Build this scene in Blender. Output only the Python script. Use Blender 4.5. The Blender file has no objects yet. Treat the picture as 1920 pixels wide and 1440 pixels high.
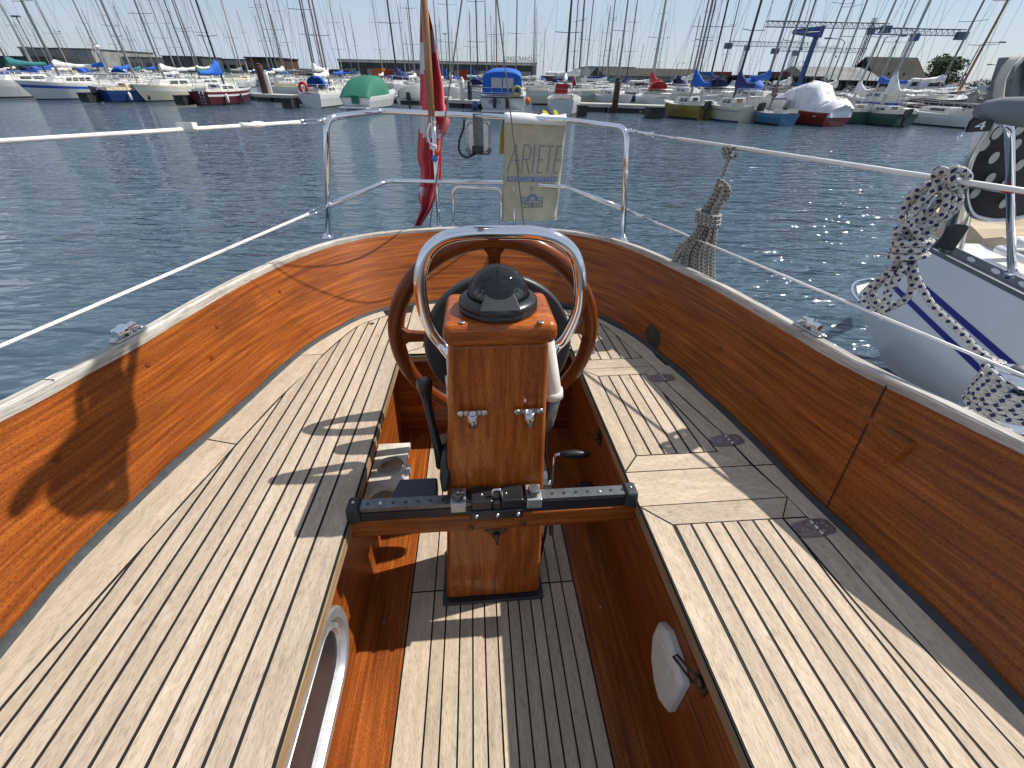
import bpy, math, random
import numpy as np
from mathutils import Vector, Matrix
random.seed(7)
RAD = math.radians
sc = bpy.context.scene
col = sc.collection

# ---------------------------------------------------------------- camera
FPX, CX, CY = 770.0, 960.0, 720.0
def nrm(v):
    v = np.array(v, float); return v / np.linalg.norm(v)
upc = nrm([20, -1030, -770])                       # world up seen from the camera (x right, y down, z ahead)
fw = np.array([0, 0, 1.0]); fw = nrm(fw - upc * fw.dot(upc))
W3 = np.array([np.cross(fw, upc), fw, upc])         # rows: world axes in camera terms
HW = 1.9
cam_d = bpy.data.cameras.new('camera'); cam = bpy.data.objects.new('camera', cam_d); col.objects.link(cam)
cam_d.sensor_fit = 'HORIZONTAL'; cam_d.sensor_width = 36; cam_d.lens = 36 * FPX / 1920
cam_d.clip_start = 0.02; cam_d.clip_end = 6000
R = W3 @ np.diag([1, -1, -1])
M = Matrix([list(R[i]) + [0] for i in range(3)] + [[0, 0, 0, 1]]); M.translation = (0, 0, HW)
cam.matrix_world = M
sc.camera = cam
# boat frame: X to starboard of the picture, Y aft, Z up; the seat tops lie on z = 0
Fb = nrm([884 - CX, 219 - CY, FPX]); Tb = nrm([1, -.036, .07533]); Tb = nrm(Tb - Fb * Tb.dot(Fb)); Nb = np.cross(Tb, Fb)
if Nb[1] > 0: Nb = -Nb
Bm = np.array([Tb, Fb, Nb]); HB = 0.8
Rb = W3 @ Bm.T
boat_rot = Matrix([list(Rb[i]) for i in range(3)])
boat_o = Vector((0, 0, HW)) - boat_rot @ Vector((0, 0, HB))
BOATM = Matrix.Translation(boat_o) @ boat_rot.to_4x4()
def P(x, y, z=None, X=None, Y=None):
    d = Bm @ np.array([(x - CX) / FPX, (y - CY) / FPX, 1.0])
    if z is not None: t = (z - HB) / d[2]
    elif X is not None: t = X / d[0]
    else: t = Y / d[1]
    return np.array([0, 0, HB]) + t * d
def G(x, y, z=0.0, D=None):
    """world point seen at a pixel: at height z, or at distance D ahead"""
    d = W3 @ np.array([(x - CX) / FPX, (y - CY) / FPX, 1.0])
    t = (z - HW) / d[2] if D is None else D / d[1]
    return np.array([0, 0, HW]) + t * d

# ---------------------------------------------------------------- light
world = bpy.data.worlds.new('World'); sc.world = world; world.use_nodes = True
sun_b = nrm([.79, .17, 1.0]); sun_w = Rb @ sun_b
elev = math.asin(sun_w[2]); azim = math.atan2(sun_w[0], sun_w[1])
wt = world.node_tree; wt.nodes.clear()
sky = wt.nodes.new('ShaderNodeTexSky'); sky.sky_type = 'NISHITA'; sky.sun_disc = False
sky.sun_elevation = elev; sky.sun_rotation = azim; sky.air_density = 1.0; sky.dust_density = 0.4; sky.ozone_density = 2.5
tc = wt.nodes.new('ShaderNodeTexCoord'); mp = wt.nodes.new('ShaderNodeMapping'); mp.inputs['Scale'].default_value = (1.2, 1.2, 7)
cn = wt.nodes.new('ShaderNodeTexNoise'); cn.inputs['Scale'].default_value = 2.2; cn.inputs['Detail'].default_value = 6; cn.inputs['Roughness'].default_value = .55
cr = wt.nodes.new('ShaderNodeMapRange'); cr.inputs[1].default_value = .42; cr.inputs[2].default_value = .75; cr.inputs[3].default_value = 0.55; cr.inputs[4].default_value = .92
mx = wt.nodes.new('ShaderNodeMix'); mx.data_type = 'RGBA'; mx.inputs[7].default_value = (6.1, 7.2, 9.0, 1)
bg = wt.nodes.new('ShaderNodeBackground'); bg.inputs[1].default_value = 0.08
wo = wt.nodes.new('ShaderNodeOutputWorld')
wt.links.new(tc.outputs['Generated'], mp.inputs[0]); wt.links.new(mp.outputs[0], cn.inputs['Vector'])
wt.links.new(cn.outputs[0], cr.inputs[0]); wt.links.new(cr.outputs[0], mx.inputs[0]); wt.links.new(sky.outputs[0], mx.inputs[6])
wt.links.new(mx.outputs[2], bg.inputs[0]); wt.links.new(bg.outputs[0], wo.inputs[0])
sl = bpy.data.lights.new('sun', 'SUN'); sl.energy = 5.0; sl.angle = RAD(.53); sl.color = (1, .95, .87)
so = bpy.data.objects.new('sun', sl); col.objects.link(so)
so.rotation_euler = Vector(sun_w).to_track_quat('Z', 'Y').to_euler()
sc.view_settings.view_transform = 'Standard'; sc.view_settings.look = 'None'; sc.view_settings.exposure = 0.22; sc.view_settings.gamma = 1
sc.render.film_transparent = False

# ---------------------------------------------------------------- materials
def lin(r, g, b):
    f = lambda c: (c / 255 / 12.92) if c / 255 <= .04045 else ((c / 255 + .055) / 1.055) ** 2.4
    return (f(r), f(g), f(b), 1)
def new_mat(name):
    m = bpy.data.materials.new(name); m.use_nodes = True
    nt = m.node_tree; b = nt.nodes['Principled BSDF']
    return m, nt, b
def N(nt, t, **k):
    n = nt.nodes.new(t)
    for a, v in k.items():
        if a[0] == '_': n.inputs[a[1:].replace('_', ' ')].default_value = v
        else: setattr(n, a, v)
    return n
def plain(name, c, rough=.5, metal=0, var=.12, scale=8, coat=0, bump=0, alpha=None, trans=0):
    m, nt, b = new_mat(name)
    c = tuple(c[:3]) + (1,)
    b.inputs['Roughness'].default_value = rough; b.inputs['Metallic'].default_value = metal
    if coat: b.inputs['Coat Weight'].default_value = coat; b.inputs['Coat Roughness'].default_value = .1
    if trans: b.inputs['Transmission Weight'].default_value = trans
    t = N(nt, 'ShaderNodeTexCoord'); n = N(nt, 'ShaderNodeTexNoise', _Scale=scale, _Detail=5.0, _Roughness=.6)
    nt.links.new(t.outputs['Object'], n.inputs['Vector'])
    r = N(nt, 'ShaderNodeMapRange'); r.inputs[1].default_value = .3; r.inputs[2].default_value = .7
    r.inputs[3].default_value = 1 - var; r.inputs[4].default_value = 1 + var * .6
    nt.links.new(n.outputs[0], r.inputs[0])
    v = N(nt, 'ShaderNodeVectorMath', operation='SCALE'); v.inputs[0].default_value = c[:3]
    nt.links.new(r.outputs[0], v.inputs['Scale']); nt.links.new(v.outputs[0], b.inputs['Base Color'])
    if bump:
        bp = N(nt, 'ShaderNodeBump', _Strength=bump, _Distance=.01); nt.links.new(n.outputs[0], bp.inputs['Height']); nt.links.new(bp.outputs[0], b.inputs['Normal'])
    return m
def uvnoise(nt, uv, su, sv, detail=3, rough=.6, dist=0):
    mpn = N(nt, 'ShaderNodeMapping'); mpn.inputs['Scale'].default_value = (su, sv, 1)
    nt.links.new(uv.outputs['UV'], mpn.inputs[0])
    n = N(nt, 'ShaderNodeTexNoise', _Scale=1.0, _Detail=float(detail), _Roughness=rough, _Distortion=float(dist)); nt.links.new(mpn.outputs[0], n.inputs['Vector'])
    return n
def ramp(nt, src, stops):
    r = N(nt, 'ShaderNodeValToRGB'); e = r.color_ramp.elements
    while len(e) < len(stops): e.new(.5)
    for k, (p, c) in enumerate(stops): e[k].position = p; e[k].color = tuple(c[:3]) + (1,)
    nt.links.new(src, r.inputs[0]); return r
def mult(nt, a, b, fac=1.0, mode='MULTIPLY'):
    x = N(nt, 'ShaderNodeMix', data_type='RGBA', blend_type=mode); x.inputs[0].default_value = fac
    nt.links.new(a, x.inputs[6]); nt.links.new(b, x.inputs[7]); return x.outputs[2]
def wood(name, dark, mid, light, rough, coat, su=3, sv=55, psu=30, psv=700, pore=.55, stain=.12, bump=.1, spots=0):
    m, nt, b = new_mat(name)
    uv = N(nt, 'ShaderNodeTexCoord')
    n1 = uvnoise(nt, uv, su, sv, 4, .62, .4)
    r1 = ramp(nt, n1.outputs[0], [(.3, dark), (.5, mid), (.68, light)])
    n2 = uvnoise(nt, uv, psu, psv, 3, .7)
    r2 = ramp(nt, n2.outputs[0], [(.36, (pore,) * 3), (.52, (1,) * 3)])
    c = mult(nt, r1.outputs[0], r2.outputs[0])
    n3 = uvnoise(nt, uv, 2.5, 9, 4, .65, 1)
    r3 = ramp(nt, n3.outputs[0], [(.32, (1 - stain * 2,) * 3), (.55, (1,) * 3), (.75, (1 + stain,) * 3)])
    c = mult(nt, c, r3.outputs[0])
    if spots:
        n4 = uvnoise(nt, uv, 18, 30, 2, .5)
        r4 = ramp(nt, n4.outputs[0], [(.27, (spots,) * 3), (.34, (1,) * 3)]); c = mult(nt, c, r4.outputs[0])
    at = N(nt, 'ShaderNodeAttribute', attribute_name='tint'); c = mult(nt, c, at.outputs['Color'])
    nt.links.new(c, b.inputs['Base Color'])
    b.inputs['Roughness'].default_value = rough; b.inputs['Specular IOR Level'].default_value = .22
    if coat:
        b.inputs['Coat Weight'].default_value = coat; b.inputs['Coat Roughness'].default_value = .09
    bp = N(nt, 'ShaderNodeBump', _Strength=bump, _Distance=.002); nt.links.new(n2.outputs[0], bp.inputs['Height']); nt.links.new(bp.outputs[0], b.inputs['Normal'])
    return m
MAT = {}
MAT['mahogany'] = wood('varnished_mahogany', (.145, .032, .0045), (.27, .066, .008), (.40, .118, .017), .46, .12, su=3.2, sv=85, psu=150, psv=400, pore=.45, bump=.05)
MAT['mahogany_deep'] = wood('dark_varnished_mahogany', (.10, .017, .003), (.19, .040, .005), (.30, .075, .011), .34, .35, su=3, sv=50, psu=40, psv=500, pore=.6, bump=.03)
MAT['mahogany_post'] = wood('glossy_pedestal_varnish', (.22, .042, .005), (.38, .090, .010), (.52, .155, .022), .35, .3, su=5, sv=60, psu=60, psv=500, pore=.5, bump=.03)
MAT['teak'] = wood('weathered_teak', (.43, .34, .25), (.49, .395, .295), (.56, .46, .355), .8, 0, su=10, sv=60, psu=60, psv=420, pore=.66, stain=.06, bump=.25, spots=.8)
MAT['cap_teak'] = wood('bleached_teak', (.34, .31, .27), (.48, .45, .405), (.60, .57, .52), .8, 0, su=5, sv=60, psu=14, psv=260, pore=.5, stain=.1, bump=.4)
MAT['lip_teak'] = wood('brown_teak', (.2, .12, .06), (.34, .22, .12), (.42, .3, .18), .7, 0, pore=.7)
MAT['staff'] = wood('varnished_staff', (.2, .09, .03), (.42, .22, .09), (.55, .33, .15), .4, .4, su=6, sv=20)
MAT['caulk'] = plain('black_caulk', (.005, .005, .006), .8, bump=.1, scale=60)
MAT['caulk_grey'] = plain('grey_sealant', (.028, .032, .036), .7, var=.4, bump=.4, scale=40)
MAT['chrome'] = plain('polished_steel', (.78, .78, .79), .07, 1, var=.05)
MAT['steel'] = plain('worn_steel', (.55, .54, .53), .28, 1, var=.2, scale=60)
MAT['hinge'] = plain('brushed_hinge_steel', (.36, .34, .34), .42, 1, var=.3, scale=80)
MAT['bronze'] = plain('dull_bronze', (.12, .085, .055), .45, .8, var=.3, scale=60)
MAT['black'] = plain('black_plastic', (.014, .015, .018), .32, var=.3, scale=30)
MAT['blackmatt'] = plain('matt_black', (.022, .023, .026), .6, var=.3, scale=30)
MAT['navybox'] = plain('dark_blue_grey_case', (.035, .04, .06), .5, var=.2, scale=20)
MAT['anod'] = plain('dark_anodised_aluminium', (.16, .165, .165), .38, .7, var=.3, scale=50)
MAT['alu'] = plain('silver_aluminium', (.42, .43, .44), .35, .6, var=.2, scale=50)
MAT['white'] = plain('white_gelcoat', (.74, .75, .76), .25, coat=.4, var=.06, scale=2)
MAT['offwhite'] = plain('aged_white_plastic', (.62, .60, .54), .45, var=.1, scale=20)
MAT['line_white'] = plain('white_pvc_wire', (.80, .79, .76), .45, var=.12, scale=30)
MAT['wire'] = plain('stainless_wire', (.38, .37, .36), .4, .7, var=.2, scale=100)
MAT['disc'] = plain('charcoal_disc', (.035, .037, .04), .42, var=.2, scale=20)

# ---------------------------------------------------------------- mesh helpers
class MB:
    def __init__(s): s.v = []; s.f = []; s.m = []; s.uv = []; s.t = []; s.sm = []
    def face(s, pts, m=0, g=(0, 1, 0), tint=1.0, off=(0, 0), uvs=None, smooth=False):
        pts = [np.array(p, float) for p in pts]; i0 = len(s.v); s.v += pts; s.f.append(list(range(i0, i0 + len(pts)))); s.m.append(m); s.t.append(tint); s.sm.append(smooth)
        if uvs is None:
            n = np.zeros(3)
            for a, b in zip(pts, pts[1:] + pts[:1]): n += np.cross(a - pts[0], b - pts[0])
            l = np.linalg.norm(n); n = n / l if l > 1e-12 else np.array([0, 0, 1.])
            g = nrm(g); h = np.cross(n, g)
            if np.linalg.norm(h) < .3: h = np.array([1., 0, 0]) if abs(n[0]) < .8 else np.array([0, 0, 1.]); g = np.cross(h, n)
            uvs = [(p.dot(g) + off[0], p.dot(nrm(h)) + off[1]) for p in pts]
        s.uv.append(uvs)
    def prism(s, poly, z0, z1, m=0, g=(0, 1, 0), tint=1.0, bottom=False, side_m=None):
        off = (random.uniform(0, 30), random.uniform(0, 30)); a = 0
        for (x0, y0), (x1, y1) in zip(poly, poly[1:] + poly[:1]): a += x0 * y1 - x1 * y0
        if a < 0: poly = poly[::-1]
        s.face([(x, y, z1) for x, y in poly], m, g, tint, off)
        if bottom: s.face([(x, y, z0) for x, y in poly[::-1]], m, g, tint, off)
        for (x0, y0), (x1, y1) in zip(poly, poly[1:] + poly[:1]):
            s.face([(x0, y0, z0), (x1, y1, z0), (x1, y1, z1), (x0, y0, z1)], m if side_m is None else side_m, g, tint, off)
    def hexa(s, c8, m=0, g=(0, 1, 0), tint=1.0):
        """c8: four bottom corners then four top corners, both anticlockwise seen from above"""
        off = (random.uniform(0, 30), random.uniform(0, 30)); c = [np.array(p, float) for p in c8]
        for q in ((3, 2, 1, 0), (4, 5, 6, 7), (0, 1, 5, 4), (1, 2, 6, 5), (2, 3, 7, 6), (3, 0, 4, 7)): s.face([c[i] for i in q], m, g, tint, off)
    def box(s, c, d, m=0, g=(0, 1, 0), rot=None, tint=1.0):
        c = np.array(c, float); q = []
        for z in (-.5, .5):
            for x, y in ((-.5, -.5), (.5, -.5), (.5, .5), (-.5, .5)):
                o = np.array([x * d[0], y * d[1], z * d[2]]); q.append(c + (rot @ o if rot is not None else o))
        s.hexa(q, m, g, tint)
    def tube(s, pts, r, n=10, m=0, closed=False, caps=True, tint=1.0, flat=1.0):
        pts = [np.array(p, float) for p in pts]; k = len(pts)
        rr = list(r) if hasattr(r, '__len__') else [r] * k
        tg = []
        for i in range(k):
            a = pts[(i - 1) % k] if (closed or i > 0) else pts[i]; b = pts[(i + 1) % k] if (closed or i < k - 1) else pts[i]
            tg.append(nrm(b - a) if np.linalg.norm(b - a) > 1e-9 else np.array([0, 0, 1.]))
        u = np.cross(tg[0], [0, 0, 1.]);
        if np.linalg.norm(u) < .1: u = np.cross(tg[0], [1., 0, 0])
        u = nrm(u); i0 = len(s.v); L = [0.0]
        fr = []
        for i in range(k):
            u = nrm(u - tg[i] * u.dot(tg[i])); fr.append(u); w = np.cross(tg[i], u)
            for j in range(n):
                a = 2 * math.pi * j / n; s.v.append(pts[i] + rr[i] * (math.cos(a) * u + flat * math.sin(a) * w))
            if i: L.append(L[-1] + np.linalg.norm(pts[i] - pts[i - 1]))
        seg = k if closed else k - 1
        sh = 0
        if closed:
            w0 = np.cross(tg[0], fr[0]); uu = nrm(fr[-1] - tg[0] * fr[-1].dot(tg[0]))
            sh = int(round(math.atan2(uu.dot(w0), uu.dot(fr[0])) / (2 * math.pi) * n))
            L.append(L[-1] + np.linalg.norm(pts[0] - pts[-1]))
        for i in range(seg):
            i2 = (i + 1) % k; dj = sh if (closed and i2 == 0) else 0
            for j in range(n):
                j2 = (j + 1) % n
                s.f.append([i0 + i * n + j, i0 + i * n + j2, i0 + i2 * n + (j2 + dj) % n, i0 + i2 * n + (j + dj) % n])
                s.uv.append([(L[i], j / n), (L[i], (j + 1) / n), (L[i + 1], (j + 1) / n), (L[i + 1], j / n)]); s.m.append(m); s.t.append(tint); s.sm.append(True)
        if caps and not closed:
            s.f.append([i0 + j for j in range(n)][::-1]); s.uv.append([(0, 0)] * n); s.m.append(m); s.t.append(tint); s.sm.append(False)
            b = i0 + (k - 1) * n; s.f.append([b + j for j in range(n)]); s.uv.append([(0, 0)] * n); s.m.append(m); s.t.append(tint); s.sm.append(False)
    def lathe(s, prof, c=(0, 0, 0), ax=(0, 0, 1), n=24, m=0, smooth=True, xs=1.0, ys=1.0):
        """prof: (radius, height) pairs along the axis"""
        c = np.array(c, float); ax = nrm(ax); u = np.cross(ax, [0, 1., 0])
        if np.linalg.norm(u) < .1: u = np.cross(ax, [1., 0, 0])
        u = nrm(u); w = np.cross(ax, u); i0 = len(s.v); k = len(prof)
        for r, h in prof:
            for j in range(n):
                a = 2 * math.pi * j / n; s.v.append(c + ax * h + r * (math.cos(a) * u * xs + math.sin(a) * w * ys))
        for i in range(k - 1):
            for j in range(n):
                j2 = (j + 1) % n; s.f.append([i0 + i * n + j, i0 + i * n + j2, i0 + (i + 1) * n + j2, i0 + (i + 1) * n + j])
                s.uv.append([(prof[i][1], j / n), (prof[i][1], (j + 1) / n), (prof[i + 1][1], (j + 1) / n), (prof[i + 1][1], j / n)]); s.m.append(m); s.t.append(1.0); s.sm.append(smooth)
        for b, rv in ((i0, True), (i0 + (k - 1) * n, False)):
            q = [b + j for j in range(n)]; s.f.append(q[::-1] if rv else q); s.uv.append([(0, 0)] * n); s.m.append(m); s.t.append(1.0); s.sm.append(False)
    def sphere(s, c, r, m=0, n=12, k=8, sc3=(1, 1, 1)):
        c = np.array(c, float); i0 = len(s.v)
        for i in range(1, k):
            a = math.pi * i / k
            for j in range(n):
                b = 2 * math.pi * j / n; s.v.append(c + r * np.array([math.sin(a) * math.cos(b) * sc3[0], math.sin(a) * math.sin(b) * sc3[1], math.cos(a) * sc3[2]]))
        t = len(s.v); s.v += [c + np.array([0, 0, r * sc3[2]]), c - np.array([0, 0, r * sc3[2]])]
        def ad(q): s.f.append(q); s.uv.append([(0, 0)] * len(q)); s.m.append(m); s.t.append(1.0); s.sm.append(True)
        for j in range(n):
            j2 = (j + 1) % n; ad([t, i0 + j, i0 + j2]); ad([t + 1, i0 + (k - 2) * n + j2, i0 + (k - 2) * n + j])
            for i in range(k - 2): ad([i0 + i * n + j, i0 + (i + 1) * n + j, i0 + (i + 1) * n + j2, i0 + i * n + j2])
    def grid(s, rows, m=0, uvs=None, smooth=True, closed=False, tint=1.0):
        i0 = len(s.v); a = len(rows); b = len(rows[0])
        for r in rows: s.v += [np.array(p, float) for p in r]
        for i in range(a - 1):
            for j in range(b if closed else b - 1):
                j2 = (j + 1) % b
                s.f.append([i0 + i * b + j, i0 + i * b + j2, i0 + (i + 1) * b + j2, i0 + (i + 1) * b + j])
                if uvs is None: s.uv.append([(i, j), (i, j + 1), (i + 1, j + 1), (i + 1, j)])
                else: s.uv.append([uvs[i][j], uvs[i][j2], uvs[i + 1][j2], uvs[i + 1][j]])
                s.m.append(m); s.t.append(tint); s.sm.append(smooth)
    def build(s, name, mats, parent=None, bevel=0, label=None, M=None, seg=2, solid=0):
        if bevel:
            mp_ = {}; nv = []; ix = []
            for v in s.v:
                k_ = tuple(np.round(np.array(v, float), 5))
                if k_ not in mp_: mp_[k_] = len(nv); nv.append(v)
                ix.append(mp_[k_])
            keep = [i for i, f in enumerate(s.f) if len(set(ix[j] for j in f)) == len(f)]
            s.v = nv; s.f = [[ix[j] for j in s.f[i]] for i in keep]; s.uv = [s.uv[i] for i in keep]; s.m = [s.m[i] for i in keep]; s.t = [s.t[i] for i in keep]; s.sm = [True if seg > 2 else s.sm[i] for i in keep]
        me = bpy.data.meshes.new(name)
        me.from_pydata([tuple(map(float, p)) for p in s.v], [], s.f)
        for mt in (mats if isinstance(mats, (list, tuple)) else [mats]): me.materials.append(MAT[mt] if isinstance(mt, str) else mt)
        me.polygons.foreach_set('material_index', s.m); me.polygons.foreach_set('use_smooth', s.sm)
        ul = me.uv_layers.new(name='UVMap'); ul.data.foreach_set('uv', [c for q in s.uv for p in q for c in (float(p[0]), float(p[1]))])
        ca = me.color_attributes.new('tint', 'FLOAT_COLOR', 'CORNER'); ca.data.foreach_set('color', [x for q, t in zip(s.f, s.t) for _ in q for x in (t, t, t, 1.0)])
        me.update()
        o = bpy.data.objects.new(name, me); col.objects.link(o)
        if parent is not None: o.parent = parent
        if M is not None: o.matrix_world = M
        if label: o['label'] = label
        if bevel:
            b = o.modifiers.new('bevel', 'BEVEL'); b.width = bevel; b.segments = seg; b.limit_method = 'ANGLE'; b.angle_limit = RAD(40); b.harden_normals = seg > 2
        if solid:
            b = o.modifiers.new('solid', 'SOLIDIFY'); b.thickness = solid; b.offset = 0
        return o
def each(s, name, mats, parent, **k):
    par = list(range(len(s.v)))
    def fnd(i):
        while par[i] != i: par[i] = par[par[i]]; i = par[i]
        return i
    for f in s.f:
        for q in f[1:]: par[fnd(q)] = fnd(f[0])
    gr = {}
    for i, f in enumerate(s.f): gr.setdefault(fnd(f[0]), []).append(i)
    # pieces closer than 3 mm belong together
    cen = {r: np.mean([s.v[q] for i in fi for q in s.f[i]], axis=0) for r, fi in gr.items()}; used = []; out = []
    for r, fi in gr.items():
        for u in used:
            if np.linalg.norm(cen[u[0]] - cen[r]) < .004: u[1].extend(fi); break
        else: used.append([r, list(fi)])
    for _, fi in used:
        m = MB(); mp_ = {}
        for i in fi:
            q = []
            for v in s.f[i]:
                if v not in mp_: mp_[v] = len(m.v); m.v.append(s.v[v])
                q.append(mp_[v])
            m.f.append(q); m.m.append(s.m[i]); m.uv.append(s.uv[i]); m.t.append(s.t[i]); m.sm.append(s.sm[i])
        out.append(m.build(name, mats, parent, **k))
    return out
MB.each = each
def text_mesh(body, size, extrude=.0002):
    cu = bpy.data.curves.new('t', 'FONT'); cu.body = body; cu.size = size; cu.align_x = 'CENTER'; cu.align_y = 'CENTER'; cu.extrude = extrude; cu.resolution_u = 4
    o = bpy.data.objects.new('t', cu); me = bpy.data.meshes.new_from_object(o); bpy.data.objects.remove(o); bpy.data.curves.remove(cu); return me
def text_obj(name, body, size, mat_, parent, extrude=.0002):
    me = text_mesh(body, size, extrude); me.materials.clear(); me.materials.append(MAT[mat_])
    o = bpy.data.objects.new(name, me); col.objects.link(o); o.parent = parent; return o
def tag(o, label=None, cat=None, group=None, kind=None):
    if label: o['label'] = label
    if cat: o['category'] = cat
    if group: o['group'] = group
    if kind: o['kind'] = kind
    return o
def empty(name, M=None, loc=None, rz=0, parent=None):
    o = bpy.data.objects.new(name, None); col.objects.link(o); o.empty_display_size = .2
    if M is not None: o.matrix_world = M
    if loc is not None: o.location = loc; o.rotation_euler = (0, 0, rz)
    if parent is not None: o.parent = parent
    return o
def cr_spline(pts, per=8, closed=False):
    pts = [np.array(p, float) for p in pts]; n = len(pts); out = []
    g = lambda i: pts[i % n] if closed else pts[max(0, min(n - 1, i))]
    for i in range(n if closed else n - 1):
        p0, p1, p2, p3 = g(i - 1), g(i), g(i + 1), g(i + 2)
        for k in range(per):
            t = k / per
            out.append(.5 * ((2 * p1) + (p2 - p0) * t + (2 * p0 - 5 * p1 + 4 * p2 - p3) * t * t + (-p0 + 3 * p1 - 3 * p2 + p3) * t ** 3))
    if not closed: out.append(pts[-1])
    return out
def resample(pts, n):
    pts = np.array(pts, float); d = np.r_[0, np.cumsum(np.linalg.norm(np.diff(pts, axis=0), axis=1))]
    t = np.linspace(0, d[-1], n); return np.stack([np.interp(t, d, pts[:, k]) for k in range(pts.shape[1])], 1)
def clip(poly, a, b):
    """keep the part of a 2D polygon left of a->b"""
    a = np.array(a[:2], float); b = np.array(b[:2], float); e = b - a; out = []
    side = lambda p: e[0] * (p[1] - a[1]) - e[1] * (p[0] - a[0])
    for p, q in zip(poly, poly[1:] + poly[:1]):
        sp, sq = side(p), side(q)
        if sp >= 0: out.append(tuple(p))
        if (sp >= 0) != (sq >= 0):
            t = sp / (sp - sq); out.append((p[0] + t * (q[0] - p[0]), p[1] + t * (q[1] - p[1])))
    return out
def ccw(poly):
    a = sum(x0 * y1 - x1 * y0 for (x0, y0), (x1, y1) in zip(poly, poly[1:] + poly[:1]))
    return poly if a > 0 else poly[::-1]
def inset(poly, d):
    poly = ccw([tuple(p[:2]) for p in poly]); out = poly
    for (x0, y0), (x1, y1) in zip(poly, poly[1:] + poly[:1]):
        l = math.hypot(x1 - x0, y1 - y0)
        if l < 1e-5: continue
        nx, ny = -(y1 - y0) / l * d, (x1 - x0) / l * d
        out = clip(out, (x0 + nx, y0 + ny), (x1 + nx, y1 + ny))
        if len(out) < 3: return []
    return out
def clip_convex(poly, conv):
    conv = ccw(conv)
    for a, b in zip(conv, conv[1:] + conv[:1]):
        poly = clip(poly, a, b)
        if len(poly) < 3: return []
    return poly
def arc_corner(pts, rad, n=6):
    """round the inner corners of a 3D polyline"""
    pts = [np.array(p, float) for p in pts]; out = [pts[0]]
    for i in range(1, len(pts) - 1):
        a, b, c = pts[i - 1], pts[i], pts[i + 1]; r = rad[i - 1] if hasattr(rad, '__len__') else rad
        r = min(r, np.linalg.norm(a - b) * .48, np.linalg.norm(c - b) * .48)
        p0 = b + nrm(a - b) * r; p1 = b + nrm(c - b) * r
        for k in range(n + 1):
            t = k / n; out.append((1 - t) ** 2 * p0 + 2 * t * (1 - t) * b + t * t * p1)
    out.append(pts[-1]); return out
# ================================================================ own yacht
yacht = empty('sailing_yacht', BOATM)
tag(yacht, 'sailing yacht seen from its own cockpit, teak seats, varnished mahogany coaming and wooden steering wheel', 'sailing boat')
S2 = lambda x, y: tuple(P(x, y, z=0)[:2])
Y0 = -.35

# --- coaming (bottom and top curves, then the bleached cap rail)
bot = [(-.86, Y0), (-.86, .1), (-.862, .42), (-.872, .56), (-.86, .70), (-.834, .889), (-.79, 1.114), (-.72, 1.496), (-.64, 1.70), (-.528, 1.88), (-.36, 1.985), (-.1, 2.03), (.18, 2.035),
       (.38, 1.97), (.52, 1.87), (.621, 1.703), (.695, 1.53), (.763, 1.184), (.802, .906), (.82, .683), (.838, .528), (.853, .406), (.866, .202), (.87, Y0)]
ZT = .31
tpx = [(0, 770), (144, 694), (260, 633), (372, 568), (458, 522), (534, 487), (592, 466), (645, 451), (700, 441), (770, 434), (840, 430), (930, 429), (1000, 431), (1080, 438), (1147, 451), (1213, 474), (1337, 532), (1492, 618), (1562, 659), (1658, 710), (1746, 752), (1825, 791), (1940, 847)]
top = [(-1.11, Y0), (-1.08, 0.2)] + [tuple(P(x, y, z=ZT)[:2]) for x, y in tpx] + [(1.08, .2), (1.11, Y0)]
NS = 90
cb = resample(cr_spline(bot, 6), NS); ct = resample(cr_spline(top, 6), NS)
m = MB(); rows = []; uvs = []; L = np.r_[0, np.cumsum(np.linalg.norm(np.diff((cb + ct) / 2, axis=0), axis=1))]
KV = 6
for k in range(KV + 1):
    t = k / KV; r = [(cb[i][0] * (1 - t) + ct[i][0] * t, cb[i][1] * (1 - t) + ct[i][1] * t, -.01 + t * (ZT + .01)) for i in range(NS)]
    rows.append(r); uvs.append([(L[i], t * .36) for i in range(NS)])
m.grid(rows[::-1], 0, uvs[::-1])
coam = m.build('coaming', ['mahogany'], yacht)
# outward normals in plan for the cap
tang = np.gradient(ct, axis=0); tang /= np.linalg.norm(tang, axis=1)[:, None]; nout = np.stack([-tang[:, 1], tang[:, 0]], 1)
if nout[3][0] > 0: nout = -nout
def capstrip(mb, i0, i1, a, b, z0, z1, mi=0, tint=1):
    prof = [(a, z0), (a, z1 - .004), (a + .004, z1), (b - .004, z1), (b, z1 - .004), (b, z0)]
    rr = [[(ct[i][0] + nout[i][0] * o, ct[i][1] + nout[i][1] * o, z) for o, z in prof] for i in range(i0, i1 + 1)]
    vv = [0, z1 - z0, z1 - z0 + .005, z1 - z0 + b - a, z1 - z0 + b - a + .005, 2 * (z1 - z0) + b - a]
    of = random.uniform(0, 9)
    mb.grid([q[::-1] for q in rr], mi, [[(L[i] + of, v) for v in vv][::-1] for i in range(i0, i1 + 1)], smooth=False, tint=tint)
m = MB(); cuts = [0, 17, 38, 52, 70, NS - 1]
for a, b in zip(cuts[:-1], cuts[1:]): capstrip(m, a, b, -.005, .024, ZT - .018, ZT + .008, 0, random.uniform(.93, 1.05))
m.build('cap_rail', ['cap_teak'], coam)
m = MB()
for i in cuts[1:-1]:
    capstrip(m, i, i + 1, -.0085, .0465, ZT - .018, ZT + .0086) if False else None
    c = np.array([ct[i][0], ct[i][1], ZT + .0086]); n3 = np.array([nout[i][0], nout[i][1], 0]); t3 = np.array([tang[i][0], tang[i][1], 0]) * .0012
    m.face([c - n3 * .008 - t3, c + n3 * .024 - t3, c + n3 * .024 + t3, c - n3 * .008 + t3])
m.each('cap_joint', ['caulk'], coam)
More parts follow.
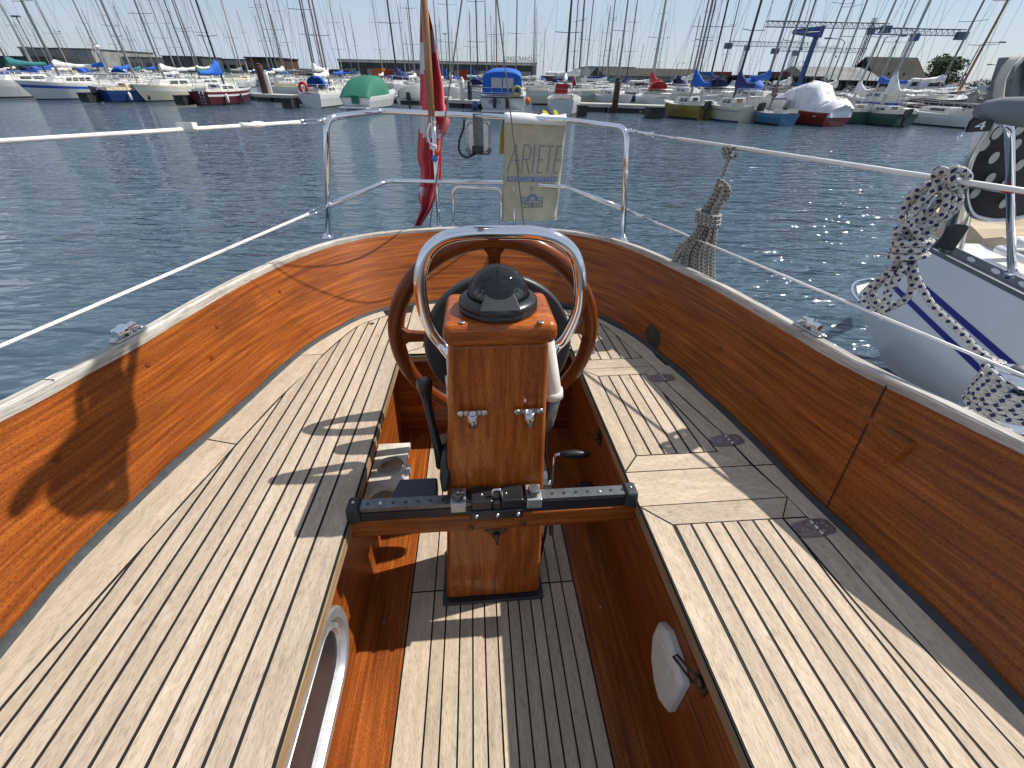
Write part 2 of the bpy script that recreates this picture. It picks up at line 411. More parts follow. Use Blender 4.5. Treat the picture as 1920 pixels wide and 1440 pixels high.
# the joints between coaming boards, wooden plugs and sealant along the foot
m = MB()
def cpt(s, t, o=.0015):
    i = min(int(s), NS - 2); f = s - i
    b_ = cb[i] * (1 - f) + cb[i + 1] * f; t_ = ct[i] * (1 - f) + ct[i + 1] * f; p = b_ * (1 - t) + t_ * t; n_ = nout[i]
    return np.array([p[0] - n_[0] * o, p[1] - n_[1] * o, -.01 + t * (ZT + .01)])
def near_s(x, y, z):
    p = P(x, y, z=z)[:2]; c = cb if z < .1 else ct; return float(np.argmin(np.linalg.norm(c - p, axis=1)))
for (sb, st) in ((near_s(1562, 955, 0), near_s(1742, 748, ZT) - 1.5), (near_s(592, 645, 0), near_s(540, 520, ZT))):
    w_j = .045 if sb > 40 else .018; q = [cpt(sb, 0), cpt(sb + w_j, 0), cpt(st + w_j, 1), cpt(st, 1)]; m.face(q)
m.each('board_joint', ['caulk'], coam)
m = MB()
for s, t in ((near_s(330, 640, .2), .55), (near_s(20, 860, .1), .6), (24, .75), (29, .72), (66, .5), (60, .75), (20, .8)):
    c = cpt(s, t, .0012); n3 = np.array([nout[int(s)][0], nout[int(s)][1], -.35]); m.lathe([(0.007, 0), (0.007, .0012)], c, -n3, 14)
m.each('wood_plug', ['mahogany_deep'], coam)
def coam_at(px, py, tmax=1):
    best = None
    for s in np.arange(0, NS - 1, .25):
        for t in np.arange(0, 1.01, .04):
            c = Bm.T @ (cpt(s, t) - np.array([0, 0, HB]))
            if c[2] < .1: continue
            d = math.hypot(CX + FPX * c[0] / c[2] - px, CY + FPX * c[1] / c[2] - py)
            if best is None or d < best[0]: best = (d, s, t)
    return best[1], best[2]
s0_, t0_ = coam_at(1226, 632); m = MB(); rq = random.Random(4); q = []
for k in range(22):
    a = 2 * math.pi * k / 22; q.append(cpt(s0_ + .9 * math.cos(a) * rq.uniform(.75, 1.1), min(1, max(0, t0_ + .12 * math.sin(a) * rq.uniform(.8, 1.1))), .0012))
m.face(q[::-1]); MAT['stain'] = plain('dark_water_stain', (.035, .022, .012), .7, var=.6, scale=60); m.build('dark_stain', ['stain'], coam)
m = MB(); zc = []
for i in range(NS):
    w = .010 + .006 * math.sin(i * 1.7) + .004 * random.random() + (.006 if i < 30 else 0)
    n_ = nout[i]; b_ = cb[i]; o = -.0015
    zc.append([(b_[0] - n_[0] * (.013 + o), b_[1] - n_[1] * (.013 + o), .0), (b_[0] - n_[0] * .006, b_[1] - n_[1] * .006, .004), (b_[0] - n_[0] * .001, b_[1] - n_[1] * .001, .006 + w * .5)])
m.grid(zc, 0); m.build('sealant', ['caulk_grey'], coam)
# topsides outside the cap
m = MB(); rr = []
for k, (o, z) in enumerate([(.021, ZT - .018), (.038, .2), (.06, 0), (.05, -.4), (-.02, -.8), (-.12, -1.15), (-.3, -1.4)]):
    rr.append([(ct[i][0] + nout[i][0] * o, ct[i][1] + nout[i][1] * o + (0 if z > -.3 else (z + .3) * .5 * max(0, (ct[i][1] - 1) / 1.3)), z) for i in range(NS)])
m.grid(rr[::-1], 0); m.build('hull', ['white'], yacht)

# --- seats: a dark bed with separate teak boards laid in it
XL, XR, YS = -.3225, .3785, 1.475
bed = MB()
inner = [(XL, Y0), (XL, YS), (XR, YS), (XR, Y0)]
def bedstrip(mb):
    idx = list(range(NS)); pin = []
    for i in idx:
        x, y = cb[i]; px = min(max(x, XL), XR); py = min(y, YS) if (XL < px < XR) or y > YS else y
        if x < XL: px = XL
        if x > XR: px = XR
        if XL < x < XR: py = YS
        pin.append((px, min(py, YS)))
    rows_ = [[(cb[i][0], cb[i][1], -.0014) for i in idx], [(pin[i][0], pin[i][1], -.0014) for i in idx]]
    mb.grid(rows_, 0, smooth=False)
bedstrip(bed)
for i in range(len(bed.f)):
    bed.f[i] = bed.f[i][::-1]
seat = bed.build('cockpit_seat', ['caulk'], yacht)
GAP = .0030
def board(mb, poly, g=(0, 1, 0), gap=GAP, z=0.0, cl=True, tint=None):
    q = inset(poly, gap) if cl else ccw(list(poly))
    if len(q) >= 3:
        a = sum(x0 * y1 - x1 * y0 for (x0, y0), (x1, y1) in zip(q, q[1:] + q[:1])) / 2
        if a > 2e-5: mb.prism(q, -.006, z + random.uniform(-.0004, .0004), 0, g, tint if tint else random.uniform(.88, 1.08), side_m=1)
def convexify(poly):
    p = sorted(set((round(a, 5), round(b, 5)) for a, b in poly))
    def half(pp):
        h = []
        for q in pp:
            while len(h) >= 2 and (h[-1][0] - h[-2][0]) * (q[1] - h[-2][1]) - (h[-1][1] - h[-2][1]) * (q[0] - h[-2][0]) <= 0: h.pop()
            h.append(q)
        return h
    lo = half(p); up = half(p[::-1]); return lo[:-1] + up[:-1]
# left field
mL = [(0, 1330.6), (166.7, 1140), (200, 1102.5), (295.8, 996), (362.5, 921), (410, 871), (437.5, 840), (523, 747.5), (583.8, 691), (604.6, 666.7), (633.8, 640), (666, 614.6), (688, 603.8), (725, 592)]
marg = [(-.80, Y0), (-.785, .1)] + [S2(*q) for q in mL]
marg_c = [tuple(q) for q in cr_spline(marg, 4)]
fieldL = convexify(marg_c + [(XL, Y0), (XL, 1.90)])
mb = MB()
seams = [-.384 - .04085 * k for k in range(12)]
def stripclip(x0, x1, conv, y0=Y0, y1=2.2): return clip_convex([(x0, y0), (x1, y0), (x1, y1), (x0, y1)], conv)
for a, b in zip([XL] + seams[:-1], seams):
    q = stripclip(b, a, fieldL)
    if len(q) >= 3: board(mb, q)
# margin boards along the coaming, left then round the stern
def marginboards(mb, inner_curve, outer_off, cutsY, key):
    ic = resample(inner_curve, 60)
    segs = []; cur = []
    for p in ic:
        j = int(np.argmin(np.linalg.norm(cb - p, axis=1))); o = cb[j] - nout[j] * outer_off
        cur.append((tuple(p), tuple(o)))
        if len(cutsY) and key(p, cutsY[0]): segs.append(cur); cur = [cur[-1]]; cutsY = cutsY[1:]
    segs.append(cur)
    for s in segs:
        if len(s) < 2: continue
        off = random.uniform(0, 20); tn = random.uniform(.95, 1.06); Ls = 0; rows_ = []; uv_ = []
        n = len(s)
        for k, (a, b) in enumerate(s):
            a = np.array(a); b = np.array(b); d = nrm(b - a); e = np.array(s[min(k + 1, n - 1)][0]) - np.array(s[max(k - 1, 0)][0]); e = nrm(e)
            sh = e * (GAP * .7 if k == 0 else (-GAP * .7 if k == n - 1 else 0))
            a2 = a + d * GAP + sh; b2 = b + sh
            if k: Ls += np.linalg.norm(np.array(s[k][0]) - np.array(s[k - 1][0]))
            wd = np.linalg.norm(b2 - a2)
            rows_.append([(a2[0], a2[1], -.006), (a2[0], a2[1], .0002), (b2[0], b2[1], .0002)]); uv_.append([(Ls + off, -.006), (Ls + off, 0), (Ls + off, wd)])
        i0_ = len(mb.f); mb.grid(rows_, 0, uv_, smooth=False, tint=tn)
        for i_ in range(i0_, len(mb.f)):
            if (i_ - i0_) % 2 == 0: mb.m[i_] = 1
marginboards(mb, marg_c, .012, [S2(410, 850)[1], S2(740 / 1, 500 * 1.33)[1] if False else S2(583, 665)[1] - .0], lambda p, y: p[1] > y, )
for i in range(len(mb.f)): pass
mb.build('teak_planking', ['teak', 'caulk'], seat)
# right seat
mb = MB()
EG = lambda x, y: (XR - .0, S2(x, y)[1])
inR = lambda y: (XR, y)
def far_R(y):
    for i in range(NS - 1, NS // 2, -1):
        if cb[i][1] >= y: return (cb[i][0] - .012, y)
    return (.85, y)
# hinge line (gap between lids and outer board)
hl = [(1222.5, 686), (1250, 718), (1353, 810), (1414, 872.7), (1476.7, 931.7), (1550, 1007), (1629, 1100), (1915.6, 1415)]
H = [S2(*q) for q in hl]; H.append((H[-1][0] + (H[-1][0] - H[-2][0]) / (H[-1][1] - H[-2][1]) * (Y0 - H[-1][1]), Y0))
A = S2(1200, 949.5); B_ = S2(1262, 984); Cc = S2(1467.5, 971.5); Dd = S2(1476.7, 931.7); XR2 = XR
A = (XR2, A[1])
yA = A[1]
board(mb, [A, Dd, Cc, B_], (1, 0, 0), .0015)
s1 = S2(1490.5, 1440); s1e = (s1[0], Y0)
board(mb, [A, B_, s1, s1e, (XR2, Y0)])
far1 = [Cc, S2(1504, 1013), S2(1567.8, 1100), S2(1818, 1415)]; fe = far1[-1]; fl = far1[-2]; far1.append((fe[0] + (fe[0] - fl[0]) / (fe[1] - fl[1]) * (Y0 - fe[1]), Y0))
tops = [1265, 1294.6, 1323, 1352, 1381.7, 1410.5, 1439]; bots = [1490.5, 1542, 1589.5, 1639, 1690, 1738, 1784]
sm = []
for k, (a, b) in enumerate(zip(tops, bots)):
    p = S2(a, 983 - (a - 1262) * .061); q = S2(b, 1440); q2 = (q[0] + (q[0] - p[0]) / (q[1] - p[1]) * (Y0 - q[1]), Y0); sm.append((p, q2))
for k in range(6): board(mb, [sm[k][0], sm[k + 1][0], sm[k + 1][1], sm[k][1]])
F6 = (sm[6], far1)
# wedge plank between the double lines
w2 = [S2(1504, 1013), S2(1577.7, 1100), S2(1848, 1415)]; w2.append((w2[-1][0] + (w2[-1][0] - w2[-2][0]) / (w2[-1][1] - w2[-2][1]) * (Y0 - w2[-1][1]), Y0))
def ribbon(mb, la, lb, gap=GAP, tint=None):
    """board between two polylines of equal length"""
    n = len(la); off = random.uniform(0, 20); tn = tint or random.uniform(.92, 1.05); Ls = 0; r_ = []; u_ = []
    for k in range(n):
        a = np.array(la[k]); b = np.array(lb[k]); w = np.linalg.norm(b - a); d = (b - a) / (w + 1e-9); g_ = min(gap, w * .49)
        a2 = a + d * g_; b2 = b - d * g_
        if k: Ls += np.linalg.norm(np.array(la[k]) - np.array(la[k - 1]))
        r_.append([(a2[0], a2[1], -.006), (a2[0], a2[1], 0), (b2[0], b2[1], 0), (b2[0], b2[1], -.006)]); u_.append([(Ls + off, -.01), (Ls + off, 0), (Ls + off, w), (Ls + off, w + .01)])
    i0_ = len(mb.f); mb.grid(r_, 0, u_, smooth=False, tint=tn)
    for i_ in range(i0_, len(mb.f)):
        if (i_ - i0_) % 3 != 1: mb.m[i_] = 1
def ribY(A_, B2_, y0_, y1_, gap=GAP, n=20):
    ip = lambda P_, y: (float(np.interp(y, [q[1] for q in P_][::-1], [q[0] for q in P_][::-1])), y)
    ribbon(mb, [ip(A_, y) for y in np.linspace(y0_, y1_, n)], [ip(B2_, y) for y in np.linspace(y0_, y1_, n)], gap)
ribY(list(F6[0]), F6[1], Cc[1] - .002, Y0)
ribY(far1[1:], w2, w2[0][1], Y0, .0028)
ribY([Cc] + w2, H[4:], Cc[1] - .003, Y0)
board(mb, [Dd, Cc, (float(np.interp(Cc[1], [q[1] for q in H][::-1], [q[0] for q in H][::-1])), Cc[1])], gap=.0014)
# outer margin boards between hinge line and coaming foot
def outer(a, b, n=16):
    hy = [q[1] for q in H][::-1]; hx = [q[0] for q in H][::-1]; sel = [(float(np.interp(y, hy, hx)), y) for y in np.linspace(a, b, n)]
    cy = [q[1] for q in cb[NS // 2 + 4:]][::-1]; cx_ = [q[0] for q in cb[NS // 2 + 4:]][::-1]; lo = [(float(np.interp(y, cy, cx_)) - .011, y) for _, y in sel]
    return [tuple(q) for q in sel], lo
jy = S2(1414, 872.7)[1]
a_, b_ = outer(H[0][1], jy + .002); ribbon(mb, a_, b_, .0012)
a_, b_ = outer(jy - .002, Y0, 24); ribbon(mb, a_, b_, .0012)
# divider between the lids
D1 = [(XR2, S2(1173.3, 886)[1]), S2(1410, 872.5), Dd, A]
board(mb, D1, (1, 0, 0), .0014, tint=1.02)
# second lid
n0 = (XR2, S2(1173.3, 886)[1]); c1 = S2(1193.3, 855); c2 = S2(1345, 847); f1 = S2(1121.7, 705); f2 = S2(1210, 701); e1 = (XR2, S2(1101, 692)[1]); h0 = S2(1222.5, 686)
board(mb, [n0, S2(1410, 872.5), c2, c1], (1, 0, 0), .0014)
board(mb, [n0, c1, f1, e1]); board(mb, [e1, f1, f2, h0], (1, 0, 0), .0014)
ms = [S2(1210, 703), S2(1226.7, 720), S2(1273, 766.7), S2(1328, 825), c2]
field2 = convexify([f1, f2, c1, c2] + ms)
tf = [1121.7, 1141.7, 1161.7, 1181.7, 1201.7]; tn_ = [1193.3, 1221.7, 1246.7, 1270.7, 1296]
sm = [(S2(a, 706), S2(b, 855 - (b - 1193) * .055)) for a, b in zip(tf, tn_)]
x5 = (S2(1221.7, 706), S2(1321.7, 848)); sm.append(x5); sm.append((S2(1243, 706), S2(1350, 847)))
for k in range(6):
    (a, b), (c, d) = sm[k], sm[k + 1]
    ex = lambda p, q, y: (p[0] + (q[0] - p[0]) / (q[1] - p[1]) * (y - p[1]), y)
    q = clip_convex(ccw([ex(a, b, 2), ex(a, b, .5), ex(c, d, .5), ex(c, d, 2)]), field2)
    if len(q) >= 3: board(mb, q)
hm = [h0, S2(1250, 718), S2(1300, 764), S2(1353, 810), S2(1410, 872.5)]
ribbon(mb, resample([f2] + ms[1:], 20), resample(hm, 20))
# divider and the stern corner of the right seat
board(mb, [e1, h0, S2(1205, 671), (XR2, S2(1106.9, 675.6)[1])], (1, 0, 0), .0012)
msr = [S2(1205, 671), S2(1187, 656), S2(1149, 622.5), S2(1128.8, 607.5), S2(1118, 603)]
fieldR = convexify([(XR2, S2(1106.9, 675.6)[1])] + msr + [(.50, 1.86), (XR2, 1.92)])
xs = [XR2, .436, .478, .519, .560, .601, .642, .683]
for a, b in zip(xs[:-1], xs[1:]):
    q = stripclip(a, b, fieldR)
    if len(q) >= 3: board(mb, q)
ic = cr_spline(msr + [(.50, 1.86)], 4)
lo = [tuple(cb[(j := int(np.argmin(np.linalg.norm(cb[NS // 2:] - q[:2], axis=1))) + NS // 2)] - nout[j] * .011) for q in ic]
hh = len(ic) // 2
lo[0] = (far_R(ic[0][1])[0], ic[0][1]); lo[1] = (far_R(ic[1][1])[0], (ic[1][1] + lo[1][1]) / 2)
a_, b_ = [S2(1205, 671), h0], [far_R(S2(1205, 671)[1]), far_R(h0[1])]; ribbon(mb, a_, b_, .001)
ribbon(mb, [tuple(q) for q in ic[:hh + 1]][::-1], lo[:hh + 1][::-1], .0015); ribbon(mb, [tuple(q) for q in ic[hh:]][::-1], lo[hh:][::-1], .0015)
# stern seat: framed hatch with short athwartship planks
def rect(x0, x1, y0, y1): return [(x0, y0), (x1, y0), (x1, y1), (x0, y1)]
board(mb, [(XL, YS), (XR, YS), (XR - .09, YS + .055), (XL + .09, YS + .055)], (1, 0, 0), .0012)
board(mb, [(XL, YS), (XL + .09, YS + .055), (XL + .09, YS + .33), (XL, YS + .36)]); board(mb, [(XR, YS), (XR, YS + .36), (XR - .09, YS + .33), (XR - .09, YS + .055)])
for k in range(7): board(mb, rect(XL + .09, XR - .09, YS + .055 + k * .0405, YS + .055 + (k + 1) * .0405), (1, 0, 0))
for (x0, x1) in ((XL, -.15), (-.15, .02), (.02, .2), (.2, XR)):
    q = clip_convex(rect(x0, x1, YS + .34, 2.2), convexify([(cb[i][0] - nout[i][0] * .013, cb[i][1] - nout[i][1] * .013) for i in range(30, 62)] + [(XL, YS), (XR, YS)]))
    if len(q) >= 3: board(mb, q, (1, 0, 0), .0015)
mb.build('teak_planking', ['teak', 'caulk'], seat)
# seat lip around the well
m = MB()
def lipbox(a, b, w):
    a = np.array(a); b = np.array(b); d = nrm(b - a); n = np.array([-d[1], d[0]]) * w
    c = [a, b, b + n, a + n]; m.hexa([(x, y, -.034) for x, y in c] + [(x, y, -.010) for x, y in c], 0, (d[0], d[1], 0))
    c = [a + n * .12, b + n * .12, b + n, a + n]; m.hexa([(x, y, -.010) for x, y in c] + [(x, y, -.006) for x, y in c], 1, (d[0], d[1], 0))
lipbox((XL + .003, YS), (XL + .003, Y0), -.03) ; lipbox((XR - .003, Y0), (XR - .003, YS), -.03); lipbox((XL, YS - .003), (XR, YS - .003), .03)
m.build('seat_edge', ['lip_teak', 'caulk'], seat)
# hinges
def hinge(c, ang):
    m = MB(); ca, sa = math.cos(ang), math.sin(ang)
    tr = lambda x, y: (c[0] + x * ca - y * sa, c[1] + x * sa + y * ca)
    for sgn, l in ((-1, .056), (1, .044)):
        q = [(sgn * .002, -.024), (sgn * .002, .024), (sgn * l * .86, .019), (sgn * l, .012), (sgn * l, -.012), (sgn * l * .86, -.019)]
        q = [tr(*p) for p in q]; m.prism(ccw(q), .0004, .003, 0)
        for (x, y) in ((.013, .010), (.013, -.010), (.03 if sgn > 0 else .034, 0), (.026, .009) if sgn > 0 else (.024, -.002)):
            p = tr(sgn * x, y); m.lathe([(.0032, .003), (.0032, .0036), (.002, .0038)], (p[0], p[1], 0), (0, 0, 1), 10, 1)
    for k in range(3):
        a = tr(0, -.021 + k * .0145); b = tr(0, -.021 + k * .0145 + .0135); m.tube([(a[0], a[1], .004), (b[0], b[1], .004)], .0042, 10, 1)
    m.build('hinge', ['hinge', 'steel'], seat)
for px, py, i in ((1242, 709, 0), (1366, 826, 2), (1529, 990, 4)):
    c = S2(px, py); d = np.array(H[i + 1]) - np.array(H[i]); hinge(c, math.atan2(d[1], d[0]) - math.pi / 2 + math.pi)
# drain plug in the left seat
m = MB(); c = S2(697, 607); m.lathe([(.012, 0), (.012, .0012), (.009, .0016), (.004, .0006)], (c[0], c[1], 0), (0, 0, 1), 20); m.build('deck_filler', ['bronze'], seat)

# --- the well: mahogany walls, side benches of the floor, teak sole
ZF = -.44; WL, WR = -.366, .403
m = MB()
def wall(a, b, z0, z1, th=.012):
    a = np.array(a, float); b = np.array(b, float); d = nrm(b - a); n = np.array([-d[1], d[0]]) * th
    m.hexa([(p[0], p[1], z0) for p in (a, b, b + n, a + n)] + [(p[0], p[1], z1) for p in (a, b, b + n, a + n)], 0, (d[0], d[1], 0), random.uniform(.85, 1.0))
wall((WL, Y0), (WL, 1.5), ZF - .02, -.034); wall((WR, 1.5), (WR, Y0), ZF - .02, -.034)
m.build('well_side', ['mahogany'], yacht)
m = MB(); wall((WL - .02, 1.5), (WR + .02, 1.5), ZF - .02, -.034); m.build('well_end', ['mahogany_deep'], yacht, bevel=0)
m = MB(); TL, TR = -.237, .271
m.hexa([(WL, Y0, ZF - .02), (TL - .003, Y0, ZF - .02), (TL - .003, 1.5, ZF - .02), (WL, 1.5, ZF - .02)] + [(WL, Y0, ZF + .002), (TL - .003, Y0, ZF), (TL - .003, 1.5, ZF), (WL, 1.5, ZF + .002)])
m.hexa([(TR + .003, Y0, ZF - .02), (WR, Y0, ZF - .02), (WR, 1.5, ZF - .02), (TR + .003, 1.5, ZF - .02)] + [(TR + .003, Y0, ZF), (WR, Y0, ZF + .002), (WR, 1.5, ZF + .002), (TR + .003, 1.5, ZF)], tint=.9)
m.build('waterway', ['mahogany'], yacht)
m = MB(); m.box(((TL + TR) / 2, .58, ZF - .012), (TR - TL + .01, 1.86, .016), 0); sole = m.build('cockpit_sole', ['caulk'], yacht)
m = MB(); fx = [TL, -.166, -.128, -.086, -.049, -.014, .022, .057, .091, .127, .16, .194, .232, TR]
yj = P(1040, 1092, z=ZF)[1]
for a, b in zip(fx[:-1], fx[1:]):
    for y0, y1 in ((Y0, yj), (yj, 1.5)):
        q = inset(rect(a, b, y0, y1), .0022); m.prism(q, ZF - .004, ZF + .001, 0, (0, 1, 0), random.uniform(.86, 1.06), side_m=1)
m.build('teak_planking', ['teak', 'caulk'], sole)
m = MB()
for x, y in ((720, 1167), (1126, 1139)):
    p = P(x, y, z=ZF); m.lathe([(.004, .0), (.004, .002)], (p[0], p[1], ZF + .001), (0, 0, 1), 10)
m.each('screw', ['steel'], sole)

# --- porthole in the left wall
def stadium(y0, y1, zc, h, n=10):
    pts = []
    for k in range(n + 1): a = -math.pi / 2 + math.pi * k / n; pts.append((y1 - h * .95 + math.cos(a) * h * .95, zc + math.sin(a) * h))
    for k in range(n + 1): a = math.pi / 2 + math.pi * k / n; pts.append((y0 + h * .95 + math.cos(a) * h * .95, zc + math.sin(a) * h))
    return pts
zc_ = -.222
def ring(mb, X1, X2, a, b, mi=0):
    n = len(a); mb.grid([[(X1, y, z) for y, z in a], [(X2, y, z) for y, z in b]], mi, closed=True, smooth=True)
fr = MB(); o1 = stadium(-.12, .572, zc_, .118); o2 = stadium(-.115, .567, zc_, .113); i1 = stadium(-.098, .548, zc_, .093); i2 = stadium(-.094, .543, zc_, .088)
ring(fr, WL + .001, WL + .012, o1, o1); ring(fr, WL + .012, WL + .016, o1, o2); ring(fr, WL + .016, WL + .016, o2, i1); ring(fr, WL + .016, WL + .004, i1, i2); ring(fr, WL + .004, WL + .004, i2, stadium(-.08, .53, zc_, .074))
ring(fr, WL + .004, WL + .010, stadium(-.08, .53, zc_, .074), stadium(-.077, .527, zc_, .071)); ring(fr, WL + .010, WL + .002, stadium(-.077, .527, zc_, .071), stadium(-.07, .52, zc_, .064))
pf = fr.build('window', ['alu'], yacht, label='long rounded aluminium porthole in the left side of the well')
g = MB(); g.face([(WL + .003, y, z) for y, z in stadium(-.08, .53, zc_, .075)]); g.build('pane', ['black'], pf)

# --- things fixed to the right wall: cover, latches
m = MB(); XW = WR - .001
pl = [(.462, -.165), (.462, -.215), (.44, -.275), (.40, -.315), (.362, -.325), (.335, -.30), (.335, -.165), (.37, -.145), (.43, -.14)]
pc = np.mean(pl, axis=0)
m.grid([[(XW, y, z) for y, z in pl], [(XW - .014, y, z) for y, z in pl], [(XW - .024, pc[0] + (y - pc[0]) * .86, pc[1] + (z - pc[1]) * .86) for y, z in pl]], 0, closed=True)
m.face([(XW - .024, pc[0] + (y - pc[0]) * .86, pc[1] + (z - pc[1]) * .86) for y, z in pl])
m.box((XW - .024, .395, -.19), (.006, .05, .05), 0)
m.build('switch_cover', ['offwhite'], yacht, bevel=.002)
def latch(c, s=1.0, fl=1):
    m = MB(); x, y, z = c
    m.box((x - .003, y, z), (.006, .034 * s, .05 * s), 0); m.lathe([(.011 * s, 0), (.011 * s, .008), (.006 * s, .012)], (x - .006, y, z), (-1, 0, 0), 14)
    lp = [(x - .014, y, z + .008), (x - .02, y + .06 * s * fl, z - .03), (x - .02, y + .068 * s * fl, z - .055), (x - .014, y + .006, z - .02)]
    m.tube(lp, .0026, 8, 0, closed=True); m.tube([(x - .006, y, z), (x - .016, y, z - .004)], .006, 10)
    m.build('latch', ['bronze'], yacht)
latch((WR, .315, -.095), 1.0); latch((WR, 1.06, -.12), 1.1)

# --- pedestal
m = MB()
yf0, yf1 = .706, .722
def ped(xa0, xb0, xa1, xb1, z0, z1, y0a, y0b, d, mi=0): m.hexa([(xa0, y0a, z0), (xb0, y0a, z0), (xb0, y0a + d + .02, z0), (xa0, y0a + d + .02, z0), (xa1, y0b, z1), (xb1, y0b, z1), (xb1, y0b + d, z1), (xa1, y0b + d, z1)], mi, (0, 0, 1))
ped(-.129, .158, -.062, .139, ZF + .004, .425, yf0, yf1, .145)
pedo = m.build('pedestal', ['mahogany_post'], yacht, bevel=.012, seg=3)
m = MB(); m.box((.041, .789, .452), (.221, .176, .048), 0, (1, 0, 0)); m.build('pedestal_cap', ['mahogany_post'], pedo, bevel=.018, seg=5)
m = MB(); m.box((.0145, yf0 + .075, ZF + .006), (.306, .19, .01), 0); m.build('base_seal', ['black'], pedo, bevel=.004)
m = MB()
for x, y in ((866, 604), (1014, 604)):
    p = P(x, y, z=.476); m.lathe([(.0065, 0), (.0065, .001), (.004, .0016)], (p[0], p[1], .476), (0, 0, 1), 14)
m.each('screw', ['steel'], pedo)
# compass
cc = np.array([.0405, .783, .476]); comp = MB()
comp.lathe([(.077, 0), (.079, .003), (.079, .010), (.0775, .011), (.079, .012), (.078, .021), (.075, .024), (.064, .031), (.061, .030), (.059, .02), (.059, .012)], cc, (0, 0, 1), 48)
co = comp.build('compass', ['black'], pedo)
m = MB(); m.lathe([(.0605 * math.cos(a_), .027 + .0605 * math.sin(a_)) for a_ in np.linspace(0, 1.56, 14)], cc, (0, 0, 1), 40)
gm, nt, b = new_mat('compass_dome'); b.inputs['Base Color'].default_value = (.01, .01, .012, 1); b.inputs['Alpha'].default_value = .72; b.inputs['Roughness'].default_value = .03; b.inputs['IOR'].default_value = 1.5; MAT['dome'] = gm
m.build('dome', ['dome'], co)
m = MB(); m.lathe([(.054, .024), (.050, .030), (.034, .038), (.026, .050), (.012, .058), (.001, .06)], cc, (0, 0, 1), 40, 0)
for k in range(48):
    a = 2 * math.pi * k / 48; r0, r1, w = (.040, .0500, .0010) if k % 4 else (.036, .0500, .0017)
    e = np.array([math.cos(a), math.sin(a), 0]); t = np.array([-math.sin(a), math.cos(a), 0]) * w
    h = lambda r: np.array([0, 0, .0305 + (.050 - r) * .5 + .0012])
    m.face([cc + e * r0 - t + h(r0), cc + e * r1 - t + h(r1), cc + e * r1 + t + h(r1), cc + e * r0 + t + h(r0)], 1)
m.build('compass_card', ['blackmatt', 'white'], co)
m = MB()   # hood facing the camera
hd = [(-.040, -.076, .023), (.040, -.076, .023), (.026, -.047, .051), (-.026, -.047, .051)]
hb = [(-.038, -.060, .020), (.038, -.060, .020), (.024, -.036, .050), (-.024, -.036, .050)]
m.hexa([cc + np.array(p) for p in (hd[0], hd[1], hb[1], hb[0])] + [cc + np.array(p) for p in (hd[3], hd[2], hb[2], hb[3])]); m.build('hood', ['blackmatt'], co, bevel=.002)
m = MB()
hb2 = [cc + np.array(p) for p in ((-.026, -.0475, .0518), (.026, -.0475, .0518), (.023, -.040, .0645), (-.023, -.040, .0645))]
m.face(hb2[::1]); m.face([p + np.array([0, 0, -.002]) for p in hb2[::-1]]); m.build('hood_top', ['anod'], co)
# digits on the card
for tx, a in (('W', 3.6), ('24', 3.95), ('33', -.35), ('30', 5.75)):
    o = text_obj('heading_number', tx, .010, 'white', co)
    o.location = cc + np.array([math.cos(a) * .034, math.sin(a) * .034, .0415]); o.rotation_euler = (.3 * math.sin(a), 0, a + math.pi / 2)
# rod holders on the face
def facept(x, y): return P(x, y, Y=.712)
for (x, y) in ((886, 775), (991, 772)):
    p = facept(x, y); m = MB(); yy = p[1] - .001; k = -.018
    m.box((p[0], yy - .002, p[2] + .004), (.062, .003, .011), 0)
    m.lathe([(.0085, -.012), (.0105, -.012), (.0105, .022), (.0085, .022), (.0085, -.010)], (p[0], yy - .013, p[2] - .012), (0, -.05, 1), 18)
    m.lathe([(.0084, .008), (.0084, .009)], (p[0], yy - .013, p[2] - .012), (0, -.05, 1), 18, 1)
    for s in (-1, 1): m.lathe([(.0075, 0), (.0075, .003), (.004, .0045)], (p[0] + s * .025, yy - .003, p[2] + .004), (0, -1, 0), 12)
    m.build('socket_bracket', ['steel', 'black'], pedo)
m = MB(); p = P(930, 1000, Y=.70); yy = yf0 - .003
for q in [[(-.03, .012), (-.02, .02), (.02, .02), (.03, .012), (.01, -.012), (-.01, -.012)]]:
    m.hexa([(p[0] + a, yy - .004, p[2] + b) for a, b in (q[0], q[5], q[4], q[3])] + [(p[0] + a, yy, p[2] + b) for a, b in (q[0], q[5], q[4], q[3])])
    m.hexa([(p[0] + a, yy - .004, p[2] + b) for a, b in (q[0], q[3], q[2], q[1])] + [(p[0] + a, yy, p[2] + b) for a, b in (q[0], q[3], q[2], q[1])])
m.sphere((p[0], yy - .008, p[2] - .004), .009); m.tube([(p[0], yy - .01, p[2] - .008), (p[0] + .002, yy - .014, p[2] - .03)], .004); m.build('padlock_hasp', ['bronze'], pedo)
# chrome guard hoop
YG = .905
gp = [P(x, y, Y=YG) for x, y in [(862, 668), (832, 650), (808, 618), (792, 572), (788, 520), (801, 474), (832, 447), (878, 437), (940, 436), (1000, 437), (1046, 449), (1077, 478), (1088, 524), (1084, 580), (1062, 628), (1040, 652), (1012, 668)]]
gp = [g_ * 1.0 for g_ in gp]; gp[0][1] = .86; gp[-1][1] = .86
m = MB(); m.tube(cr_spline(gp, 6), .0145, 20); m.build('guard_hoop', ['chrome'], pedo)
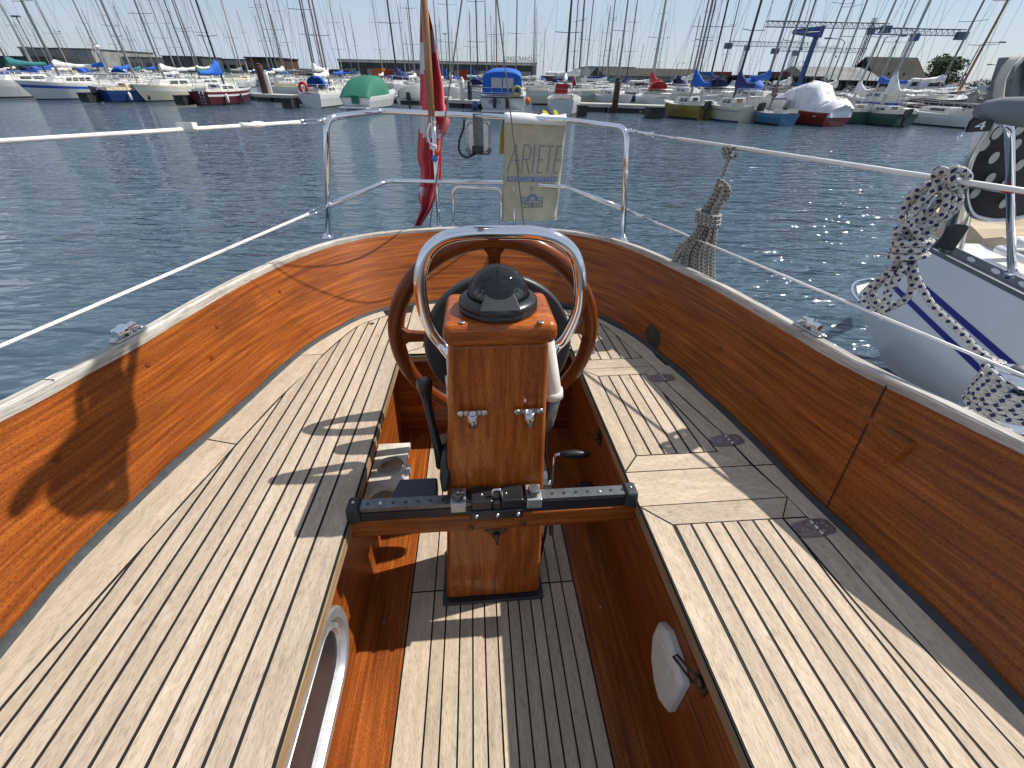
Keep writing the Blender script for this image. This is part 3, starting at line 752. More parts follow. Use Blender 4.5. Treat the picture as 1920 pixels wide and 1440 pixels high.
# throttle
m = MB(); lv = [(-.112, .80, .035), (-.114, .802, .075), (-.121, .815, .12), (-.131, .835, .18), (-.136, .85, .215), (-.138, .857, .25), (-.138, .859, .262)]
m.tube(cr_spline(lv, 5), [float(np.interp(i / 30, [0, .2, .45, .65, .8, .96, 1], [.02, .017, .014, .017, .027, .027, .014])) for i in range(31)], 14, flat=.7)
m.build('throttle_lever', ['black'], pedo)
m = MB(); m.lathe([(.045, 0), (.05, .006), (.05, .016), (.03, .024)], (-.085, .79, .06), (-1, 0, .12), 24, ys=2.0); m.build('throttle_mount', ['black'], pedo)
m = MB()
for z in (.305, .27, .235):
    m.tube([(-.072, .80, z), (-.072, .80, z - .03)], .009, 12)
m.tube([(-.070, .80, .36), (-.072, .80, .2)], .005); m.build('hose_clip', ['offwhite'], pedo)
# handset on the right of the pedestal, its lead, and control lever
m = MB(); a = np.array([.150, .80, .40]); b_ = np.array([.172, .80, .235]); c_ = np.array([.160, .80, .135])
m.tube([a, a + (b_ - a) * .8, b_ - (b_ - a) * .08, b_], [.012, .020, .022, .019], 20); m.tube([b_ - (b_ - a) * .14, b_ - (b_ - a) * .02], .0245, 20)
hs = m.build('deck_lamp', ['offwhite'], pedo)
m = MB(); m.tube([b_, b_ + (c_ - b_) * .8, c_], [.018, .016, .010], 16); m.build('lamp_grip', ['anod'], hs)
m = MB(); cable = cr_spline([c_, (.162, .80, .06), (.176, .795, -.02), (.184, .79, -.12), (.178, .79, -.26), (.168, .79, -.40)], 8); m.tube(cable, .0045, 8); m.build('cable', ['black'], pedo)
m = MB(); m.lathe([(.03, 0), (.034, .01), (.03, .04), (.018, .05)], (.150, .80, -.12), (1, 0, .1), 20); m.box((.165, .80, -.06), (.03, .05, .05)); m.lathe([(.012, 0), (.012, .02)], (.178, .77, -.09), (0, -1, 0), 12)
m.tube([(.16, .80, -.13), (.19, .80, -.17), (.2, .80, -.28)], .007); m.tube([(.17, .82, -.10), (.205, .82, -.16), (.21, .82, -.25)], .007); m.build('steering_gearbox', ['steel'], pedo)
# crank handle
m = MB(); k0 = P(1037, 905, Y=.95); k1 = P(1041, 852, Y=.95); k2 = P(1068, 851, Y=.95); k3 = P(1105, 852, Y=.95)
m.tube(arc_corner([k0, k1, k2], .015), .006, 10); hk = m.build('crank_arm', ['chrome'], pedo)
m = MB(); m.tube([k1 + (k2 - k1) * .3, k2, k2 + (k3 - k2) * .3, k3 - (k3 - k2) * .08, k3], [.011, .012, .015, .010, .009], 16); m.build('crank_grip', ['black'], hk)
# dark disc and wheel
m = MB(); m.lathe([(.190, .0), (.196, .004), (.196, .022), (.190, .028), (.184, .026), (.05, .024)], (.050, 1.0, .286), (0, -1, 0), 64); m.build('instrument_disc', ['disc'], pedo)
WC = np.array([.046, 1.10, .250]); tl = RAD(-3); WR_ = .287
ex_, ez_ = np.array([1., 0, 0]), np.array([0, math.sin(tl), math.cos(tl)]); ey_ = np.cross(ez_, ex_)
wm = MB(); N_ = 72; rows_ = []; uv_ = []
for i in range(N_):
    a = 2 * math.pi * i / N_; e = math.cos(a) * ex_ + math.sin(a) * ez_; r_ = []; u_ = []
    for j in range(14):
        b = 2 * math.pi * j / 14; r_.append(WC + e * (WR_ + .0225 * math.cos(b)) + ey_ * .016 * math.sin(b)); u_.append((a * WR_, j / 14 * .1))
    rows_.append(r_); uv_.append(u_)
rows_.append(rows_[0]); uv_.append([(2 * math.pi * WR_, v) for _, v in uv_[0]])
wm.grid(rows_, 0, uv_, closed=True)
wheel = wm.build('steering_wheel', ['mahogany_deep'], yacht)
m = MB(); m.tube([WC + ex_ * (WR_ - .0230) * math.cos(a) + ez_ * (WR_ - .0230) * math.sin(a) - ey_ * .0 for a in np.linspace(0, 2 * math.pi, 72, endpoint=False)], .0012, 6, closed=True); m.build('steel_inlay', ['steel'], wheel)
for a in (90, 6, 177, 270):
    a = RAD(a); e = math.cos(a) * ex_ + math.sin(a) * ez_; t = -math.sin(a) * ex_ + math.cos(a) * ez_; m = MB(); q = []
    for r_, w_ in ((.03, .028), (.12, .017), (.20, .014), (.25, .017), (.268, .030)):
        q.append([WC + e * r_ + t * sx * w_ + ey_ * sy * .010 for sx, sy in ((-1, -1), (1, -1), (1, 1), (-1, 1))])
    m.grid(q, 0, [[(k * .08, v) for v in (0, .03, .05, .08)] for k in range(5)], closed=True, smooth=False); m.build('spoke', ['mahogany_deep'], wheel, bevel=.004)
m = MB(); m.lathe([(.045, -.02), (.05, 0), (.045, .02), (.02, .03)], WC, -ey_, 32); m.tube([WC, WC - np.array([0, .12, 0])], .014); m.build('hub', ['steel'], wheel)

# --- traveller beam
m = MB(); m.box(((XL + XR) / 2, .6875, -.038), (XR - XL + .006, .045, .055), 0, (1, 0, 0)); bm_ = m.build('traveller_beam', ['mahogany'], yacht, bevel=.004)
m = MB()
for x in (882, 980):
    p = P(x, 990 if x < 900 else 982, Y=.664); m.lathe([(.008, 0), (.008, .002), (.0045, .003)], (p[0], .6645, p[2]), (0, -1, 0), 14)
m.each('screw', ['bronze'], bm_)
m = MB(); tx0, tx1 = XL + .022, XR - .03
m.hexa([(tx0, .668, -.008), (tx1, .668, -.008), (tx1, .705, -.008), (tx0, .705, -.008), (tx0, .672, .012), (tx1, .672, .012), (tx1, .703, .012), (tx0, .703, .012)], 1)
m.hexa([(tx0, .674, .013), (tx1, .674, .013), (tx1, .703, .013), (tx0, .703, .013), (tx0, .674, .026), (tx1, .674, .026), (tx1, .703, .026), (tx0, .703, .026)], 0)
for k in range(22):
    x = tx0 + .022 + k * .0295; p = (x, .688, .0262)
    if -.09 < x < .13: continue
    if k % 6 == 1: m.lathe([(.0055, 0), (.005, .0014), (.003, .0016)], p, (0, 0, 1), 12, 2)
    else: m.lathe([(.0038, 0), (.0038, .0006)], p, (0, 0, 1), 12, 1)
m.build('track', ['anod', 'black', 'steel'], bm_)
for s, x in ((-1, XL + .012), (1, XR - .018)):
    m = MB(); m.hexa([(x - .018, .660, -.012), (x + .018, .660, -.012), (x + .018, .712, -.012), (x - .018, .712, -.012), (x - .015, .666, .034), (x + .015, .666, .034), (x + .015, .708, .034), (x - .015, .708, .034)])
    eo = m.build('end_stop', ['blackmatt'], bm_, bevel=.008, seg=3)
    m = MB(); m.lathe([(.0045, 0), (.004, .002), (.002, .003)], (x, .688, .034), (0, 0, 1), 10); m.build('screw', ['steel'], eo)
for x in (-.064, .117):
    m = MB(); m.box((x, .684, .026), (.036, .05, .030), 0); so_ = m.build('pin_stop', ['alu'], bm_, bevel=.002)
    m = MB(); m.lathe([(.013, 0), (.015, .004), (.015, .014), (.013, .018)], (x, .68, .041), (0, 0, 1), 24); m.lathe([(.003, .018), (.003, .0195)], (x, .68, .041), (0, 0, 1), 8, 1); m.build('knob', ['anod', 'chrome'], so_, bevel=.001)
m = MB(); m.box((-.008, .682, .030), (.05, .048, .030)); m.box((.064, .682, .030), (.052, .048, .030)); m.box((.028, .678, .024), (.02, .04, .026)); m.box((.027, .6585, .0), (.126, .010, .030)); m.box((.09, .690, .022), (.03, .03, .02)); m.box((-.042, .690, .022), (.03, .03, .02))
car = m.build('traveller_car', ['black'], bm_, bevel=.003)
m = MB()
for x in (-.022, .028, .078): m.sphere((x, .6525, .002), .006)
for x in (-.008, .05): m.sphere((x, .68, .045), .0035)
m.each('rivet', ['steel'], car)
m = MB(); m.tube(arc_corner([(.017, .672, .030), (.017, .675, .066), (.039, .675, .066), (.039, .672, .030)], .01, 8), .0032, 10); m.build('shackle', ['chrome'], car)

# --- cup rack, case and pocket (lifted out by hand: things of their own)
def loc_thing(o, c):
    """put the origin of a boat-frame mesh at its foot"""
    c = Vector([float(v) for v in c]); o.data.transform(Matrix.Translation(-c)); o.matrix_world = BOATM @ Matrix.Translation(c)
def ring_hole_plate(mb, x0, x1, y0, y1, z, holes, r, th=.02, mi=0):
    n = 28
    ys = [y0] + [(a[1] + b[1]) / 2 for a, b in zip(holes[:-1], holes[1:])] + [y1]
    for k, (hx, hy) in enumerate(holes):
        ya, yb = ys[k], ys[k + 1]; out = []; inn = []
        for j in range(n):
            a = 2 * math.pi * j / n; c, s = math.cos(a), math.sin(a)
            t = min(((x1 - hx) if c > 0 else (hx - x0)) / abs(c) if abs(c) > 1e-6 else 9, ((yb - hy) if s > 0 else (hy - ya)) / abs(s) if abs(s) > 1e-6 else 9)
            out.append((hx + c * t, hy + s * t)); inn.append((hx + c * r, hy + s * r))
        # exact corners
        for zz, rv in ((z, False), (z - th, True)):
            for j in range(n):
                j2 = (j + 1) % n; q = [inn[j], out[j], out[j2], inn[j2]]
                cx_ = [(x, y) for x in (x0, x1) for y in (ya, yb)]
                for cpt_ in cx_:
                    a0 = math.atan2(out[j][1] - hy, out[j][0] - hx); a1 = math.atan2(out[j2][1] - hy, out[j2][0] - hx); ac = math.atan2(cpt_[1] - hy, cpt_[0] - hx)
                    if (ac - a0) % (2 * math.pi) < (a1 - a0) % (2 * math.pi) - 1e-6 and (ac - a0) % (2 * math.pi) > 1e-6: q = [inn[j], out[j], cpt_, out[j2], inn[j2]]
                q3 = [(x, y, zz) for x, y in q]; mb.face(q3[::-1] if rv else q3, mi)
        mb.grid([[(x, y, z) for x, y in inn], [(x, y, z - th) for x, y in inn]], mi, closed=True)
m = MB(); zr = -.16; rx0, rx1, ry0, ry1 = -.362, -.255, .80, 1.12
hl_ = [(-.308, .875), (-.306, 1.01)]
ring_hole_plate(m, rx0, rx1, ry0, ry1, zr, hl_, .043, .016)
m.grid([[(rx0, ry0, zr), (rx1, ry0, zr), (rx1, ry1, zr), (rx0, ry1, zr)], [(rx0, ry0, zr - .016), (rx1, ry0, zr - .016), (rx1, ry1, zr - .016), (rx0, ry1, zr - .016)]], 0, closed=True, smooth=False)
m.box((rx0 + .003, (ry0 + ry1) / 2, zr - .035), (.006, ry1 - ry0, .036)); m.box(((rx0 + rx1) / 2, (ry0 + ry1) / 2, zr - .050), (rx1 - rx0 - .02, ry1 - ry0 - .05, .006)); m.box((rx1 + .006, .985, zr - .02), (.014, .07, .024))
MAT['rack_white'] = plain('stained_white_rack', (.55, .51, .44), .6, var=.35, scale=25)
rk = m.build('cup_rack', ['rack_white']); loc_thing(rk, ((rx0 + rx1) / 2, .94, -.255)); tag(rk, 'stained white cup rack with two round holes beside the left seat', 'cup holder')
m = MB(); c0 = [P(x, y, z=-.035) for x, y in ((735, 905), (812, 903), (815, 925), (717, 932))]
q0 = [(-.252, .758), (-.128, .758), (-.131, .835), (-.235, .835)]
m.hexa([(x, y, -.09) for x, y in q0] + [(x, y, -.045) for x, y in q0]); cs = m.build('storage_case', ['navybox'], bevel=.006, seg=3); loc_thing(cs, (-.19, .79, -.09)); tag(cs, 'dark blue-grey rectangular case lying behind the left end of the traveller', 'case')
m = MB(); pk = [P(x, y, z=-.40) for x, y in ((1078, 905), (1113, 905), (1112, 868), (1082, 878))]; pc_ = np.mean(pk, axis=0); pc_ = np.array([.375, 1.02, -.40])
m.hexa([(pc_[0] - .03, pc_[1] - .04, -.438), (pc_[0] + .026, pc_[1] - .04, -.438), (pc_[0] + .026, pc_[1] + .05, -.438), (pc_[0] - .03, pc_[1] + .05, -.438), (pc_[0] - .034, pc_[1] - .045, -.34), (pc_[0] + .026, pc_[1] - .045, -.34), (pc_[0] + .026, pc_[1] + .05, -.34), (pc_[0] - .034, pc_[1] + .05, -.34)])
po = m.build('handle_pocket', ['black'], yacht, bevel=.012, seg=3)

# --- pushpit rails
def line_t(A, B, px):
    A = np.array(A); B = np.array(B); best = None
    for t in np.linspace(0, 1.4, 1401):
        p = A + (B - A) * t; c = Bm.T @ (p - np.array([0, 0, HB]))
        if c[2] <= .05: break
        x = CX + FPX * c[0] / c[2]
        if best is None or abs(x - px) < best[0]: best = (abs(x - px), t, p)
    return best[2]
LB = P(615, 446, z=.30); LT = P(612, 222, Y=2.12); RB_ = P(1168, 452, z=.30); RT = P(1175, 240, Y=2.06)
s1 = P(715, 208, Y=2.42); s2 = P(1065, 226, Y=2.38)
pp = MB(); pp.tube(arc_corner([LB, LT, s1, s2, RT, RB_], [.05, .03, .03, .05], 8), .0128, 18); push = pp.build('pushpit', ['chrome'], yacht)
m = MB(); LM = P(618, 384, Y=2.12); RM = P(1170, 392, Y=2.06); m1 = P(728, 339, Y=2.42); m1b = P(945, 342, Y=2.42); m2 = P(1058, 350, Y=2.38)
m.tube(arc_corner([LM, m1, m1b, m2, RM], [.04, .04, .04], 6), .0105, 16); m.build('middle_rail', ['chrome'], push)
m = MB(); m.tube(arc_corner([P(849, 432, Y=2.42), P(850, 350, Y=2.42), P(940, 354, Y=2.41), P(939, 432, Y=2.41)], .035, 8), .0095, 14); m.build('boarding_hoop', ['chrome'], push)
m = MB(); m.tube([P(812, 216, Y=2.42), P(823, 430, Y=2.42)], .0105, 14); m.build('centre_post', ['chrome'], push)
m = MB(); m.tube([P(963, 350, Y=2.4), P(965, 430, Y=2.4)], .008, 12); m.build('lower_post', ['chrome'], push)
m = MB()
for p in (LB, RB_, P(849, 432, Y=2.42), P(939, 432, Y=2.41), P(823, 430, Y=2.42)): m.lathe([(.028, 0), (.028, .004), (.017, .010), (.015, .02)], (p[0], p[1], p[2]), (0, 0, 1), 20)
m.each('post_foot', ['chrome'], push)
# lifelines
UL = P(0, 265, X=-1.17); LL = P(0, 650, X=-1.12); UR = P(1920, 358, X=1.17); LR_ = P(1860, 680, X=1.12)
LT2 = P(607, 226, Y=2.12); RT2 = P(1180, 246, Y=2.06)
def ll(a, b, r, skip, fit):
    a = np.array(a); b = np.array(b); d = b - a; m = MB(); e = b + d * .5
    s = a + d * skip; m.tube([s, e], r, 12); o = m.build('lifeline', ['line_white'], push)
    u = nrm(d); m = MB(); m.tube([a + u * .004, a + u * .03], .006, 10)
    if fit == 'turn': m.tube([a + u * .03, a + u * .14], .0065, 14); m.tube([a + u * .028, a + u * .04], .009, 12); m.tube([a + u * .135, a + u * .15], .009, 12); m.tube([a + u * .15, s + u * .01], .004, 10)
    else:
        w = nrm(np.cross(u, [0, 0, 1.])) * .004 + np.array([0, 0, .006]); m.tube([a + u * .03 + w, a + u * .16 + w], .0022, 8); m.tube([a + u * .03 - w, a + u * .16 - w], .0022, 8); m.tube([a + u * .15, s + u * .02], .005, 8)
    m.lathe([(.010, -.010), (.010, .010)], a, (0, 0, 1), 14)
    m.build('rigging_screw', ['chrome'], o)
ll(LT2, UL, .0062, .12, 'loop'); ll(LM, LL, .0052, .12, 'loop'); ll(RT2, UR, .0058, .22, 'turn'); ll(RM, LR_, .0036, .2, 'turn')
m = MB(); u = nrm(UL - LT2)
m.tube([LT2 + u * .28, LT2 + u * .31, LT2 + u * .33, LT2 + u * .37], [.009, .012, .008, .011], 8); m.build('tape_wrap', ['line_white'], push); m = MB()
p = LT2 + u * .55; m.box(p + np.array([0, 0, .010]), (.05, .03, .018)); m.build('tape_wrap', ['line_white'], push)
# backstay wires
def ext(a, b, t): return a + (b - a) * t
wa, wb = P(805, 430, Y=2.36), P(866, 0, Y=1.95); wc, wd = P(983, 428, Y=2.36), P(932, 0, Y=1.95)
m = MB(); m.tube([wa, ext(wa, wb, 2.2)], .0030, 8); m.build('backstay', ['wire'], yacht); m = MB(); m.tube([wc, ext(wc, wd, 2.2)], .0030, 8); m.build('backstay', ['wire'], yacht)
# roller fairleads on the cap
def fairlead(px, py):
    p = P(px, py, z=ZT + .01)[:2]; j = int(np.argmin(np.linalg.norm(ct - p, axis=1))); c = ct[j] + nout[j] * .016; t = tang[j]; n_ = nout[j]
    R3 = np.array([[n_[0], t[0], 0], [n_[1], t[1], 0], [0, 0, 1]]) * .72; c3 = np.array([c[0], c[1], ZT + .008])
    m = MB(); m.box(c3 + np.array([0, 0, .003]), (.036, .13, .008), rot=R3); T = lambda x, y, z: c3 + R3 @ np.array([x, y, z])
    for s in (-1, 1): m.lathe([(.009, 0), (.009, .003), (.005, .005)], T(0, s * .056, .008), (0, 0, 1), 12)
    f = m.build('fairlead', ['steel'], coam, bevel=.002)
    m = MB(); m.tube([T(0, -.042, .028), T(0, -.040, .028), T(0, -.012, .028), T(0, -.009, .028), T(0, .0, .028), T(0, .004, .028), T(0, .034, .028), T(0, .040, .028)], [q_ * .72 for q_ in (.010, .016, .017, .020, .020, .012, .014, .012)], 20)
    for s in (-1, 1): m.tube([T(0, s * .03, .006), T(0, s * .03, .02)], .005)
    m.sphere(T(-.017, -.028, .03), .0045)
    m.build('roller', ['chrome'], f)
fairlead(197, 638); fairlead(1548, 622)
# ================================================================ water
def water_mat():
    m, nt, b = new_mat('harbour_water'); b.inputs['Base Color'].default_value = (.046, .075, .102, 1); b.inputs['Roughness'].default_value = .03; b.inputs['IOR'].default_value = 1.42
    t = N(nt, 'ShaderNodeTexCoord')
    def nz(scale, rot, sx, sy, det, dist=0.0):
        mp_ = N(nt, 'ShaderNodeMapping'); mp_.inputs['Rotation'].default_value = (0, 0, rot); mp_.inputs['Scale'].default_value = (sx, sy, 1); nt.links.new(t.outputs['Object'], mp_.inputs[0])
        n = N(nt, 'ShaderNodeTexNoise', _Scale=scale, _Detail=det, _Roughness=.55, _Distortion=dist); nt.links.new(mp_.outputs[0], n.inputs['Vector']); return n.outputs[0]
    a = nz(1.0, .22, 1.0, 3.1, 1.5, .8); c = nz(1.0, -.4, 2.6, 7.5, 1.5, .8); d = nz(1.0, .9, 9, 17, 2.0); e = nz(.05, 0, 1, 2.4, 3.0)
    def ridge(v, k=2.0):
        s1 = N(nt, 'ShaderNodeMath', operation='SUBTRACT'); s1.inputs[1].default_value = .5; nt.links.new(v, s1.inputs[0]); s2 = N(nt, 'ShaderNodeMath', operation='ABSOLUTE'); nt.links.new(s1.outputs[0], s2.inputs[0])
        s3 = N(nt, 'ShaderNodeMath', operation='MULTIPLY_ADD'); s3.inputs[1].default_value = -k; s3.inputs[2].default_value = 1; nt.links.new(s2.outputs[0], s3.inputs[0]); return s3.outputs[0]
    def add(x, y, f):
        k = N(nt, 'ShaderNodeMath', operation='MULTIPLY_ADD'); k.inputs[1].default_value = f; nt.links.new(y, k.inputs[0]); nt.links.new(x, k.inputs[2]); return k.outputs[0]
    h = add(a, c, .38); h = add(h, d, .05)
    r = N(nt, 'ShaderNodeMapRange'); r.inputs[1].default_value = .35; r.inputs[2].default_value = .65; r.inputs[3].default_value = .55; r.inputs[4].default_value = 1.1; nt.links.new(e, r.inputs[0])
    bp = N(nt, 'ShaderNodeBump', _Distance=.17); nt.links.new(h, bp.inputs['Height']); nt.links.new(r.outputs[0], bp.inputs['Strength']); nt.links.new(bp.outputs[0], b.inputs['Normal'])
    return m
MAT['water'] = water_mat()
def slab(name, x0, x1, y0, y1, z, mats):
    m = MB(); m.face([(x0, y0, z), (x1, y0, z), (x1, y1, z), (x0, y1, z)]); return m.build(name, mats)
w_ = slab('water', -3000, 3000, -600, 4000, 0, ['water']); tag(w_, kind='structure')

# ================================================================ things hanging on the yacht's rails
def rope_mat(name, base, fleck, k=1.0, dens=.55):
    m, nt, b = new_mat(name); t = N(nt, 'ShaderNodeTexCoord'); sp = N(nt, 'ShaderNodeSeparateXYZ'); nt.links.new(t.outputs['UV'], sp.inputs[0])
    def sn(su, sv, ph):
        a = N(nt, 'ShaderNodeMath', operation='MULTIPLY'); a.inputs[1].default_value = su; nt.links.new(sp.outputs[0], a.inputs[0])
        c = N(nt, 'ShaderNodeMath', operation='MULTIPLY_ADD'); c.inputs[1].default_value = sv; nt.links.new(sp.outputs[1], c.inputs[0]); nt.links.new(a.outputs[0], c.inputs[2])
        d = N(nt, 'ShaderNodeMath', operation='ADD'); d.inputs[1].default_value = ph; nt.links.new(c.outputs[0], d.inputs[0])
        s_ = N(nt, 'ShaderNodeMath', operation='SINE'); nt.links.new(d.outputs[0], s_.inputs[0]); return s_.outputs[0]
    p1 = sn(560 * k, 12 * math.pi, 0); p2 = sn(560 * k, -12 * math.pi, 0)
    br = N(nt, 'ShaderNodeMath', operation='MULTIPLY'); nt.links.new(p1, br.inputs[0]); nt.links.new(p2, br.inputs[1])      # braid cells
    q1 = sn(290 * k, 4 * math.pi, .5); q2 = sn(290 * k, -4 * math.pi, .5)
    q = N(nt, 'ShaderNodeMath', operation='MINIMUM'); nt.links.new(q1, q.inputs[0]); nt.links.new(q2, q.inputs[1])
    g1 = N(nt, 'ShaderNodeMath', operation='GREATER_THAN'); g1.inputs[1].default_value = .02; nt.links.new(q.outputs[0], g1.inputs[0])
    g2 = N(nt, 'ShaderNodeMath', operation='GREATER_THAN'); g2.inputs[1].default_value = -dens + .3; nt.links.new(br.outputs[0], g2.inputs[0])
    gg = g1
    x = N(nt, 'ShaderNodeMix', data_type='RGBA'); nt.links.new(gg.outputs[0], x.inputs[0]); x.inputs[6].default_value = tuple(base) + (1,); x.inputs[7].default_value = tuple(fleck) + (1,)
    n = N(nt, 'ShaderNodeTexNoise', _Scale=60.0, _Detail=3.0); nt.links.new(t.outputs['Object'], n.inputs['Vector']); r = ramp(nt, n.outputs[0], [(.3, (.75,) * 3), (.6, (1.05,) * 3)])
    nt.links.new(mult(nt, x.outputs[2], r.outputs[0]), b.inputs['Base Color']); b.inputs['Roughness'].default_value = .85
    bp = N(nt, 'ShaderNodeBump', _Strength=.8, _Distance=.003); nt.links.new(br.outputs[0], bp.inputs['Height']); nt.links.new(bp.outputs[0], b.inputs['Normal'])
    return m
MAT['rope_blue'] = rope_mat('white_rope_blue_fleck', (.70, .68, .63), (.02, .035, .16))
MAT['rope_grey'] = rope_mat('grey_rope_dark_fleck', (.56, .52, .46), (.06, .055, .06), 1.5, .5)
def PI(x, y, q, dd=0.0):
    """point seen at a pixel, in boat terms, as far from the lens plane as point q"""
    c = Bm.T @ (np.array(q, float) - np.array([0, 0, HB])); z = c[2] + dd
    return Bm @ np.array([(x - CX) / FPX * z, (y - CY) / FPX * z, z]) + np.array([0, 0, HB])
def boat_thing(o): o.matrix_world = BOATM @ o.matrix_world; return o
def set_foot(o, c): loc_thing(o, c)
def PV(x, y, q, dd=0.0):
    """point seen at a pixel on the upright plane through q that faces the camera"""
    q = np.array(q, float); n_ = nrm([q[0], q[1], 0]); d = Bm @ np.array([(x - CX) / FPX, (y - CY) / FPX, 1.0]); t = (n_.dot(q) + dd) / n_.dot(d); return np.array([0, 0, HB]) + t * d
# blue and white coil
q0 = line_t(RT2, UR, 1790); O4 = lambda pts: [(1600 + x * .2222, 290 + y * .2222) for x, y in pts]
O2 = lambda pts: [(1580 + x * .2986, 400 + y * .2986) for x, y in pts]
rr_ = .0082; m = MB()
def rp(mb, pts, dz, r=rr_, q=q0, per=7, conv=O4, amp=.0):
    p = conv(pts); n = len(p); out = []
    for i, (x, y) in enumerate(p):
        d = dz if not hasattr(dz, '__len__') else dz[i % len(dz)]
        out.append(PV(x, y, q, d))
    mb.tube(cr_spline(out, per), r, 12)
rp(m, [(690, 300), (700, 230), (690, 170), (730, 125), (790, 150), (810, 220), (790, 290), (740, 320)], [.02, .0, -.02, -.03, -.03, -.01, .02, .02])
rp(m, [(800, 180), (850, 120), (930, 140), (970, 200), (930, 270), (860, 280), (830, 220), (860, 160)], [-.03, -.035, -.02, 0, .02, 0, -.03, -.03])
rp(m, [(740, 120), (720, 200), (650, 330), (560, 400), (510, 500)], -.015)
rp(m, [(820, 200), (760, 270), (640, 250), (500, 330), (425, 450), (410, 560), (450, 650), (480, 720)], 0)
rp(m, [(750, 240), (650, 300), (520, 370), (450, 460), (435, 560), (440, 640), (450, 730)], .02)
rp(m, [(740, 280), (640, 350), (590, 430), (560, 500), (480, 580), (380, 630), (360, 680), (430, 720)], [.03, .02, .0, -.01, -.02, -.02, -.01, 0])
rp(m, [(720, 280), (780, 320), (780, 420), (740, 510), (640, 580), (560, 640), (520, 730)], -.005)
rp(m, [(800, 280), (835, 370), (810, 480), (730, 570), (640, 640), (590, 720)], .012)
rp(m, [(870, 290), (895, 370), (850, 470), (770, 540), (690, 600), (620, 700)], .03)
rp(m, [(640, 340), (700, 310), (760, 320), (700, 420), (620, 510), (560, 590)], .02)
rp(m, [(480, 580), (520, 640), (560, 700), (600, 730)], -.02)
for k, (yy, x0, x1) in enumerate(((735, 345, 655), (790, 340, 610), (848, 305, 620))):
    m.tube([PV(*O4([((x0 + x1) / 2 + (x1 - x0) / 2 * math.cos(a), yy + 16 * math.sin(a))])[0], q0, .034 * math.sin(-a)) for a in np.linspace(0, 2 * math.pi, 28, endpoint=False)], rr_, 12, closed=True)
for dx in (-40, 0, 45, 90): rp(m, [(430 + dx, 690), (425 + dx * .9, 780), (420 + dx * .7, 900)], .0 + dx * .0001)
rp(m, [(400, 870), (330, 960), (220, 1050), (110, 1150), (100, 1250), (180, 1320), (250, 1330)], 0)
rp(m, [(440, 880), (330, 990), (220, 1090), (165, 1160), (190, 1240), (270, 1270), (380, 1250), (470, 1190), (495, 1080), (470, 950), (450, 880)], .01)
rp(m, [(480, 870), (510, 1000), (500, 1120), (430, 1230), (330, 1290), (250, 1320)], .02)
rp(m, [(340, 980), (300, 1080), (280, 1200), (260, 1290), (235, 1380)], -.01)
rp(m, [(450, 900), (380, 1030), (310, 1150), (270, 1270), (250, 1390)], -.02)
tail = O4([(500, 900), (520, 1000), (570, 1110), (640, 1230), (720, 1330)]) + [(1800, 621), (1828, 652), (1855, 672), (1879, 682)]
tq = PV(1879, 682, q0, -.12)
m.tube(cr_spline([PV(x, y, q0, -.004 - .12 * (i / 8) ** 2) for i, (x, y) in enumerate(tail)], 7), rr_, 12)
rc = m.build('rope_coil', ['rope_blue']); loc_thing(rc, q0); tag(rc, 'thick white rope with blue flecks coiled and tied on the upper right lifeline', 'rope')
# grey coil
q1_ = line_t(RT2, UR, 1372); O3 = lambda pts: [(1240 + x * .1944, 260 + y * .1944) for x, y in pts]; r3 = .0072
m = MB(); g3 = lambda pts, dz=0, r=r3: rp(m, pts, dz, r, q1_, 6, O3)
g3([(700, 170), (640, 180), (605, 130), (620, 80), (660, 90), (665, 150), (650, 200)], [.02, 0, -.01, -.02, -.01, 0, .0]); g3([(640, 100), (700, 92), (800, 95), (880, 105), (940, 122)], -.012); g3([(660, 180), (700, 175), (735, 140)], -.01)
g3([(655, 160), (640, 220), (610, 310), (580, 400)], -.01, .0055); g3([(545, 395), (600, 420), (650, 480), (650, 540), (610, 600)], -.02, .0065); g3([(560, 400), (530, 460), (515, 520)], -.01, .006)
rnd = random.Random(3)
for k in range(9):
    f = k / 8; tx = 540 + 90 * f; mx_ = 385 + 150 * f; bx = [120, 200, 240, 300, 330, 370, 410, 440, 500][k]
    g3([(tx + 8, 455), (tx - 20 - 30 * (1 - f), 560), (mx_ + 10, 700), (mx_ - 5, 790), (mx_ * .75 + bx * .25 + (14 if k % 2 else -10), 930), (bx + 30 * (1 - f), 1080), (bx, 1250), (bx + 12, 1500)], -.012 + .03 * rnd.random())
for k in range(8):
    f = k / 7; tx = 550 + 70 * f; mx_ = 380 + 150 * f; bx = 150 + 330 * f + rnd.uniform(-20, 20)
    g3([(tx, 470), (tx - 30, 600), (mx_, 740), (mx_, 820), (mx_ * .6 + bx * .4, 980), (bx, 1200), (bx, 1480)], .022 + .01 * rnd.random())
for yy, dx in ((725, 4), (765, 0), (805, -6)):
    m.tube([PV(*O3([(452 + dx + 108 * math.cos(a), yy + 22 * math.cos(a) + 24 * math.sin(a))])[0], q1_, .03 * math.sin(-a)) for a in np.linspace(0, 2 * math.pi, 24, endpoint=False)], r3, 10, closed=True)
rc = m.build('rope_coil', ['rope_grey']); loc_thing(rc, q1_); tag(rc, 'thin grey rope hank with dark flecks hanging from the right lifeline', 'rope')
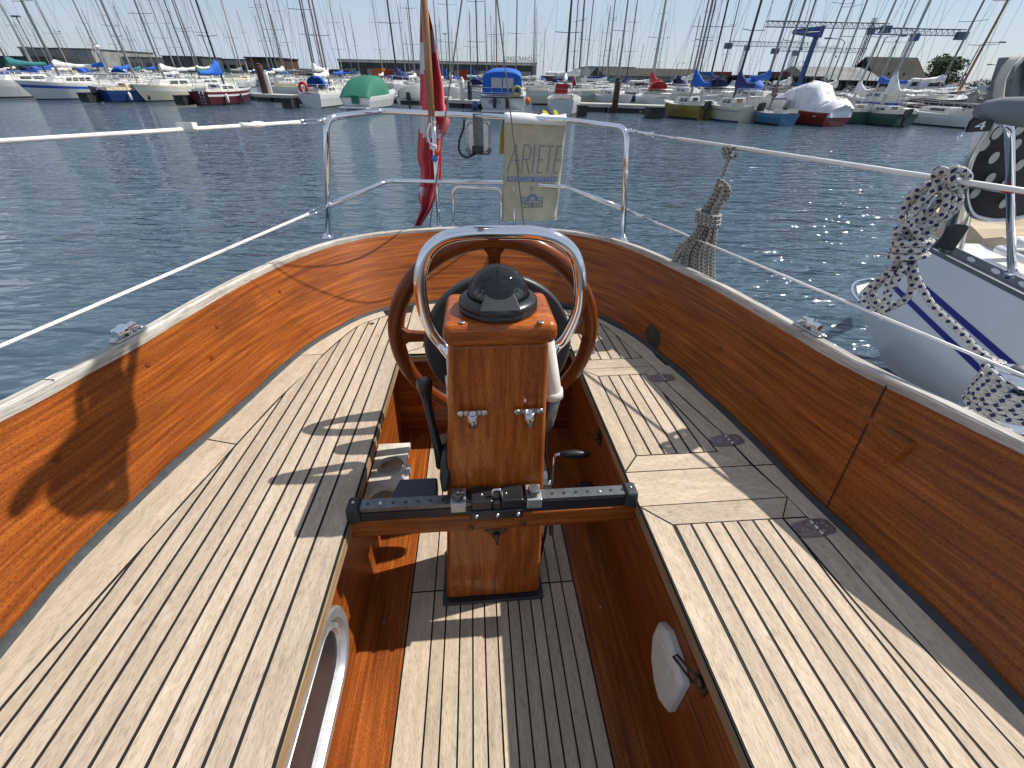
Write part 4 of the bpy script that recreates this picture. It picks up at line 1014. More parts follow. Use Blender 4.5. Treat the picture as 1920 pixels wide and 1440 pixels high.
# sheet winch with wrapped rope at the right edge
m = MB(); wc_ = P(1905, 735, X=1.17); zb = wc_[2] - .075
m.lathe([(.065, 0), (.068, .012), (.055, .03), (.045, .06), (.047, .09), (.058, .105), (.058, .115), (.04, .122)], (wc_[0], wc_[1], zb), (0, 0, 1), 32)
wn = m.build('winch', ['chrome'], yacht)
m = MB(); xb, yb, hb0 = float(wc_[0]), float(wc_[1]), float(zb)
m.hexa([(xb - .28, yb - .06, hb0 - .16), (xb + .02, yb - .05, hb0 - .07), (xb + .02, yb + .05, hb0 - .07), (xb - .28, yb + .06, hb0 - .16), (xb - .28, yb - .07, hb0), (xb + .075, yb - .07, hb0), (xb + .075, yb + .07, hb0), (xb - .28, yb + .07, hb0)], 0, (1, 0, 0)); m.build('winch_base', ['mahogany'], yacht, bevel=.012)
m = MB(); m.lathe([(.030, .116), (.032, .122), (.028, .130), (.02, .132)], (wc_[0], wc_[1], zb), (0, 0, 1), 32); m.build('self_tailer', ['anod'], wn)
m = MB(); hx = []
for i in range(90):
    a = i / 16 * 2 * math.pi; hx.append((wc_[0] + .062 * math.cos(a), wc_[1] + .062 * math.sin(a), zb + .028 + .070 * i / 90))
m.tube(hx, rr_, 10); m.tube(cr_spline([hx[-1], (wc_[0] - .05, wc_[1] + .05, zb + .12), tq], 8), rr_, 12); m.build('rope_turns', ['rope_blue'], wn)

# ensign on its staff
MAT['red_cloth'] = plain('faded_red_bunting', (.60, .075, .085), .8, var=.25, scale=6); MAT['white_cloth'] = plain('greyed_white_bunting', (.62, .60, .60), .8, var=.12, scale=6)
sa, sb = P(809, 214, Y=2.40), P(795, 0, Y=2.36)
flag = MB(); lf = [(789, -160), (789, -60), (788, 20), (787, 90), (788, 150), (787, 200), (785, 240), (783, 275), (782, 298), (789, 318), (788, 345), (784, 372), (790, 388), (786, 400), (777, 424)]
rf = [(796, -160), (797, -60), (800, 5), (812, 55), (821, 110), (831, 160), (834, 195), (843, 228), (838, 245), (829, 262), (828, 300), (827, 335), (815, 378), (806, 396), (789, 424)]
lf = resample(lf, 70); rf = resample(rf, 70); U = 22
from math import sin
def inpoly(x, y, p):
    c = False; n = len(p)
    for i in range(n):
        x0, y0 = p[i]; x1, y1 = p[(i + 1) % n]
        if (y0 > y) != (y1 > y) and x < (x1 - x0) * (y - y0) / (y1 - y0) + x0: c = not c
    return c
whites = [[(780, 78), (797, 78), (803, 110), (803, 140), (797, 133), (784, 142)], [(799, 60), (811, 57), (818, 98), (806, 102), (800, 96)], [(780, 192), (792, 203), (815, 215), (827, 256), (812, 262), (799, 264), (783, 238)], [(787, 352), (797, 350), (797, 362), (789, 377)]]
rows_ = []
for i in range(70):
    r_ = []
    for j in range(U + 1):
        t = j / U; x = lf[i][0] * (1 - t) + rf[i][0] * t; y = lf[i][1] * (1 - t) + rf[i][1] * t
        v = i / 69; d = .045 * sin(t * 9 + v * 4) * (.4 + .6 * sin(math.pi * min(1, v + .15))) + .02 * sin(t * 21 + v * 9)
        r_.append((PI(x, y, sb * (1 - v) + np.array(P(800, 420, Y=2.40)) * v, .07 + d), x, y))
    rows_.append(r_)
for i in range(69):
    for j in range(U):
        q = [rows_[i][j], rows_[i][j + 1], rows_[i + 1][j + 1], rows_[i + 1][j]]; xm = sum(a[1] for a in q) / 4; ym = sum(a[2] for a in q) / 4
        flag.face([a[0] for a in q], 1 if any(inpoly(xm, ym, w) for w in whites) else 0, smooth=False)
# weld so that it shades smoothly
def weld(mb):
    mp_ = {}; nv = []; ix = []
    for v in mb.v:
        k = tuple(np.round(v, 5))
        if k not in mp_: mp_[k] = len(nv); nv.append(v)
        ix.append(mp_[k])
    mb.v = nv; mb.f = [[ix[i] for i in f] for f in mb.f]; mb.sm = [True] * len(mb.f)
weld(flag)
fl_t = empty('flag', BOATM @ Matrix.Translation([float(v) for v in sa])); tag(fl_t, 'drooping red ensign with a white cross on a wooden staff at the stern rail', 'flag')
def boat_child(o, parent):
    o.parent = parent; o.matrix_parent_inverse = parent.matrix_world.inverted() @ BOATM if False else (Matrix.Translation([-float(v) for v in parent['_o']]))
    return o
fl_t['_o'] = [float(v) for v in sa]
def bchild(mb, name, mats, parent, **k):
    o = mb.build(name, mats, None, **k); c = parent['_o']; o.data.transform(Matrix.Translation([-float(v) for v in c])); o.parent = parent; return o
bchild(flag, 'cloth', ['red_cloth', 'white_cloth'], fl_t, solid=.0012)
m = MB(); d_ = sb - sa; m.tube([sa - d_ * .02, sa + d_ * .5, sa + d_ * 2.6], [.016, .0165, .013], 16); bchild(m, 'staff', ['staff'], fl_t)
m = MB(); hp = P(818, 275, Y=2.38)
m.tube(cr_spline([P(806, 232, Y=2.385), P(801, 250, Y=2.385), P(806, 268, Y=2.385), P(812, 276, Y=2.375), P(817, 268, Y=2.385), P(813, 245, Y=2.385), P(816, 228, Y=2.385)], 6), .0045, 8); m.tube([P(809, 270, Y=2.37), P(818, 274, Y=2.37), P(815, 282, Y=2.37), P(806, 277, Y=2.40)], .005, 8, closed=True)
bchild(m, 'lashing', ['line_white'], fl_t)
MAT['bead_red'] = plain('red_bead', (.62, .07, .03), .35); MAT['bead_blue'] = plain('blue_bead', (.03, .16, .55), .3)
m = MB(); m.sphere(P(820, 286, Y=2.375), .0155); bchild(m, 'bead', ['bead_red'], fl_t, label='orange-red bead on the flag lashing'); m = MB(); m.sphere(P(815, 297, Y=2.37), .0155); bchild(m, 'bead', ['bead_blue'], fl_t, label='blue bead on the flag lashing')

# rescue sling bag on the rail
MAT['bag'] = plain('yellowed_canvas', (.46, .43, .31), .85, var=.22, scale=9, bump=.2); MAT['bag_top'] = plain('white_canvas_flap', (.72, .71, .67), .8, var=.1, scale=9)
MAT['ink'] = plain('faded_grey_blue_print', (.17, .20, .27), .8, var=.2, scale=30); MAT['ink_blue'] = plain('faded_blue_print', (.14, .21, .38), .8, var=.2, scale=30); MAT['ink_pale'] = plain('pale_print', (.45, .48, .50), .8, var=.15, scale=30)
MAT['yellow'] = plain('bright_yellow_webbing', (.62, .58, .03), .7); MAT['ochre'] = plain('ochre_webbing', (.28, .20, .02), .8)
YB = 2.385; bc = [P(946, 226, Y=YB), P(1062, 232, Y=YB), P(1043, 412, Y=YB + .02), P(943, 415, Y=YB + .02)]
def BG(s, t, off=0.0):
    a = bc[0] * (1 - s) + bc[1] * s; b_ = bc[3] * (1 - s) + bc[2] * s; p = a * (1 - t) + b_ * t
    bul = .016 * math.sin(math.pi * min(1, max(0, s))) * (.4 + .6 * t) + .003 * math.sin(s * 7 + t * 11) * (1 - t) + .0025 * math.sin(t * 17 + s * 3)
    return p + np.array([0, -bul - off, 0])
bagt = empty('rescue_bag', BOATM @ Matrix.Translation([float(v) for v in bc[0]])); bagt['_o'] = [float(v) for v in bc[0]]; tag(bagt, 'yellowed canvas rescue bag printed ARIETE hanging over the stern rail', 'bag')
m = MB(); n1_, n2_ = 17, 25
m.grid([[BG(j / 16, i / 24) for j in range(17)] for i in range(25)], 0); m.grid([[BG(j / 16, i / 24) + np.array([0, .05 + 2 * (BG(j / 16, i / 24)[1] * 0), 0]) for j in range(17)][::-1] for i in range(25)], 0)
sid = lambda s: [[BG(s, i / 24), BG(s, i / 24) + np.array([0, .05, 0])] for i in range(25)]
m.grid(sid(0)[::-1], 0); m.grid(sid(1), 0); m.grid([[BG(j / 16, 1), BG(j / 16, 1) + np.array([0, .05, 0])] for j in range(17)], 0)
weld(m); bchild(m, 'pouch', ['bag'], bagt)
m = MB(); rows_ = []
for j in range(17):
    s = j / 16; p = BG(s, 0); z = .020 + .012 * sin(s * 6) * (1 if s > .5 else .3)
    rows_.append([p + np.array([0, -.004, -.010]), p + np.array([0, -.006, .004]), p + np.array([0, 0, z]), p + np.array([0, .03, z + .012 + (.012 if s > .6 else 0)]), p + np.array([0, .055, z]), p + np.array([0, .06, -.02])])
m.grid(rows_[::-1], 0); bchild(m, 'top_flap', ['bag_top'], bagt, solid=.002)
m = MB(); st = [(943, 226, 1), (938, 250, 1), (936, 290, 1), (945, 288, 1), (946, 250, 1), (947, 226, 1)]
m.face([P(x, y, Y=YB + .02) for x, y, _ in st]); m.face([P(x, y, Y=YB + .022) for x, y, _ in st][::-1]); bchild(m, 'strap', ['ochre'], bagt)
for q in ([(1021, 222), (1017, 206), (1025, 208), (1030, 216), (1030, 226)], [(1042, 222), (1037, 206), (1044, 207), (1048, 216), (1047, 222)]):
    m = MB(); m.face([PI(x, y, bc[0], .05) for x, y in q]); m.face([PI(x, y, bc[0], .056) for x, y in q][::-1]); bchild(m, 'webbing_end', ['yellow'], bagt, label='bright yellow webbing end sticking up from the bag')
def bagtext(body, s0, s1, t0, t1, mt, name='lettering', off=.0012, skew=0):
    me = text_mesh(body, 1.0, .0); co_ = [v.co.copy() for v in me.vertices]; x0 = min(c.x for c in co_); x1 = max(c.x for c in co_); y0 = min(c.y for c in co_); y1 = max(c.y for c in co_)
    c = Vector([float(v) for v in bagt['_o']])
    for v, k in zip(me.vertices, co_):
        u = (k.x - x0) / (x1 - x0); w = (y1 - k.y) / (y1 - y0); v.co = Vector([float(q) for q in BG(s0 + (s1 - s0) * u + skew * (1 - w), t0 + (t1 - t0) * w, off)]) - c
    me.materials.clear(); me.materials.append(MAT[mt]); o = bpy.data.objects.new(name, me); col.objects.link(o); o.parent = bagt
def strokes(segs, wd, mt, name):
    m = MB()
    for a, b_ in segs:
        a = np.array(a, float); b_ = np.array(b_, float); asp = np.array([1, .6]); d = (b_ - a) / asp; d = d / np.linalg.norm(d); n_ = np.array([-d[1], d[0]]) * asp * wd / 2
        k = 5; L_ = [a + (b_ - a) * i / k for i in range(k + 1)]
        for p, q in zip(L_[:-1], L_[1:]):
            m.face([BG(*(p - n_), .0016), BG(*(q - n_), .0016), BG(*(q + n_), .0016), BG(*(p + n_), .0016)])
    bchild(m, name, [mt], bagt)
T0, T1 = .21, .485
def arc(cx_, cy_, rx, ry, a0, a1, n=8): return [(cx_ + rx * math.cos(RAD(a0 + (a1 - a0) * i / n)), cy_ + ry * math.sin(RAD(a0 + (a1 - a0) * i / n))) for i in range(n + 1)]
def poly(p): return list(zip(p[:-1], p[1:]))
strokes([((.05, T1), (.20, T0)), ((.20, T0), (.26, T1)), ((.13, .36), (.27, .36))], .016, 'ink', 'letter_a')
strokes([((.30, T1), (.33, T0))] + poly([(.33, T0 + .005), (.39, T0)] + arc(.39, .28, .055, .07, -90, 90) + [(.32, .35)]) + [((.37, .35), (.43, T1))], .016, 'ink', 'letter_r')
strokes([((.49, T1), (.505, T0))], .016, 'ink', 'letter_i')
strokes([((.57, T1), (.59, T0)), ((.585, T0 + .005), (.68, T0 + .005)), ((.575, .35), (.66, .35)), ((.57, T1 - .004), (.66, T1 - .004))], .016, 'ink', 'letter_e')
strokes([((.75, T1), (.765, T0)), ((.70, T0 + .005), (.83, T0 + .005))], .016, 'ink', 'letter_t')
strokes([((.86, T1), (.885, T0)), ((.88, T0 + .005), (.97, T0 + .005)), ((.87, .35), (.95, .35)), ((.86, T1 - .004), (.945, T1 - .004))], .016, 'ink', 'letter_e')
strokes([((.055, .548), (.945, .548))], .085, 'ink_blue', 'print_band')
bagtext('RESCUE SYSTEM', .085, .925, .528, .566, 'ink_pale', 'lettering', .0026)
bagtext('by', .46, .53, .615, .675, 'ink')
strokes(poly(arc(.52, .755, .075, .04, 150, 390, 10)) , .05, 'ink_blue', 'emblem')
strokes([((.34, .735), (.48, .765)), ((.34, .78), (.46, .77)), ((.70, .735), (.56, .765)), ((.70, .78), (.58, .77)), ((.52, .76), (.52, .84)), ((.34, .725), (.34, .80)), ((.70, .725), (.70, .80))], .016, 'ink_blue', 'emblem_rays')
strokes([((.33, .80), (.71, .80)), ((.33, .845), (.71, .845)), ((.33, .80), (.33, .845)), ((.71, .80), (.71, .845))], .012, 'ink', 'emblem_frame')
bagtext('TREM', .37, .67, .808, .838, 'ink')

# stern lamp clamped to the rail, with its lead
m = MB(); lc = P(897, 258, Y=2.40); hw = .062
for sc_, y_ in ((1.0, 0), (.84, -.012)): pass
o_ = [(-.052, .075), (.052, .075), (.062, .06), (.062, -.055), (.05, -.072), (-.05, -.072), (-.062, -.055), (-.062, .06)]
L3 = lambda s, y: [(lc[0] + a * s, lc[1] + y, lc[2] + b * s) for a, b in o_]
m.grid([L3(.92, .05), L3(1, .04), L3(1, -.004), L3(.86, -.012), L3(.80, -.006)], 0, closed=True, smooth=False); m.face(L3(.80, -.006)[::-1], 0); m.face(L3(.92, .05), 0)
lamp = m.build('stern_lamp', ['steel'], push)
m = MB(); m.box((lc[0], lc[1] - .012, lc[2] + .02), (.05, .004, .11)); m.box((lc[0], lc[1] + .0, lc[2] + .085), (.05, .025, .03)); m.build('clamp', ['anod'], lamp)
m = MB(); m.grid([L3(1.04, .03), L3(1.06, .0), L3(1.02, -.008)], 0, closed=True, smooth=False); m.v = [np.array([v[0], v[1], min(v[2], lc[2] - .045)]) for v in m.v]; m.build('rim', ['black'], lamp)
m = MB()
for a, b in ((-.018, -.04), (.012, -.022)): m.lathe([(.008, 0), (.007, .003)], (lc[0] + a, lc[1] - .006, lc[2] + b), (0, -1, 0), 12)
m.each('screw', ['steel'], lamp)
m = MB(); pb = P(896, 284, Y=2.40); m.lathe([(.028, 0), (.03, .01), (.03, .035)], (pb[0], pb[1], pb[2] - .01), (0, 0, 1), 20); m.build('cable_gland', ['black'], lamp)
m = MB(); m.tube(cr_spline([P(870, 224, Y=2.40), P(869, 240, Y=2.40), P(861, 265, Y=2.40), P(862, 285, Y=2.40), P(874, 295, Y=2.40), P(888, 290, Y=2.40), P(896, 283, Y=2.40)], 8), .0055, 10); m.build('lamp_cable', ['black'], lamp)
for o in (flag,): pass
for o in (fl_t, bagt):
    if '_o' in o: del o['_o']

# boom overhead (out of the picture) with an unseen rope bundle added to shade the left coaming
m = MB(); m.tube([(.02, -2.5, 1.98), (.02, 1.35, 2.06)], .05, 16); m.build('boom', ['mast_alu' if 'mast_alu' in MAT else 'alu'], yacht)
m = MB(); rn_ = random.Random(9)
for k in range(10):
    y0_ = .92 + rn_.uniform(-.06, .06); y1_ = 1.20 + rn_.uniform(-.05, .07); z0_ = 1.24 + rn_.uniform(-.05, .05)
    m.tube(cr_spline([(.02 + rn_.uniform(-.03, .03), 1.02, 2.0), (.03, 1.10 + rn_.uniform(-.04, .04), 1.55), (rn_.uniform(-.05, .08), y1_, 1.50), (rn_.uniform(-.05, .09), (y0_ + y1_) / 2 + rn_.uniform(-.03, .03), 1.37), (rn_.uniform(-.04, .08), y0_, z0_), (.02, y0_ - .05, z0_ + .05), (.05, (y0_ + y1_) / 2 + .03, 1.42)], 6), .011, 7)
hb_ = m.build('shadow_rope_bundle', ['rope_grey']); loc_thing(hb_, (.02, 1.02, 2.0)); tag(hb_, 'unseen bundle of grey rope under the boom, added to shade the left coaming', 'rope')
# ================================================================ the harbour behind
def GW(x, D, z=0.0):
    """world point at height z and distance D in the column of pixel x"""
    lo, hi = -400.0, 1400.0
    for _ in range(40):
        mid = (lo + hi) / 2
        if G(x, mid, D=D)[2] > z: lo = mid
        else: hi = mid
    return G(x, (lo + hi) / 2, D=D)
def glossy(name, c, **k): MAT[name] = plain(name, c, k.get('r', .3), 0, var=k.get('var', .1), scale=1.5, coat=k.get('coat', .3))
for n_, c_ in dict(hull_white=(.62, .63, .62), hull_cream=(.60, .56, .44), hull_navy=(.012, .045, .17), hull_maroon=(.10, .014, .022), hull_olive=(.22, .17, .035), hull_blue=(.05, .16, .27), hull_green=(.035, .09, .075),
                   hull_grey=(.30, .32, .34), hull_red=(.20, .018, .015), deck_white=(.58, .57, .53), deck_cream=(.62, .56, .40), stripe_blue=(.03, .07, .35), boot_dark=(.015, .02, .03), antifoul_blue=(.02, .05, .2)).items(): glossy(n_, c_)
for n_, c_ in dict(cloth_blue=(.01, .11, .48), cloth_navy=(.015, .03, .14), cloth_white=(.66, .66, .64), cloth_grey=(.20, .22, .22), cloth_green=(.012, .14, .085), cloth_red=(.42, .02, .035), cloth_teal=(.02, .16, .17), cloth_black=(.015, .016, .02),
                   plastic_sheet=(.62, .62, .64), fender=(.03, .03, .035), orange=(.7, .16, .02), yellow_ring=(.42, .36, .08), life_red=(.6, .03, .03)).items(): MAT[n_] = plain(n_, c_, .75, var=.2, scale=3)
MAT['window_dark'] = plain('dark_window', (.02, .025, .03), .1, var=.1)
MAT['mast_alu'] = plain('aluminium_mast', (.20, .205, .21), .45, .35); MAT['mast_black'] = plain('black_mast', (.02, .022, .03), .4); MAT['mast_wood'] = plain('varnished_mast', (.24, .11, .04), .4); MAT['mast_pale'] = plain('pale_mast', (.34, .34, .33), .45, .2)
MAT['shroud'] = plain('rigging_wire', (.13, .13, .14), .5, .3)
MAT['rail'] = plain('thin_steel_rail', (.5, .5, .5), .35, .6); MAT['wood_plain'] = plain('varnished_board', (.30, .13, .04), .5, var=.3)
MAT['clear_vinyl'] = plain('clear_vinyl', (.45, .42, .42), .15, var=.2)

def hull_mesh(L, B, F, tr=.72, rake=.10, sheer=.22, sag=.05, stripe=True, nst=12):
    """stern at x=0, bow at x=L; returns MB of the hull with material slots hull/boot/stripe"""
    mb = MB(); st = []
    zs = [(-.28, .42), (0, .80), (.07, .84), (.62, .975), (.78, .99), (.90, 1.0), (1.0, 1.0)]
    for i in range(nst + 1):
        t = i / nst; hb = B / 2 * (tr + (1 - tr) * math.sin(min(1, t / .45) * math.pi / 2)) if t < .45 else B / 2 * (1 - ((t - .45) / .55) ** 2.3)
        hb = max(hb, .012); fz = F * (1 + sheer * t * t - sag * math.sin(t * math.pi)); col_ = []
        for k, (zf, w) in enumerate(zs):
            z = -.28 if k == 0 else (0 if k == 1 else (.07 if k == 2 else .07 + (fz - .07) * zf))
            up_ = (z / fz) if z > 0 else 0
            ww = hb * (w if t < .7 else w - (1 - up_) * .25 * (t - .7) / .3 * 1.0)
            col_.append((t * L * (1 - rake * (1 - up_) * t) + (1 - up_) * .03 * L * (1 - t) ** 4, max(ww, .008), z))
        st.append(col_)
    n = len(zs)
    for s in (1, -1):
        for k in range(n - 1):
            mi = 1 if k == 0 or k == 1 else (2 if (stripe and k == 3) else 0)
            rows_ = [[(x, s * y, z) for x, y, z in (c[k], c[k + 1])] for c in st]
            mb.grid(rows_ if s > 0 else [r[::-1] for r in rows_], mi, smooth=True)
    t0 = st[0]; mb.face([(x, y, z) for x, y, z in t0] + [(x, -y, z) for x, y, z in t0[::-1]], 0)
    return mb, st
def deck_mesh(st):
    mb = MB(); r_ = [[(c[-1][0], c[-1][1] * s, c[-1][2] - .01 + (.05 * (1 - abs(s)))) for s in (-1, -.5, 0, .5, 1)] for c in st]; mb.grid([q[::-1] for q in r_], 0); return mb
def fz_at(F, sheer, t, sag=.05): return F * (1 + sheer * t * t - sag * math.sin(t * math.pi))
def cabin_mesh(L, B, F, x0, x1, h, w=.55, front=.55, back=.06):
    mb = MB(); z0 = F * .97
    a = [(x0, -B / 2 * w, z0), (x1, -B / 2 * w * .55, z0 + .05), (x1, B / 2 * w * .55, z0 + .05), (x0, B / 2 * w, z0)]
    b = [(x0 + back, -B / 2 * w * .86, z0 + h), (x1 - front * h * 1.6, -B / 2 * w * .55, z0 + h * .9), (x1 - front * h * 1.6, B / 2 * w * .55, z0 + h * .9), (x0 + back, B / 2 * w * .86, z0 + h)]
    mb.hexa(a + b); return mb, a, b
def rails(L, B, F, sheer, st, h=.5):
    mb = MB(); n = len(st) - 1
    def rl(i0, i1, s, hh): return [(st[i][-1][0], st[i][-1][1] * s * .95, st[i][-1][2] + hh) for i in range(i0, i1 + 1)]
    for hh in (h, h * .5):
        mb.tube(rl(0, n, 1, hh) + rl(0, n - 1, -1, hh)[::-1], .011, 4, closed=True)
    for s in (1, -1):
        for i in range(0, n, 2): p = st[i][-1]; mb.tube([(p[0], p[1] * s * .95, p[2]), (p[0], p[1] * s * .95, p[2] + h)], .012, 4)
    p = st[n][-1]; mb.tube([(p[0], 0, p[2]), (p[0], 0, p[2] + h)], .014, 4); return mb
def sailboat(label, A, B_, beam=2.2, F=.75, hull='hull_white', boot='boot_dark', stripe='stripe_blue', deck='deck_white', cabin=True, cabin_h=.42, mast=9.5, mastmat='mast_alu', mast_t=.58, mr=.055, cover='cloth_blue', heap=0, outboard=0, ladder=0,
             wires=True, group=None, rail=True, fenders=0, sheer=.2, lean=0.0, door=None, dodger=None, name='sailing_boat', cat='sailing boat', boom=True, windows=2, spread=2, rake=.1, tr=.72):
    A = np.array(A, float); B_ = np.array(B_, float); d = B_ - A; L = float(np.hypot(d[0], d[1])); rz = math.atan2(d[1], d[0])
    t = empty(name, loc=(A[0], A[1], 0), rz=rz); t.rotation_euler = (lean, 0, rz); tag(t, label, cat, group)
    hm, st = hull_mesh(L, beam, F, tr, rake, sheer); ho = hm.build('hull', [hull, boot, stripe], t)
    deck_mesh(st).build('deck', [deck], t)
    x0, x1 = .30 * L, .72 * L
    if cabin:
        cm, a, b = cabin_mesh(L, beam, F, x0, x1, cabin_h); co_ = cm.build('cabin', [deck], t, bevel=.05)
        for s in (1, -1):
            for k in range(windows):
                f0 = .12 + k * .62 / max(1, windows); f1 = f0 + .5 / max(1, windows)
                i0, i1 = (0, 1) if s < 0 else (3, 2); pa = lambda f, g: (np.array(a[i0]) * (1 - f) + np.array(a[i1]) * f) * (1 - g) + (np.array(b[i0]) * (1 - f) + np.array(b[i1]) * f) * g + np.array([0, s * .012, 0])
                m_ = MB(); q = [pa(f0, .35), pa(f1, .35), pa(f1, .78), pa(f0, .78)]; m_.face(q if s < 0 else q[::-1]); m_.build('window', ['window_dark'], co_)
        if door:
            m_ = MB(); m_.box((x0 - .005, 0, F * .97 + cabin_h * .48), (.03, beam * .2, cabin_h * .8)); m_.build('companionway', [door], co_)
    # cockpit
    m_ = MB(); z = F * .98
    for s in (1, -1): m_.box((.16 * L, s * beam * .27, z + .09), (.26 * L, .06, .2))
    m_.box((.04 * L, 0, z + .08), (.05, beam * .5, .18)); m_.build('cockpit_coaming', [deck], t)
    m_ = MB(); m_.box((.165 * L, 0, z + .075), (.22 * L, beam * .42, .012)); m_.build('cockpit_floor', ['hull_grey'], t)
    if rail: rails(L, beam, F, sheer, st).build('guard_rail', ['rail'], t)
    if mast:
        mx_ = mast_t * L; zb = F + (cabin_h if cabin else .05) * .9; n = 6
        m_ = MB(); m_.tube([(mx_ - .012 * mast * (k / n), 0, zb + (mast - zb) * k / n) for k in range(n + 1)], [1.2 * mr * (1 - .25 * k / n) for k in range(n + 1)], 6); mo = m_.build('mast', [mastmat], t)
        hts = [.5] if spread == 1 else [.36, .66]
        for h_ in hts:
            z_ = zb + (mast - zb) * h_; m_ = MB(); w_ = .42 * beam * (1 - .25 * h_); m_.tube([(mx_ - .1, -w_, z_ + .04), (mx_, 0, z_), (mx_ - .1, w_, z_ + .04)], .018, 5); m_.build('spreader', [mastmat], mo)
        if wires:
            m_ = MB(); tp = (mx_ - .012 * mast, 0, mast * .99); zt = F
            m_.tube([(L * .985, 0, F * 1.2), tp], .010, 3); m_.tube([(.01, 0, F), tp], .008, 3)
            for s in (1, -1):
                w1 = .42 * beam * (1 - .25 * hts[0]); z1 = zb + (mast - zb) * hts[0]; w2 = .42 * beam * (1 - .25 * hts[-1]); z2 = zb + (mast - zb) * hts[-1]
                m_.tube([(mx_ - .1, s * beam * .46, F), (mx_ - .1, s * w1, z1), (mx_ - .1, s * w2, z2), tp], .008, 3); m_.tube([(mx_ - .25, s * beam * .46, F), (mx_, 0, z1)], .008, 3)
            m_.build('rigging', ['shroud'], t)
        if boom:
            zq = zb + .55; m_ = MB(); m_.tube([(mx_ - .05, 0, zq), (mx_ - .36 * L, 0, zq + .04)], .045, 6); bo = m_.build('boom', [mastmat], t)
            if cover:
                m_ = MB(); q = []; U_ = 9
                for k in range(U_):
                    f = k / (U_ - 1); x = mx_ + .06 - f * .37 * L; h_ = (.55 - .42 * min(1, f * 2.0) + heap * max(0, 1 - f * 1.4)) * .62; sg = .05 * math.sin(k * 2.1)
                    q.append([(x, y * (.13 - .05 * f), zq + .10 + (h_ if zz > 0 else -.18) * abs(zz) + sg * (1 - f)) for y, zz in ((-1, 0), (-.7, .6), (0, 1), (.7, .6), (1, 0), (.6, -.8), (-.6, -.8))])
                m_.grid(q, 0, closed=True); m_.face(q[0]); m_.face(q[-1][::-1]); m_.build('sail_cover', [cover], t)
                bo['label'] = 'boom under its sail cover'
    if dodger:
        m_ = MB(); q = []
        for k in range(5):
            f = k / 4; x = x0 - .05 - .55 * (1 - f) + .55 * f * .5; hh = (.62, .66, .6, .35, .02)[k] * .95
            q.append([(x, beam * .30 * math.cos(a), F + cabin_h * .85 + hh * max(0, math.sin(a)) ** .6) for a in np.linspace(math.pi, 0, 9)])
        m_.grid(q, 0); m_.build('sprayhood', [dodger], t, solid=.02)
    if outboard:
        m_ = MB(); oy = beam * .2 * outboard; m_.hexa([(-.38, oy - .13, F * .75), (-.08, oy - .13, F * .8), (-.08, oy + .13, F * .8), (-.38, oy + .13, F * .75), (-.42, oy - .10, F * .75 + .42), (-.1, oy - .1, F * .75 + .36), (-.1, oy + .1, F * .75 + .36), (-.42, oy + .10, F * .75 + .42)])
        m_.box((-.22, oy, F * .35), (.14, .09, F * .9)); m_.box((-.26, oy, .02), (.3, .02, .14)); m_.build('outboard_motor', ['black'], t, bevel=.04)
    if ladder:
        m_ = MB()
        for s in (-1, 1): m_.tube([(-.04, -.3 + s * .14, F), (-.06, -.3 + s * .14, .08)], .016, 5)
        for k in range(4): m_.tube([(-.05, -.44, .12 + k * .18), (-.05, -.16, .12 + k * .18)], .014, 5)
        m_.build('boarding_ladder', ['rail'], t)
    for k in range(fenders):
        t_ = .3 + .22 * k; i = int(t_ * 12); p = st[i][-1]; m_ = MB(); m_.tube([(p[0], -p[1] - .08, F * .85), (p[0], -p[1] - .1, F * .7), (p[0], -p[1] - .08, F * .25), (p[0], -p[1] - .07, F * .15)], [.03, .09, .09, .03], 8); m_.build('fender', ['fender' if k % 2 else 'cloth_white'], t)
    return t, L, st
# ---- the named boats of the first row
B2 = lambda a, da, b, db: (GW(a, da), GW(b, db))
a, b = B2(235, 42.5, 47, 35.8)
t, L, st = sailboat('large white cruising yacht with a blue sheer stripe, bow at the far left', a, b, 2.9, 1.0, windows=4, cabin_h=.5, mast=13, mr=.08, cover='cloth_white', sheer=.18, boot='antifoul_blue', fenders=0)
m = MB(); m.tube([(1.0, .9, 1.0), (1.0, .9, 2.9), (1.02, .9, 3.25)], .03, 6)
gv = m.build('wind_generator', ['rail'], t); m = MB(); m.sphere((1.05, .9, 3.3), .13, sc3=(1.9, 1, 1)); gh = m.build('generator_body', ['hull_white'], gv)
for k in range(5):
    an = 2 * math.pi * k / 5 + .3; m = MB(); e = np.array([0, math.cos(an), math.sin(an)]); n_ = np.array([0, -math.sin(an), math.cos(an)]) * .045; c = np.array([1.32, .9, 3.3]); m.hexa([c + n_ * .6 + (0, 0, 0), c - n_ * .6, c - n_ * .6 + np.array([.02, 0, 0]), c + n_ * .6 + np.array([.02, 0, 0]), c + e * .55 + n_, c + e * .55 - n_, c + e * .55 - n_ + np.array([.02, 0, 0]), c + e * .55 + n_ + np.array([.02, 0, 0])]); m.build('blade', ['hull_white'], gv)
a, b = B2(199, 35.2, 327, 39.6); sailboat('small sailing boat with a deep blue hull and cream deck, outboard on its stern', a, b, 1.9, .72, 'hull_navy', stripe='hull_navy', deck='deck_cream', mast=8.5, mr=.05, mastmat='mast_pale', cover=None, outboard=1, door='wood_plain', fenders=3, mast_t=.55)
a, b = B2(379, 33.7, 478, 39.0); sailboat('small sailing boat with a maroon hull, broad white band and bright blue sail cover', a, b, 2.0, .78, 'hull_maroon', stripe='hull_white', mast=8.5, mastmat='mast_black', mr=.06, cover='cloth_blue', heap=.9, door='window_dark', fenders=2, ladder=1, mast_t=.5)
a, b = B2(585, 33.3, 650, 40); t, L, st = sailboat('white sailing boat carrying a red horseshoe buoy on its stern rail beside the green-covered motorboat', a, b, 2.0, .8, mast=9, cover='cloth_white', stripe='hull_white', cabin_h=.4, dodger='cloth_blue', door='window_dark')
